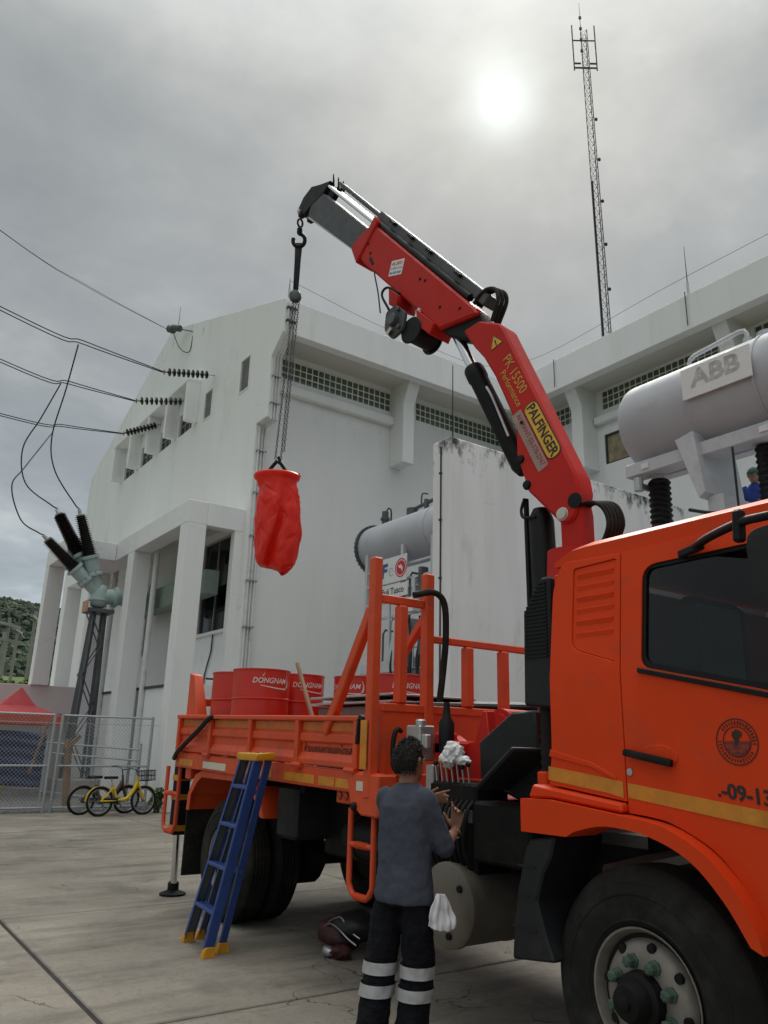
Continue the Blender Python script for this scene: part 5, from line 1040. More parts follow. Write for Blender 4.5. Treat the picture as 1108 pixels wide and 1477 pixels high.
part('dash_bundle', MB().blob((3.52, 1.98, 1.86), 0.075, 2, 0.3, 2, 3, (0.7, 1.3, 0.7)).blob((3.50, 2.12, 1.875), 0.05, 2, 0.3, 2, 8), mk('grey_cloth_bundle', (0.16, 0.17, 0.17), 0.9), smooth=60)
# roof: crowned shell with a rounded rim
rf = MB(); rows = []; ny_, nxx = 18, 26
for j in range(ny_+1):
    v = j/ny_; y = 3.07-v*1.95; row = []
    edge_r = min(1.0, (v*1.95)/0.20); kr = math.sqrt(max(0, 1-(1-edge_r)**2)); 
    for i in range(nxx+1):
        u = -1+2*i/nxx; k = max(0, 1-abs(u)**9)**0.5
        x = 4.5+u*(1.138-0.02*kr*abs(u)**30); top = 2.664+(0.058+0.012*v)*kr+0.05*k*kr+0.03*(1-u*u)*kr
        row.append((x, y, top))
    rows.append(row)
vsr = [p for r in rows for p in r]; n1_ = nxx+1
rf.add(vsr, [(j*n1_+i, j*n1_+i+1, (j+1)*n1_+i+1, (j+1)*n1_+i) for j in range(ny_) for i in range(nxx)])
low = [(4.5+(p[0]-4.5)*1.0, p[1], 2.635) for p in vsr]; rf.add(low, [((j+1)*n1_+i, (j+1)*n1_+i+1, j*n1_+i+1, j*n1_+i) for j in range(ny_) for i in range(nxx)])
nv_ = len(vsr)
bd = [(0*n1_+i) for i in range(n1_)]+[(j*n1_+nxx) for j in range(1, ny_+1)]+[(ny_*n1_+i) for i in range(nxx-1, -1, -1)]+[(j*n1_) for j in range(ny_-1, 0, -1)]
rf.f += [[bd[k], bd[(k+1) % len(bd)], bd[(k+1) % len(bd)]+nv_, bd[k]+nv_] for k in range(len(bd))]
part('cab_roof', rf, ORANGE, smooth=50)
mr = part('mirror_arm', MB().tube(bez([(3.36, 2.17, 2.578), (3.20, 1.98, 2.572), (3.02, 1.72, 2.553), (2.95, 1.57, 2.535), (2.9, 1.3, 2.515)], 5), 0.02, 8), BLACK, smooth=60)
MB().bar((3.35, 2.24, 2.56), (3.31, 2.08, 2.575), 0.03, 0.04).build('arm_foot', BLACK, mr, bevel=0.008); MB().bar((3.02, 1.73, 2.47), (3.02, 1.72, 2.61), 0.045, 0.045).build('arm_clamp', BLACK, mr, bevel=0.01)
MB().plate(fillet([(1.635, 2.475), (1.35, 2.50), (1.36, 2.14), (1.58, 2.18), (1.635, 2.29)], 0.06, 5), [], 2.90, 3.04, YZp).build('mirror_housing', DKGREY, mr, bevel=0.03, segs=3, smooth=50)
part('wire_loop', MB().tube(bez([(4.0, 3.9, 1.95), (3.9, 3.75, 2.35), (3.8, 3.6, 2.42), (3.75, 3.5, 2.25), (3.7, 3.45, 1.95)], 6), 0.010, 6).tube(bez([(4.05, 3.9, 1.9), (3.95, 3.8, 2.25), (3.85, 3.65, 2.34), (3.8, 3.55, 2.1), (3.75, 3.5, 1.9)], 6), 0.010, 6), RUBBER, smooth=60)
# ------------------------------------------------------------ loader crane
CRED = mk('crane_red_paint', (0.52, 0.022, 0.016), 0.5, var=0.08, vs=2.5, dirt=((0.26, 0.025, 0.02), 0.32, 5.0), coat=0.0, spec=0.2)
GUN = mk('gunmetal_boom', (0.07, 0.075, 0.083), 0.55, 0.1, var=0.15, vs=5, dirt=((0.16, 0.15, 0.14), 0.3, 7))
CHD = Vector((math.cos(R(98)), math.sin(R(98)), 0)); CND = Vector((math.sin(R(98)), -math.cos(R(98)), 0)); CP = Vector((4.30, 3.85, 0))
def cp(s, z, t=0.0): return CP+CHD*s+CND*t+Vector((0, 0, z))
CM = lambda a, b, t: cp(a, b, t)
CR = thing('loader_crane', 'red folding loader crane with raised boom mounted behind the cab', 'crane', (4.45, 3.9, 1.2))
def cpart(name, mb, mat, par=None, **k):
    o = mb.build(name, mat, par or CR, **k)
    if name in ('main_boom', 'knuckle_boom', 'boom_extension'):
        w = o.modifiers.new('wn', 'WEIGHTED_NORMAL'); w.keep_sharp = True
    return o
cpart('base_frame', MB().box(3.65, 5.35, 3.55, 4.60, 1.06, 1.30), CRED, bevel=0.02)
cpart('column', MB().lathe((4.42, 3.86, 1.3), (0, 0, 1), [(0.34, 0), (0.34, 0.25), (0.24, 0.32), (0.22, 0.5), (0.20, 1.4), (0.18, 1.75)], 28), CRED, smooth=40)
cpart('slew_housing', MB().cyl((3.98, 4.2, 1.78), (4.55, 4.28, 1.78), 0.11, n=24).cyl((3.95, 4.195, 1.78), (3.985, 4.2, 1.78), 0.075, n=16), CRED)
cpart('base_bracket', MB().plate([(4.52, 1.42), (4.38, 1.42), (4.36, 1.66), (4.42, 1.70), (4.30, 1.64), (4.18, 1.66), (4.10, 1.86), (4.06, 1.86), (4.0, 1.42)], [], 3.72, 3.80, YZp), CRED, bevel=0.01)
cpart('base_bracket', MB().box(3.58, 3.70, 4.32, 4.46, 1.15, 1.72).box(3.58, 3.95, 4.25, 4.5, 1.56, 1.66), CRED, bevel=0.02)
cpart('yoke', MB().plate([(0.03, 3.40), (-0.16, 3.42), (-0.18, 3.30), (-0.18, 2.5), (0.02, 2.5)], [], 0.03, 0.18, CM), CRED, bevel=0.015)
mainp = [(0.969, 5.255), (0.78, 5.285), (0.531, 5.155), (0.50, 5.10), (-0.125, 3.665), (-0.155, 3.60), (-0.172, 3.48), (-0.155, 3.38), (-0.135, 3.30), (-0.105, 3.26), (-0.056, 3.235), (0.005, 3.252), (0.295, 3.569), (0.401, 3.912), (0.398, 4.147), (0.441, 4.278), (0.609, 4.678), (0.729, 4.90), (0.831, 5.033)]
mbm = cpart('main_boom', MB().plate(mainp, [], 0.0, 0.21, CM), CRED, bevel=0.035, segs=1, smooth=25)
def pin(s, z, r, m, t=-0.012, l=0.02): cpart('pivot_pin', MB().lathe(cp(s, z, 0.01), -CND, [(r*1.25, 0), (r*1.25, l*0.5), (r, l*0.6), (r, l*1.3), (r*0.3, l*1.4)], 18), m, mbm, smooth=35)
pin(-0.016, 3.318, 0.042, mk('pale_pin', (0.55, 0.55, 0.5), 0.5, 0.5)); pin(0.298, 3.618, 0.032, BLACK); pin(0.352, 3.848, 0.030, BLACK); pin(0.084, 3.752, 0.058, BLACK, l=0.006); pin(0.33, 4.16, 0.012, BLACK)
kn = [(2.225, 7.055), (0.82, 5.43), (0.79, 5.36), (1.27, 5.395), (2.44, 6.70), (2.565, 6.925), (2.40, 7.0)]
kb = cpart('knuckle_boom', MB().plate(kn, [], 0.0, 0.23, CM), CRED, bevel=0.02, smooth=25)
for s_, z_ in ((2.28, 6.72), (1.45, 6.0), (1.52, 6.05), (1.25, 5.62), (1.0, 5.50), (2.32, 6.86)): cpart('bolt', MB().lathe(cp(s_, z_, 0.002), -CND, [(0.016, 0), (0.016, 0.008), (0.008, 0.01)], 8), BLACK, kb)
cpart('collar', MB().plate([(2.215, 7.16), (2.16, 7.06), (2.50, 6.69), (2.60, 6.93), (2.50, 7.0), (2.30, 7.06)], [], -0.02, 0.25, CM), CRED, kb, bevel=0.012)
ex = cpart('boom_extension', MB().plate([(2.20, 6.90), (2.52, 6.84), (3.53, 7.88), (3.44, 8.12), (3.26, 8.09)], [], 0.035, 0.235, CM), GUN, bevel=0.012)
cpart('wear_strip', MB().bar(cp(2.56, 6.90, 0.05), cp(3.52, 7.87, 0.05), 0.03, 0.02, CND), STEEL, ex)
for t_ in (0.06, 0.21): cpart('extension_rod', MB().cyl(cp(2.20, 7.04, t_), cp(3.15, 8.12, t_), 0.026, n=14), CHROME, ex)
cpart('extension_cylinder', MB().cyl(cp(0.92, 5.60, 0.06), cp(2.22, 7.09, 0.06), 0.04, n=18), BLACK, kb)
cpart('hose_tray', MB().bar(cp(0.74, 5.50, 0.14), cp(2.24, 7.22, 0.14), 0.11, 0.16, CND).bar(cp(2.24, 7.22, 0.14), cp(3.0, 8.10, 0.14), 0.05, 0.12, CND), GUN, kb, bevel=0.01)
for f_ in (0.2, 0.45, 0.62, 0.8): cpart('tray_clip', MB().bar(cp(0.72+1.53*f_, 5.52+1.76*f_, 0.065), cp(0.78+1.53*f_, 5.585+1.76*f_, 0.065), 0.03, 0.10, CND), BLACK, kb)
th = cpart('boom_head', MB().plate([(3.24, 8.05), (3.44, 8.02), (3.60, 7.96), (3.73, 7.98), (3.74, 8.10), (3.64, 8.22), (3.48, 8.29), (3.30, 8.22), (3.10, 8.16)], [], 0.03, 0.10, CM).plate([(3.24, 8.05), (3.44, 8.02), (3.60, 7.96), (3.73, 7.98), (3.74, 8.10), (3.64, 8.22), (3.48, 8.29), (3.30, 8.22), (3.10, 8.16)], [], 0.17, 0.24, CM), BLACK, bevel=0.01)
for s_ in (3.18, 3.08, 2.98): cpart('hose_stub', MB().cyl(cp(s_, 8.18-(3.18-s_)*0.9, 0.15), cp(s_-0.02, 8.34-(3.18-s_)*1.1, 0.12), 0.018, 0.008, n=6), BLACK, th)
cpart('boom_head_pin', MB().cyl(cp(3.69, 8.03, 0.0), cp(3.69, 8.03, 0.27), 0.03, n=12), STEEL, th)
# linkage and cylinders
cpart('knuckle_link', MB().plate([(1.28, 5.40), (1.18, 5.30), (0.92, 5.16), (0.72, 5.22), (0.80, 5.40), (0.95, 5.50)], [], 0.05, 0.22, CM), BLACK, bevel=0.015)
bc = cpart('boom_cylinder', MB().lathe(cp(0.955, 4.90, 0.15), cp(0.42, 3.78, 0.15)-cp(0.955, 4.90, 0.15), [(0.05, -0.03), (0.09, -0.02), (0.095, 0.0), (0.095, 0.1), (0.085, 0.12), (0.085, 1.15), (0.06, 1.22)], 24), BLACK, smooth=35)
cpart('cylinder_rod', MB().cyl(cp(1.19, 5.40, 0.15), cp(0.95, 4.89, 0.15), 0.05, n=18), CHROME, bc)
cpart('cylinder_line', MB().tube(bez([cp(0.72, 4.62, 0.03), cp(0.66, 4.52, 0.02), cp(0.60, 4.35, 0.04), cp(0.50, 4.1, 0.04)], 5), 0.012, 6), STEEL, bc)
lc = cpart('lift_cylinder', MB().lathe(cp(0.22, 1.5, 0.15), cp(0.285, 3.5, 0.15)-cp(0.22, 1.5, 0.15), [(0.09, 0), (0.10, 0.05), (0.10, 1.85), (0.085, 1.9), (0.06, 1.95)], 24), BLACK, smooth=35)
cpart('cylinder_valve', MB().box(-0.04, 0.04, -0.04, 0.04, -0.1, 0.1), BLACK, lc) if False else None
cpart('cylinder_line', MB().cyl(cp(0.385, 2.3, 0.12), cp(0.40, 3.55, 0.12), 0.022, n=8).tube(bez([cp(0.40, 3.55, 0.1), cp(0.42, 3.45, 0.08), cp(0.38, 3.38, 0.06), cp(0.26, 3.36, 0.05)], 4), 0.014, 6), BLACK, lc)
# winch under the knuckle boom
wc = cpart('winch', MB().cyl(cp(1.60, 5.50, -0.02), cp(1.60, 5.50, 0.26), 0.115, n=28).cyl(cp(1.60, 5.50, -0.04), cp(1.60, 5.50, -0.02), 0.14, n=28).cyl(cp(1.60, 5.50, 0.26), cp(1.60, 5.50, 0.28), 0.145, n=28), BLACK, bevel=0.01)
for bp_ in ([(1.95, 6.14), (1.80, 5.98), (1.83, 5.86), (1.94, 5.93)], [(1.55, 5.72), (1.30, 5.46), (1.36, 5.36), (1.52, 5.52)]): cpart('winch_bracket', MB().plate(bp_, [], -0.03, 0.25, CM), CRED, wc, bevel=0.008)
cpart('winch_plate', MB().plate(fillet([(1.93, 5.82), (1.79, 5.85), (1.65, 5.71), (1.68, 5.53), (1.84, 5.48), (1.95, 5.62)], 0.04, 3), [], -0.07, -0.03, CM), GUN, wc, bevel=0.008)
cpart('winch_motor', MB().cyl(cp(1.80, 5.67, -0.13), cp(1.80, 5.67, -0.07), 0.06, n=18).cyl(cp(1.87, 5.57, -0.10), cp(1.87, 5.57, -0.07), 0.028, n=10).cyl(cp(1.74, 5.77, -0.10), cp(1.74, 5.77, -0.07), 0.024, n=10).cyl(cp(1.73, 5.57, -0.10), cp(1.73, 5.57, -0.07), 0.024, n=10), DARK_STEEL, wc, bevel=0.006)
cpart('winch_tag', MB().plate([(1.86, 5.52), (1.80, 5.57), (1.83, 5.60), (1.89, 5.55)], [], -0.105, -0.10, CM), REFLW, wc); cpart('winch_lamp', MB().cyl(cp(1.56, 5.66, 0.02), cp(1.52, 5.72, 0.02), 0.035, n=12), CHROME, wc)
cpart('winch_hose', MB().tube(bez([cp(1.80, 5.76, -0.15), cp(1.92, 5.98, -0.14), cp(1.86, 6.05, -0.12), cp(1.70, 5.92, -0.10)], 6), 0.013, 6), RUBBER, wc)
cpart('trailing_wire', MB().tube(bez([cp(2.24, 6.60, 0.02), cp(2.20, 6.42, 0.0), cp(2.08, 6.12, -0.05), cp(1.98, 5.82, -0.1)], 5), 0.008, 5), WIRE, wc); cpart('wire_clamp', MB().cyl(cp(2.28, 6.66, 0.02), cp(2.23, 6.56, 0.02), 0.03, n=10), BLACK, wc)
# hydraulic hose loops
hz_ = MB()
for k in range(3):
    t_ = 0.06+0.045*k; cpart('hydraulic_hose', MB().tube(bez([cp(0.88, 5.52, t_), cp(0.76, 5.60+0.012*k, t_), cp(0.64-0.012*k, 5.57, t_), cp(0.60-0.012*k, 5.45, t_), cp(0.67, 5.26, t_)], 6), 0.019, 8), RUBBER, smooth=60)
for k in range(5):
    t_ = 0.03+0.026*k; r_ = 0.016*k; cpart('hydraulic_hose', MB().tube(bez([cp(-0.10, 3.36, t_), cp(-0.24, 3.37+r_*0.3, t_), cp(-0.34-r_*0.8, 3.31+r_*0.4, t_), cp(-0.38-r_*0.9, 3.18, t_), cp(-0.32-r_*0.4, 3.04, t_), cp(-0.22, 2.92, t_)], 6), 0.0155, 8), RUBBER, smooth=60)
cpart('hose_grommet', MB().lathe(cp(-0.13, 3.40, 0.005), -CND, [(0.06, 0), (0.06, 0.008), (0.045, 0.009)], 18), BLACK, mbm)
# decals on the main boom
DX = (-CHD*0.42-Vector((0, 0, 0.907))).normalized(); DU = (-CHD*0.907+Vector((0, 0, 0.42))).normalized()
YEL = mk('decal_yellow', (0.72, 0.42, 0.03), 0.45, var=0.08, vs=8); GOLD = mk('decal_gold', (0.60, 0.36, 0.06), 0.5, var=0.1, vs=9); PALEPL = mk('faded_grey_plate', (0.36, 0.24, 0.22), 0.55, var=0.15, vs=12)
def decal(cs, cz, w, h, rad, mat, d, name): 
    c = cp(cs, cz, -d); P = fillet([(-w/2, -h/2), (w/2, -h/2), (w/2, h/2), (-w/2, h/2)], rad, 5)
    return cpart(name, MB().plate(P, [], 0.0, 0.0015, lambda a, b, t: c+DX*a+DU*b-CND*t), mat, mbm, smooth=0)
decal(0.137, 4.046, 0.575, 0.150, 0.07, INK, 0.001, 'name_badge'); decal(0.137, 4.046, 0.555, 0.130, 0.06, YEL, 0.003, 'name_badge_field')
text('PALFINGER', 0.115, INK, mbm, cp(0.137, 4.046, -0.005), DX, DU, ext=0.001, bold=0.003, sx=0.92)
text('PK 15500', 0.125, GOLD, mbm, cp(0.392, 4.62, -0.002), DX, DU, ext=0.001, sx=0.86)
text('Performance', 0.085, GOLD, mbm, cp(0.392, 4.62, -0.002)-DU*0.088+DX*0.09, DX, DU, ext=0.001, sx=0.92)
decal(0.262, 3.99, 0.60, 0.105, 0.012, PALEPL, 0.001, 'dealer_plate'); text('ANIMANT 02-370-2747', 0.062, mk('faded_red_print', (0.28, 0.04, 0.04), 0.5), mbm, cp(0.262, 3.99, -0.003)+DU*0.01, DX, DU, ext=0.001, sx=0.88)
tri = [(0.085*math.cos(R(90+120*k)), 0.085*math.sin(R(90+120*k))) for k in range(3)]
c3 = cp(0.585, 4.985, -0.001); TX = (-CHD*0.95+Vector((0,0,0.3))).normalized(); TU = TX.cross(CND).normalized()*-1
for sc_, m_, d_ in ((1.0, INK, 0.0), (0.86, YEL, 0.002)): cpart('warning_triangle', MB().plate([(a*sc_, b*sc_) for a, b in fillet(tri, 0.012, 3)], [], 0, 0.0015, lambda a, b, t: c3-TX*a-TU*b-CND*(t+d_)), m_, mbm, smooth=0)
text('!', 0.075, INK, mbm, c3-CND*0.0045+TU*0.005, -TX, TU*-1, ext=0.001, bold=0.003)
cs = cp(1.86, 6.34, -0.001); KX = (-CHD*0.96-Vector((0, 0, 0.28))).normalized(); KU = KX.cross(-CND)*-1
cpart('sticker', MB().plate([(-0.10, -0.085), (0.10, -0.085), (0.10, 0.085), (-0.10, 0.085)], [], 0, 0.0015, lambda a, b, t: cs+KX*a+KU*b-CND*t), SIGN_W, kb, smooth=0)
for k, (b_, sz, m_) in enumerate((('45-2051', 0.052, REDINK), ('0-5840-5432', 0.034, GREYPRINT), ('02-575-3421', 0.034, BLUEINK))): text(b_, sz, m_, kb, cs-CND*0.003+KU*(0.045-0.05*k), KX, KU, ext=0.001)

# ------------------------------------------------------------ hook, hand chain hoist, red bag
HP = cp(3.83, 0, 0.14)
hk = thing('hook_block', 'black steel lifting hook and link hanging from the boom tip', 'hook', (HP.x, HP.y, 7.9))
MB().tube([HP+Vector((0.035*math.cos(a), 0.0, 8.0+0.06*math.sin(a))) for a in [i*6.2832/16 for i in range(16)]], 0.014, 8, closed=True).build('shackle', BLACK, hk, smooth=60)
MB().lathe((HP.x, HP.y, 7.93), (0, 0, -1), [(0.02, 0), (0.035, 0.02), (0.035, 0.08), (0.025, 0.10)], 12).build('swivel', BLACK, hk)
rr_ = Vector((0.816, -0.578, 0))
MB().tube([HP+rr_*(0.075*math.sin(R(a)))+Vector((0, 0, 7.74+0.095*math.cos(R(a)))) for a in range(0, 300, 15)], 0.026, 10).build('hook', BLACK, hk, smooth=60)
ch = thing('chain_hoist', 'hand chain hoist with long chains hanging over the red bag', 'hoist', (HP.x, HP.y, 6.95))
MB().loft([[HP+rr_*(w*c_)+Vector((0, 0.012*s_, z)) for c_, s_ in ((-1,-1),(1,-1),(1,1),(-1,1))] for z, w in ((7.70, 0.045), (7.45, 0.036), (7.2, 0.033), (7.02, 0.03))]).build('webbing_sling', BLACK, ch, bevel=0.004)
MB().lathe(HP+Vector((0,0,6.93))-Vector((0.5477, 0.786, 0))*0.06, (0.5477, 0.786, 0), [(0.03, 0), (0.065, 0.01), (0.075, 0.03), (0.06, 0.05), (0.06, 0.07), (0.075, 0.09), (0.065, 0.11), (0.03, 0.12)], 24).build('chain_wheel', DARK_STEEL, ch)
def chain(p, q, name):
    p, q = Vector(p), Vector(q); n = int((q-p).length/0.034); d = (q-p)/n; m = MB()
    a = d.normalized().orthogonal().normalized(); b = d.normalized().cross(a)
    for i in range(n):
        c = p+d*(i+0.5); u = a if i % 2 else b
        pts = [c+d.normalized()*0.022*math.cos(t)+u*0.011*math.sin(t) for t in [k*6.2832/8 for k in range(8)]]; m.tube(pts, 0.0045, 4, closed=True)
    o = m.build(name, DARK_STEEL, ch, smooth=0, fixn=False); tag(o, kind='stuff')
BT = Vector((3.885, 7.78, 4.80))
chain(HP+rr_*-0.02+Vector((0,0,6.9)), BT+rr_*-0.035, 'load_chain'); chain(HP+rr_*0.015+Vector((0,0,6.9)), BT+rr_*0.03, 'load_chain'); chain(HP+rr_*0.05+Vector((0,0,6.92)), BT+rr_*0.06+Vector((0, 0, 0.1)), 'hand_chain')
MB().tube(bez([BT+rr_*0.0+Vector((0, 0, 0.03)), BT+rr_*0.02+Vector((0, 0, -0.02)), BT+Vector((0, 0, -0.05))], 4), 0.02, 8).build('load_hook', BLACK, ch, smooth=60)
bag = thing('hanging_bag', 'red plastic bag hanging from the crane chain', 'bag', (BT.x, BT.y, 3.5))
REDBAG = mk('red_plastic_sheet', (0.82, 0.036, 0.018), 0.30, var=0.10, vs=4, spec=0.45)
dd_ = Vector((0.578, 0.816, 0))
rnd = random.Random(11); NR = 150; grid = []
prf = [(4.575, 0.0, 0.20), (4.590, 0.0, 0.235), (4.605, 0.0, 0.262), (4.585, 0.0, 0.272), (4.555, 0.0, 0.262), (4.53, 0.0, 0.232), (4.46, 0.012, 0.226), (4.38, 0.020, 0.232), (4.28, 0.034, 0.244), (4.18, 0.045, 0.256), (4.08, 0.055, 0.264), (3.98, 0.058, 0.266), (3.88, 0.056, 0.264), (3.78, 0.053, 0.258), (3.68, 0.050, 0.250), (3.60, 0.050, 0.240), (3.54, 0.055, 0.222), (3.50, 0.06, 0.19), (3.485, 0.065, 0.12)]
den_ = prf[:6]
for i in range(5, len(prf)-1):
    for k in range(1, 6): den_.append(tuple(p+(q-p)*k/5 for p, q in zip(prf[i], prf[i+1])))
creases = [(rnd.uniform(3.3, 6.2) if q_ < 46 else rnd.uniform(0, 6.28), rnd.uniform(3.5, 4.5), rnd.uniform(-0.5, 0.5)+(0.6 if rnd.random() < 0.5 else -0.5), rnd.uniform(0.04, 0.13), rnd.uniform(0.012, 0.03), rnd.choice((-1, 1))*rnd.uniform(0.008, 0.018)) for q_ in range(70)]
for ri, (z, off, w) in enumerate(den_):
    ring = []; low = max(0, min(1, (4.54-z)/0.10)); dp_ = max(0, min(1, (4.5-z)/0.6))
    xv = 0.105-0.20*max(0, (4.45-z))/0.95
    for k in range(NR):
        a = k*6.2832/NR; cx_, sy_ = w*math.cos(a), w*0.80*math.sin(a); rad = 0.0
        for (ca_, cz_, th_, ln_, wd_, am_) in creases:
            du = ((a-ca_+3.1416) % 6.2832-3.1416)*w; dz = z-cz_
            if abs(du)+abs(dz) > 0.3: continue
            al = du*math.sin(th_)+dz*math.cos(th_); ac = du*math.cos(th_)-dz*math.sin(th_)
            if abs(ac) < wd_*2: rad += am_*max(0, 1-abs(ac)/wd_)*math.exp(-(al/ln_)**2)
        rad += 0.030*noise.noise(Vector((cx_*7, sy_*7, z*5)))
        k_ = 1+low*rad/w; cx_ *= k_; sy_ *= k_
        if sy_ < 0:
            g = cx_-xv; sy_ += low*dp_*0.115*(math.exp(-g/0.11) if g > 0 else math.exp(g/0.012))*min(1, -sy_/0.06)
        tip = max(0, (3.80-z)/0.32); x_ = cx_/max(w, 1e-3)
        dzz = -tip*(0.075*max(0, 1-abs(x_-0.42)/0.55)-0.015)
        ring.append(BT.xy.to_3d()+rr_*(off+cx_)+dd_*sy_+Vector((0, 0, z+dzz)))
    grid.append(ring)
bb_ = MB().loft(grid).build('bag_body', REDBAG, bag, smooth=180)
nt = REDBAG.node_tree; out_ = next(n for n in nt.nodes if n.type == 'OUTPUT_MATERIAL'); pb = nt.nodes['Principled BSDF']
tl = nt.nodes.new('ShaderNodeBsdfTranslucent'); tl.inputs[0].default_value = (0.85, 0.05, 0.03, 1); ms = nt.nodes.new('ShaderNodeMixShader'); ms.inputs[0].default_value = 0.3
nt.links.new(pb.outputs[0], ms.inputs[1]); nt.links.new(tl.outputs[0], ms.inputs[2]); nt.links.new(ms.outputs[0], out_.inputs[0])
for sg_ in (-1, 1):
    MB().tube(bez([BT+rr_*(0.01*sg_)+Vector((0, 0, -0.02)), BT+rr_*(0.07*sg_)+Vector((0, 0, -0.10)), BT+rr_*(0.125*sg_)+Vector((0, 0, -0.19)), BT+rr_*(0.14*sg_)+Vector((0, 0, -0.26))], 4), 0.022, 8).build('strap', BLACK, bag, smooth=60)
MB().tube([BT+rr_*0.27+Vector((0, 0, -0.21)), BT+rr_*0.255+Vector((0, 0, -0.17)), BT+rr_*0.20+Vector((0,0,-0.19))], 0.012, 6).build('tie', REDBAG, bag)

# ------------------------------------------------------------ drums and clutter on the bed
DRUM_M = mk('red_drum_paint', (0.58, 0.028, 0.014), 0.35, var=0.07, vs=3, dirt=((0.22, 0.03, 0.025), 0.25, 6), coat=0.15)
DW = mk('drum_white_print', (0.75, 0.72, 0.70), 0.5)
def oil_drum(label, x, y, turn):
    z = 1.39+0.0165*(y-4.93)+0.004; t = thing('oil_drum', label, 'drum', (x, y, z), group='red oil drums on the truck bed', local=True, rotz=turn); r = 0.287; h = 0.885
    b = MB().lathe((0, 0, 0), (0, 0, 1), [(r-0.01, 0), (r+0.006, 0.004), (r+0.006, 0.016), (r, 0.022), (r, h*0.32), (r+0.009, h*0.325+0.006), (r+0.009, h*0.325+0.014), (r, h*0.325+0.02), (r, h*0.655), (r+0.009, h*0.66+0.006), (r+0.009, h*0.66+0.014), (r, h*0.66+0.02), (r, h-0.02), (r+0.006, h-0.016), (r+0.006, h-0.002), (r-0.006, h), (r-0.012, h-0.014)], 56).build('shell', DRUM_M, t, smooth=35)
    MB().lathe((0, 0, h-0.02), (0, 0, 1), [(r-0.012, 0), (r-0.012, 0.006), (0.01, 0.006)], 40).build('lid', DRUM_M, t)
    for bx, by in ((0.19, 0), (-0.2, 0.02)): MB().lathe((bx, by, h-0.014), (0, 0, 1), [(0.035, 0), (0.035, 0.012), (0.02, 0.016)], 12).build('bung', DRUM_M, t)
    wr = lambda xx, yy, zz_: Vector(((r+0.0015+max(zz_, 0))*math.sin(xx/r), -(r+0.0015+max(zz_, 0))*math.cos(xx/r), 0.765+yy))
    w = text('DONGNAM', 0.074, DW, t, (0, 0, 0), (1, 0, 0), (0, 0, 1), ext=0.0008, shear=0.2, bold=0.001, sx=0.93, wrap=wr)
    sw = MB(); N_ = 22; up_, dn_ = [], []
    for k in range(N_+1):
        f = k/N_
        if f < 0.7: px = -0.10+0.30*f/0.7; pz = -0.045-0.028*math.sin(f/0.7*math.pi*0.6); th_ = 0.003+0.007*f
        else: g = (f-0.7)/0.3; px = 0.20+0.018*math.sin(g*math.pi); pz = -0.072+0.135*g; th_ = 0.012*(1-g)+0.002
        up_.append((px+(th_ if f > 0.7 else 0), pz+(0 if f > 0.7 else th_))); dn_.append((px-(th_ if f > 0.7 else 0), pz-(0 if f > 0.7 else th_)))
    vv_ = [wr(a, b, 0.0008) for a, b in up_]+[wr(a, b, 0.0008) for a, b in dn_]; sw.add(vv_, [(k, k+1, N_+2+k, N_+1+k) for k in range(N_)]); sw.build('swoosh', DW, t, smooth=0)
    MB().add([wr(-0.085, 0.045, 0.001), wr(-0.075, 0.042, 0.001), wr(-0.06, 0.085, 0.001)], [(0,1,2)]).build('accent_mark', DW, t, smooth=0)
    return t
azc = lambda x, y, off: math.atan2(x, y)*-1+0  # turn so that local -Y faces the viewer's side
oil_drum('nearest red oil drum on the bed with white lettering in full view', 3.66, 7.36, R(-8))
oil_drum('leftmost red oil drum, half hidden behind the nearest drum', 3.74, 8.06, R(6))
oil_drum('red oil drum right behind the nearest drum, its lettering cut off', 4.25, 7.66, R(-4))
oil_drum('red oil drum seen left of the slanted headboard brace', 4.78, 7.22, R(-70))
oil_drum('red oil drum seen through the headboard posts', 4.82, 6.60, R(-10))
zb = lambda y: 1.394+0.0165*(y-4.93)
tag(MB().bar((3.98, 6.72, zb(6.7)+0.25), (3.93, 7.12, 2.40), 0.035, 0.03).build('wooden_stick', mk('pale_wood', (0.38, 0.26, 0.17), 0.8, var=0.2, vs=9), bevel=0.003), 'thin wooden stick leaning on the drums', 'stick')
bx_ = thing('equipment_crate', 'grey steel crate with shiny lid rails on the bed beside the drums', 'crate', (4.1, 6.1, zb(6.1)))
MB().box(3.75, 4.55, 5.25, 6.35, zb(6.1), 1.93).build('crate_body', mk('grey_crate_paint', (0.16, 0.16, 0.155), 0.6, var=0.2, vs=5), bx_, bevel=0.01)
for z in (1.945, 2.0): MB().box(3.70, 4.60, 5.15, 6.42, z, z+0.02).build('lid_sheet', STEEL, bx_, bevel=0.004)
MB().lathe((3.72, 6.55, zb(6.5)), (0, 0, 1), [(0.13, 0), (0.13, 0.40), (0.135, 0.41), (0.135, 0.43), (0.02, 0.44)], 28).build('bucket', STEEL) 
tag(bpy.data.objects['bucket'], 'grey bucket with lid on the bed by the side board', 'bucket')
tag(MB().loft([[(4.0, 5.0, zb(5)), (5.4, 5.0, zb(5)), (5.4, 5.5, zb(5)), (4.0, 5.5, zb(5))], [(3.95, 4.97, 1.95), (5.45, 4.97, 2.0), (5.45, 5.55, 2.05), (3.95, 5.55, 1.98)]]).build('black_trough', BLACK, bevel=0.02), 'black plastic trough behind the headboard posts', 'trough')
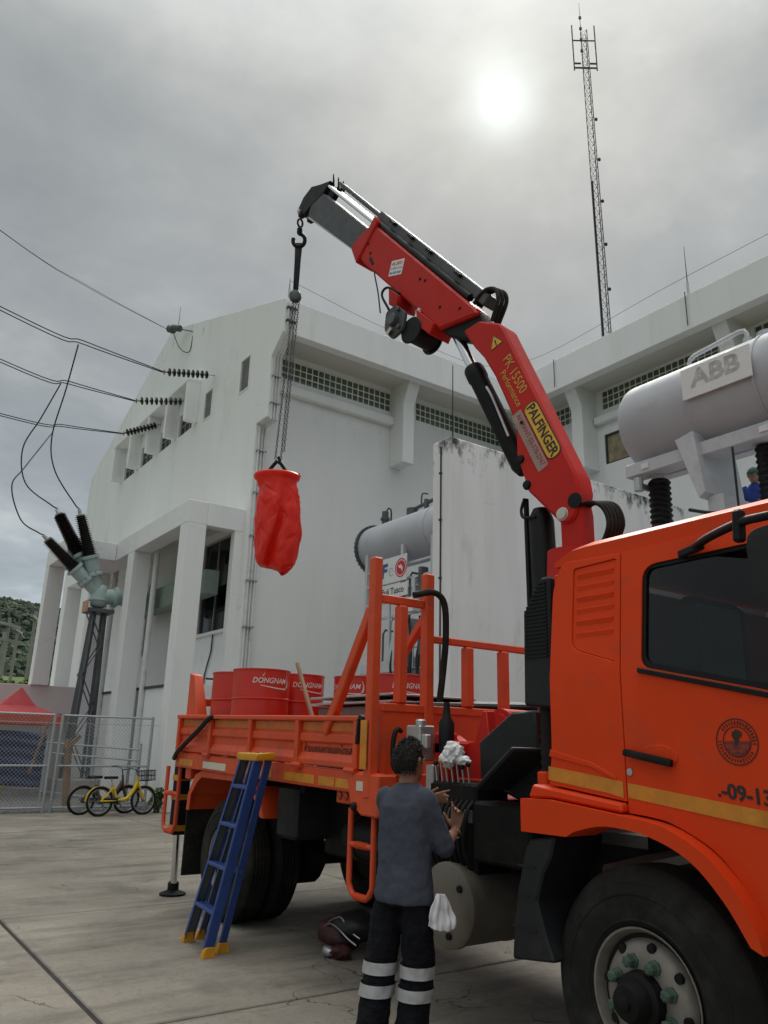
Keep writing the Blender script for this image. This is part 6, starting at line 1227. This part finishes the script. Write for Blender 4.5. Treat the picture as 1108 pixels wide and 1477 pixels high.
# ------------------------------------------------------------ stepladder leaning on the bed
LBLUE = mk('blue_ladder_fibreglass', (0.022, 0.060, 0.24), 0.4, var=0.12, vs=5, dirt=((0.10, 0.12, 0.2), 0.2, 8)); LGREY = mk('olive_grey_rail', (0.13, 0.14, 0.115), 0.55, var=0.15, vs=6); LYEL = mk('orange_yellow_cap', (0.60, 0.28, 0.012), 0.45, var=0.12, vs=8)
LD = thing('stepladder', 'blue stepladder with orange-yellow top and feet leaning against the truck bed', 'ladder', (2.92, 6.6, 0))
A0 = Vector((2.90, 6.87, 0.03)); A1 = Vector((3.075, 6.42, 1.47)); B0 = Vector((2.84, 6.31, 0.03)); B1 = Vector((3.07, 6.12, 1.47)); OF0 = Vector((0.135, 0.045, 0)); OF1 = Vector((0.10, 0.01, 0.0))
def chan(p, q, ow, name, m1, w=0.075, d=0.03, up=(0, 1, 0)):
    p, q = Vector(p), Vector(q); dr = (q-p).normalized(); side = Vector((0, 1, 0)); x_ = dr.cross(side).normalized()*-1
    o = MB().bar(p, q, 0.008, w, x_).build(name, m1, LD, bevel=0.002)
    for s in (-1, 1):
        c = x_*(w/2*s)+side*(ow*d/2); MB().bar(p+c, q+c, d, 0.007, x_).build('flange', LBLUE, o)
    return o
chan(A0, A1, -1, 'rail', LGREY); chan(B0, B1, 1, 'rail', LBLUE); chan(A0+OF0, A1+OF1, -1, 'rail', LGREY, 0.05, 0.025); chan(B0+OF0+Vector((0.02, 0.04, 0)), B1+OF1, 1, 'rail', LBLUE, 0.05, 0.025)
for f in (0.195, 0.42, 0.64, 0.85):
    p, q = A0.lerp(A1, f), B0.lerp(B1, f); st_ = MB().bar(p, q, 0.085, 0.028).build('step', LBLUE, LD, bevel=0.004)
    for k in (-0.025, 0, 0.025): MB().bar(p+Vector((k, 0, 0.016)), q+Vector((k, 0, 0.016)), 0.006, 0.006).build('tread_ridge', LBLUE, st_)
for f in (0.40, 0.82): MB().bar(A0.lerp(A1, f)+OF0.lerp(OF1, f), B0.lerp(B1, f)+OF0.lerp(OF1, f), 0.02, 0.04).build('rear_brace', LBLUE, LD)
MB().loft([[(3.025, 6.45, 1.465), (3.20, 6.45, 1.475), (3.20, 6.08, 1.475), (3.025, 6.08, 1.465)], [(3.02, 6.455, 1.49), (3.205, 6.455, 1.50), (3.205, 6.075, 1.50), (3.02, 6.075, 1.49)], [(3.025, 6.45, 1.525), (3.20, 6.45, 1.535), (3.20, 6.08, 1.535), (3.025, 6.08, 1.525)]]).build('top_cap', LYEL, LD, bevel=0.006)
for (yy, xx) in ((6.38, 3.07), (6.26, 3.07), (6.16, 3.07), (6.32, 3.15), (6.20, 3.15)): MB().lathe((xx, yy, 1.531), (0, 0, 1), [(0.022, 0), (0.022, 0.003), (0.016, 0.004)], 12).build('tool_hole', BLACK, LD)
for p in (A0, B0, A0+OF0, B0+OF0+Vector((0.02, 0.04, 0))): MB().loft([[(p.x+sx*0.055, p.y+sy*0.032, 0.0) for sx, sy in ((-1,-1),(1,-1),(1,1),(-1,1))], [(p.x+sx*0.05, p.y+sy*0.028, 0.025) for sx, sy in ((-1,-1),(1,-1),(1,1),(-1,1))], [(p.x+sx*0.04+0.008, p.y+sy*0.022, 0.075) for sx, sy in ((-1,-1),(1,-1),(1,1),(-1,1))]]).build('foot', LYEL, LD, bevel=0.004)

# ------------------------------------------------------------ people
def ringp(c, ax, ay, rx, ry, n=18): return [Vector(c)+ax*(rx*math.cos(k*6.2832/n))+ay*(ry*math.sin(k*6.2832/n)) for k in range(n)]
def limb(mb, P, Rr, n=16, flat=1.0, sub=4, ref=None):
    """tapered limb through points with radii, resampled smoothly"""
    Q = bez([Vector(p) for p in P], sub); k = len(P)-1; rad = []
    for i in range(len(Q)):
        t = i/(len(Q)-1)*k; a = min(int(t), k-1); f = t-a; f = f*f*(3-2*f); rad.append(Rr[a]*(1-f)+Rr[a+1]*f)
    rings = []; up = ref
    for i in range(len(Q)):
        d = (Q[min(i+1, len(Q)-1)]-Q[max(i-1, 0)]).normalized(); a = (up-d*up.dot(d)).normalized() if up is not None else d.orthogonal().normalized(); up = a; b = d.cross(a); rings.append(ringp(Q[i], a, b, rad[i], rad[i]*flat, n))
    mb.loft(rings); return mb
def remesh(o, vox, smooth=4, wr=None):
    m = o.modifiers.new('join', 'REMESH'); m.mode = 'VOXEL'; m.voxel_size = vox; m.use_smooth_shade = True
    s = o.modifiers.new('soft', 'SMOOTH'); s.factor = 0.5; s.iterations = smooth
    if wr:
        for k, (sc_, st_) in enumerate(wr):
            tx = bpy.data.textures.new('wrinkle', 'CLOUDS'); tx.noise_scale = sc_; tx.noise_depth = 2; d = o.modifiers.new('wrinkle%d' % k, 'DISPLACE'); d.texture = tx; d.strength = st_; d.mid_level = 0.5; d.texture_coords = 'GLOBAL'
    return o
SKIN = mk('brown_skin', (0.30, 0.15, 0.092), 0.55, var=0.12, vs=18, bump=0.1, bs=150); SKIN.node_tree.nodes['Principled BSDF'].inputs['Subsurface Weight'].default_value = 0.08
HAIR = mk('black_hair', (0.010, 0.009, 0.008), 0.6, var=0.4, vs=60, bump=0.8, bs=160)
def hand(mb, wrist, D, S, curls, spread=0.0, thumb=(0.9, 0.2), sc=1.0):
    """palm with four fingers and a thumb; D along the hand, S towards the thumb side, palm normal N = D x S"""
    D = Vector(D).normalized(); S = Vector(S); S = (S-D*S.dot(D)).normalized(); N = D.cross(S).normalized()
    w = Vector(wrist); rings = []
    for h, rx, ry in ((-0.015, 0.026, 0.021), (0.01, 0.030, 0.018), (0.045, 0.040, 0.017), (0.08, 0.041, 0.014), (0.095, 0.036, 0.010)): rings.append(ringp(w+D*h*sc, S, N, rx*sc, ry*sc, 14))
    mb.loft(rings)
    for i, (off, L_, r) in enumerate(((0.030, 0.076, 0.0088), (0.010, 0.084, 0.009), (-0.011, 0.078, 0.0086), (-0.030, 0.060, 0.0078))):
        p = w+D*0.082*sc+S*off*sc; d = (D+S*off*spread*8).normalized(); P = [p-d*0.015, p]; a = 0.0
        for q, fr in enumerate((0.45, 0.30, 0.25)):
            a += curls[i]*(0.75, 1.0, 0.7)[q]; dd = (d*math.cos(a)+N*math.sin(a)); p = p+dd*L_*fr*sc; P.append(p)
        limb(mb, P, [r*1.05*sc, r*1.05*sc, r*sc, r*0.92*sc, r*0.72*sc], 10, 1.0, 3)
    p = w+D*0.022*sc+S*0.026*sc; t1 = (S*thumb[0]+D*0.75+N*thumb[1]).normalized(); t2 = (S*thumb[0]*0.55+D+N*thumb[1]*1.3).normalized()
    limb(mb, [p-t1*0.01, p+t1*0.035*sc, p+t1*0.035*sc+t2*0.03*sc, p+t1*0.035*sc+t2*0.055*sc], [0.016*sc, 0.0125*sc, 0.0105*sc, 0.008*sc], 10, 1.0, 3)
def head(mb, c, F, Rt, h=0.235):
    """skull, jaw, nose, ears; c = centre of head, F facing, Rt to the figure's right"""
    U = Vector((0, 0, 1)); c = Vector(c); rings = []
    for z, w, fr, bk in ((-0.118, 0.020, 0.055, 0.0), (-0.105, 0.040, 0.080, 0.02), (-0.075, 0.056, 0.088, 0.055), (-0.04, 0.066, 0.089, 0.085), (0.0, 0.073, 0.088, 0.098), (0.03, 0.075, 0.090, 0.101), (0.065, 0.070, 0.083, 0.094), (0.092, 0.055, 0.062, 0.074), (0.110, 0.032, 0.034, 0.042), (0.117, 0.010, 0.010, 0.012)):
        k = h/0.235; mid = (fr-bk)/2; rings.append(ringp(c+U*z*k+F*mid*k, Rt, F, w*k, (fr+bk)/2*k, 20))
    mb.loft(rings)
    limb(mb, [c+F*0.085+U*0.022, c+F*0.098+U*-0.005, c+F*0.106+U*-0.022, c+F*0.088+U*-0.032], [0.007, 0.010, 0.014, 0.008], 10)          # nose
    limb(mb, [c+F*0.084+Rt*0.024-U*0.060, c+F*0.092-U*0.058, c+F*0.084-Rt*0.024-U*0.060], [0.005, 0.009, 0.005], 8)                        # lips
    limb(mb, [c+F*0.083+Rt*0.045+U*0.026, c+F*0.091+Rt*0.02+U*0.030, c+F*0.091-Rt*0.02+U*0.030, c+F*0.083-Rt*0.045+U*0.026], [0.006, 0.008, 0.008, 0.006], 8)   # brow
    for s in (-1, 1): limb(mb, [c+Rt*s*0.072-F*0.008+U*0.030, c+Rt*s*0.085-F*0.018+U*0.012, c+Rt*s*0.080-F*0.014-U*0.012, c+Rt*s*0.071-F*0.005-U*0.028], [0.006, 0.013, 0.010, 0.006], 8)
def eyes(t, c, F, Rt):
    for s in (-1, 1):
        p = Vector(c)+F*0.0835+Rt*s*0.032+Vector((0, 0, 0.012)); e = MB().lathe(p-F*0.009, F, [(0.004, 0), (0.011, 0.004), (0.012, 0.009), (0.008, 0.014), (0.002, 0.016)], 12).build('eye', mk('eye_white', (0.65, 0.62, 0.58), 0.3), t, smooth=60)
        MB().lathe(p+F*0.0065, F, [(0.0055, 0), (0.0045, 0.0012), (0.001, 0.0018)], 10).build('iris', INK, e, smooth=60)
def hair(t, c, F, Rt, k=1.0, mat=None):
    mb = MB(); nu, nv = 40, 22; vv = []; keep = set(); c = Vector(c)
    for j in range(nv+1):
        th = math.pi*j/nv
        for i in range(nu):
            ph = 6.2832*i/nu; lf, lr, lz = math.sin(th)*math.cos(ph), math.sin(th)*math.sin(ph), math.cos(th)
            n_ = 1+0.045*noise.noise(Vector((lf*9, lr*9, lz*9)))+0.035*noise.noise(Vector((lf*25, lr*25, lz*25)))
            fr = 0.090 if lf > 0 else 0.112
            vv.append(c+F*(lf*fr*n_-0.002)+Rt*(lr*0.084*n_)+Vector((0, 0, 0.012+lz*0.118*n_)))
            lim = -0.62 if lf < -0.25 else (-0.10 if lf < 0.25 and abs(lr) > 0.5 else 0.42)
            if lz > lim: keep.add((j, i))
    fs = []
    for j in range(nv):
        for i in range(nu):
            if (j, i) in keep and (j+1, i) in keep and (j, (i+1) % nu) in keep and (j+1, (i+1) % nu) in keep: fs.append((j*nu+i, j*nu+(i+1) % nu, (j+1)*nu+(i+1) % nu, (j+1)*nu+i))
    mb.add(vv, fs); o = mb.build('hair', mat or HAIR, t, smooth=180, fixn=False); s = o.modifiers.new('thick', 'SOLIDIFY'); s.thickness = 0.022; s.offset = -1
    for p_ in range(1):
        st = MB(); rn = random.Random(5)
        pts = [(Vector(v), 0) for v in vv]
        for (j, i) in sorted(keep):
            for q in range(5):
                p = vv[j*nu+i].lerp(vv[j*nu+(i+1) % nu], rn.random()).lerp(vv[min(j+1, nv)*nu+i], rn.random()*0.9); nn_ = (p-c).normalized()
                d1 = (nn_*rn.uniform(0.5, 1.0)+Vector((rn.uniform(-.5, .5), rn.uniform(-.5, .5), rn.uniform(-0.9, 0.2)))).normalized(); L_ = rn.uniform(0.012, 0.026); sd_ = d1.cross(nn_)
                sd_ = sd_.normalized()*0.0022 if sd_.length > 1e-3 else Vector((0.002, 0, 0)); e1 = p+d1*L_*0.6; e2 = e1+(d1+Vector((0, 0, -0.6))).normalized()*L_*0.5
                st.add([p-sd_-nn_*0.004, p+sd_-nn_*0.004, e1+sd_*0.7, e1-sd_*0.7, e2], [(0, 1, 2, 3), (3, 2, 4)])
        so_ = st.build('hair_strands', mat or HAIR, t, smooth=0, fixn=False); tag(so_, kind='stuff')
    return o
def figure(t, J, F, Rt, rings_t, wear, hands, band=None, shoes=True):
    """J: joints; rings_t: torso rings (z, half width, half depth, forward shift)"""
    b = MB(); C = J['pelvis']; up = Vector((0, 0, 1))
    def tor(mb, grow, z0, z1):
        rr = [ringp(Vector((C.x, C.y, 0))+(Vector((J['neck'].x-C.x, J['neck'].y-C.y, 0))*((z-rings_t[0][0])/(rings_t[-1][0]-rings_t[0][0])))+F*f_+up*z, Rt, F, w+grow, d_+grow, 28) for z, w, d_, f_ in rings_t if z0 <= z <= z1]
        mb.loft(rr)
    tor(b, -0.02, 0, 9)
    limb(b, [J['neck']-up*0.06, J['neck'], J['head']-up*0.06], [0.066, 0.056, 0.054], 16); head(b, J['head'], J['hf'], J['hr'])
    for s in 'lr':
        limb(b, [J['sh'+s], J['sh'+s].lerp(J['el'+s], 0.5), J['el'+s], J['el'+s].lerp(J['wr'+s], 0.35), J['wr'+s]], [0.046, 0.044, 0.037, 0.038, 0.025], 14)
        hand(b, J['wr'+s], *hands[s])
        limb(b, [J['hip'+s], J['hip'+s].lerp(J['kn'+s], 0.5), J['kn'+s], J['kn'+s].lerp(J['an'+s], 0.35), J['an'+s]], [0.078, 0.068, 0.052, 0.052, 0.038], 14)
    o = b.build('body', SKIN, t, smooth=180); remesh(o, 0.0065, 3)
    eyes(t, J['head'], J['hf'], J['hr'])
    sm = MB(); tor(sm, 0.0, wear['hem'], 9)
    for s in 'lr':
        e = J['el'+s].lerp(J['wr'+s], wear['sleeve']); limb(sm, [J['sh'+s]+(J['neck']-J['sh'+s])*0.25, J['sh'+s], J['sh'+s].lerp(J['el'+s], 0.5), J['el'+s], e], [0.060, 0.064, 0.060, 0.058, 0.052], 18)
    sh = sm.build('shirt', wear['shirt'], t, smooth=180); remesh(sh, 0.0085, 5, [(0.13, 0.022), (0.05, 0.006)])
    tm_ = MB(); rr = [ringp(Vector((C.x, C.y, 0))+up*z, Rt, F, w, d_, 24) for z, w, d_ in ((C.z-0.10, 0.150, 0.112), (C.z-0.04, 0.152, 0.110), (C.z+0.04, 0.135, 0.095), (C.z+0.08, 0.13, 0.09))]; tm_.loft(rr)
    for s in 'lr':
        an = J['an'+s]; limb(tm_, [J['hip'+s]-up*0.03, J['hip'+s].lerp(J['kn'+s], 0.5), J['kn'+s], J['kn'+s].lerp(an, 0.5), an+up*0.02], [0.082, 0.093, 0.090, 0.088, 0.090], 20)
        if band:
            for f0, f1 in band:
                q = [J['kn'+s].lerp(an, f) if f >= 0 else J['kn'+s].lerp(J['hip'+s], -f) for f in (f0, (f0+f1)/2, f1)]
                rg = []
                for c_ in q: rg.append([p+Vector((0, 0, 0)) for p in ringp(c_, Rt, F, 0.1005, 0.1005, 28)])
                bo_ = MB(); bo_.loft(rg, cap=False); bb = bo_.build('reflective_band', mk('silver_reflective', (0.42, 0.42, 0.43), 0.4, 0.25, var=0.12, vs=14), t, smooth=180)
                sb_ = bb.modifiers.new('s', 'SUBSURF'); sb_.levels = sb_.render_levels = 2
                tx = bpy.data.textures.new('bw', 'CLOUDS'); tx.noise_scale = 0.06; dq = bb.modifiers.new('w', 'DISPLACE'); dq.texture = tx; dq.strength = 0.010; dq.texture_coords = 'GLOBAL'
    tr = tm_.build('trousers', wear['trousers'], t, smooth=180); remesh(tr, 0.0095, 4, [(0.10, 0.022), (0.045, 0.012)])
    if shoes:
        for s in 'lr':
            an = J['an'+s]; ff = J.get('ff'+s, F); rt_ = Vector((ff.y, -ff.x, 0)); g = Vector((an.x, an.y, wear.get('z0', 0)))
            rg = [ringp(g+ff*x+up*zc, rt_, up, w, h_, 16) for x, w, zc, h_ in ((-0.075, 0.025, 0.045, 0.04), (-0.05, 0.040, 0.055, 0.055), (0.0, 0.043, 0.06, 0.06), (0.06, 0.046, 0.05, 0.05), (0.12, 0.050, 0.036, 0.036), (0.165, 0.044, 0.03, 0.03), (0.19, 0.022, 0.025, 0.022))]
            MB().loft(rg).build('shoe', BLACK, t, smooth=60)
    return sh, tr
V = Vector
F1 = V((0.904, 0.344, 0)).normalized(); R1 = V((F1.y, -F1.x, 0)); HF = V((0.97, 0.24, 0)).normalized(); HR = V((HF.y, -HF.x, 0))
T1 = V((2.93, 3.90, 0)); man = thing('person', 'person in dark grey shirt and black reflective-banded trousers working the crane levers', 'person', (2.88, 3.93, 0))
J1 = dict(pelvis=V((2.925, 3.905, 0.86)), neck=V((2.945, 3.905, 1.40)), head=V((2.962, 3.905, 1.530)), hf=HF, hr=HR,
          shr=V((2.978, 3.768, 1.315)), elr=V((3.085, 3.735, 1.070)), wrr=V((3.225, 3.795, 1.150)), shl=V((2.885, 4.035, 1.315)), ell=V((3.07, 4.205, 1.155)), wrl=V((3.275, 4.125, 1.285)),
          hipr=V((2.958, 3.825, 0.84)), knr=V((2.985, 3.835, 0.455)), anr=V((2.935, 3.835, 0.085)), hipl=V((2.893, 3.985, 0.84)), knl=V((2.865, 4.02, 0.455)), anl=V((2.785, 4.0, 0.085)))
SHIRT = mk('dark_slate_shirt', (0.062, 0.070, 0.096), 0.85, var=0.05, vs=3, bump=0.5, bs=10, stretch=(1, 1, 0.45), bd=0.03, spec=0.2); TROU = mk('black_work_trousers', (0.007, 0.0075, 0.011), 0.85, var=0.15, vs=4, bump=0.8, bs=11, stretch=(1, 1, 1.7), bd=0.03, spec=0.2)
RT = [(0.770, 0.178, 0.130, 0.0), (0.80, 0.185, 0.136, 0.0), (0.86, 0.176, 0.130, 0.0), (0.96, 0.168, 0.122, 0.0), (1.08, 0.168, 0.118, 0.0), (1.20, 0.172, 0.120, -0.008), (1.28, 0.172, 0.116, -0.012), (1.33, 0.155, 0.104, -0.010), (1.375, 0.112, 0.085, -0.004), (1.41, 0.068, 0.066, 0.0)]
rv = V((0.816, -0.578, 0))
figure(man, J1, F1, R1, RT, dict(hem=0.77, sleeve=0.22, shirt=SHIRT, trousers=TROU), dict(
    r=((0.05, -0.05, 1.0), (-0.3, 0.75, 0.1), (0.15, 0.55, 0.75, 0.85), 0.02, (1.0, 0.3)),
    l=((0.62, -0.55, 0.25), (-0.1, -0.25, 1.0), (0.10, 0.55, 0.65, 0.6), 0.05, (0.9, 0.35))), band=((-0.02, 0.14), (0.27, 0.43)))
hair(man, J1['head'], HF, HR)
# watch on the right wrist
MB().lathe(J1['wrr']-V((0.012, 0.008, 0.02)), V((0.75, 0.45, 0.45)), [(0.031, 0), (0.033, 0.002), (0.033, 0.012), (0.031, 0.014)], 20, cap=False).build('wristband', STEEL, man)
RAG = mk('white_cotton_rag', (0.72, 0.72, 0.74), 0.9, var=0.05, vs=8, bump=0.3, bs=200)
def rag(name, label, c, ax, ay, az, w, h, seed, amp=0.05, fold=3.0, taper=0.4):
    m = MB(); n = 34; vv = []
    for j in range(n+1):
        for i in range(n+1):
            u, v = i/n*2-1, j/n
            wd = w*(taper+(1-taper)*min(1, v*1.35)**0.8)*(1+0.12*noise.noise(V((v*4, u*2, seed)))); f = amp*(math.sin(u*fold+seed)+0.8*math.sin(u*fold*1.9+v*4+seed*2))*(0.35+0.65*v)+amp*1.3*noise.noise(V((u*2+seed, v*3, seed)))
            vv.append(V(c)+ax*(u*wd)+ay*f-az*(v*h*(1-0.12*u*u)))
    m.add(vv, [(j*(n+1)+i, j*(n+1)+i+1, (j+1)*(n+1)+i+1, (j+1)*(n+1)+i) for j in range(n) for i in range(n)])
    o = m.build(name, RAG, smooth=180, fixn=False); s = o.modifiers.new('t', 'SOLIDIFY'); s.thickness = 0.004; return tag(o, label, 'rag')
rag('rag', "white rag hanging from the person's back pocket", (3.005, 3.665, 0.84), rv, V((0.5, 0.8, 0)), V((-0.05, 0.04, 1)), 0.074, 0.185, 1.3, 0.011, 7.0, 0.3)
# rag thrown over the levers: crumpled lump
m = MB()
for k, (o_, r_, sc_) in enumerate((((0, 0, 0), 0.062, (1, 1.2, 1)), ((-0.01, 0.055, -0.045), 0.05, (0.7, 0.9, 1.2)), ((0.02, -0.075, -0.05), 0.045, (0.8, 1.6, 0.6)), ((-0.02, 0.02, -0.04), 0.055, (0.9, 1.2, 0.9)))): m.blob(V((3.49, 4.13, 1.585))+V(o_), r_, 3, 0.32, 2.6, 3.1+k, sc_)
ro = m.build('rag', RAG, smooth=180); remesh(ro, 0.006, 1); tx = bpy.data.textures.new('crumple', 'CLOUDS'); tx.noise_scale = 0.06; tx.noise_depth = 3; d = ro.modifiers.new('c', 'DISPLACE'); d.texture = tx; d.strength = 0.030; d.texture_coords = 'GLOBAL'
tag(ro, 'crumpled white rag lying over the crane control levers', 'rag')

# second worker up on the far transformer
F2 = V((-0.55, -0.6, 0)).normalized(); F2 = V((-0.83, -0.2, 0)).normalized(); R2 = V((F2.y, -F2.x, 0)); Z0 = 4.33; o2 = V((11.5, 6.22, Z0))
man2 = thing('person', 'person in green cap and blue shirt up on the transformer at the right edge', 'person', o2)
L2 = lambda a, b, z: o2+R2*a+F2*b+V((0, 0, z))
J2 = dict(pelvis=L2(0, 0, 0.88), neck=L2(0, 0.02, 1.40), head=L2(0, 0.05, 1.53), hf=F2, hr=R2, shr=L2(0.17, 0.0, 1.33), elr=L2(0.22, 0.06, 1.05), wrr=L2(0.16, 0.26, 0.98), shl=L2(-0.17, 0, 1.33), ell=L2(-0.22, 0.06, 1.05), wrl=L2(-0.14, 0.26, 1.0),
          hipr=L2(0.085, 0, 0.84), knr=L2(0.09, 0.02, 0.46), anr=L2(0.09, -0.02, 0.085), hipl=L2(-0.085, 0, 0.84), knl=L2(-0.09, 0.03, 0.46), anl=L2(-0.1, 0.0, 0.085))
RT2 = [(z+Z0, w, d_, f_) for z, w, d_, f_ in RT]
BLUESH = mk('blue_work_shirt', (0.02, 0.05, 0.28), 0.85, var=0.12, vs=6)
figure(man2, J2, F2, R2, RT2, dict(hem=0.77+Z0, sleeve=0.85, shirt=BLUESH, trousers=TROU, z0=Z0), dict(r=(F2, -R2, (0.5, 0.5, 0.5, 0.5)), l=(F2, R2*-1, (0.5, 0.5, 0.5, 0.5))))
hair(man2, J2['head'], F2, R2)
GREENC = mk('dark_green_cap', (0.035, 0.11, 0.085), 0.85); hc = J2['head']
mb = MB(); mb.loft([ringp(hc+V((0, 0, z))+F2*-0.006, R2, F2, w, w*1.2, 20) for z, w in ((0.035, 0.092), (0.06, 0.092), (0.095, 0.082), (0.125, 0.055), (0.138, 0.015))]); mb.build('cap', GREENC, man2, smooth=60)
mb = MB(); mb.loft([ringp(hc+F2*x+V((0, 0, 0.045-x*0.15)), R2, V((0, 0, 1)), w, 0.006, 14) for x, w in ((0.06, 0.085), (0.11, 0.08), (0.15, 0.062), (0.175, 0.03))]); mb.build('cap_peak', GREENC, man2, smooth=60)

# ------------------------------------------------------------ bag on the ground
MAROON = mk('maroon_nylon', (0.055, 0.012, 0.014), 0.6, var=0.25, vs=9, bump=0.2, bs=60); BLKNY = mk('black_nylon', (0.014, 0.014, 0.016), 0.55, var=0.3, vs=9, bump=0.2, bs=60)
bp = thing('backpack', 'maroon and black backpack with grey piping lying on the ground by the wheel', 'backpack', (3.9, 5.95, 0))
mb = MB(); mb.blob((3.90, 6.06, 0.13), 0.21, 3, 0.12, 1.6, 2.0, (0.9, 1.15, 0.62)).build('bag_body', MAROON, bp, smooth=180)
mb = MB(); mb.blob((3.93, 5.86, 0.20), 0.20, 3, 0.10, 1.8, 5.0, (0.9, 1.05, 0.58)).build('front_pocket', BLKNY, bp, smooth=180)
for k, (dy, dz) in enumerate(((0.0, 0.0), (0.04, 0.045))):
    MB().tube(bez([(3.735+k*0.03, 6.08-dy, 0.17+dz), (3.74+k*0.03, 5.98-dy, 0.215+dz), (3.745+k*0.03, 5.86, 0.20+dz*1.6), (3.76+k*0.03, 5.75, 0.15+dz), (3.79+k*0.03, 5.66, 0.11+dz)], 6), 0.007, 6).build('piping', STEEL, bp, smooth=60)
MB().blob((3.72, 5.78, 0.05), 0.085, 3, 0.25, 2, 9.0, (0.9, 1.1, 0.6)).build('side_pocket', MAROON, bp, smooth=180); MB().blob((3.66, 5.86, 0.045), 0.055, 2, 0.25, 2, 4.0, (0.8, 1.2, 0.7)).build('bottle_pouch', mk('silver_lining', (0.45, 0.45, 0.46), 0.35, 0.6), bp, smooth=180)
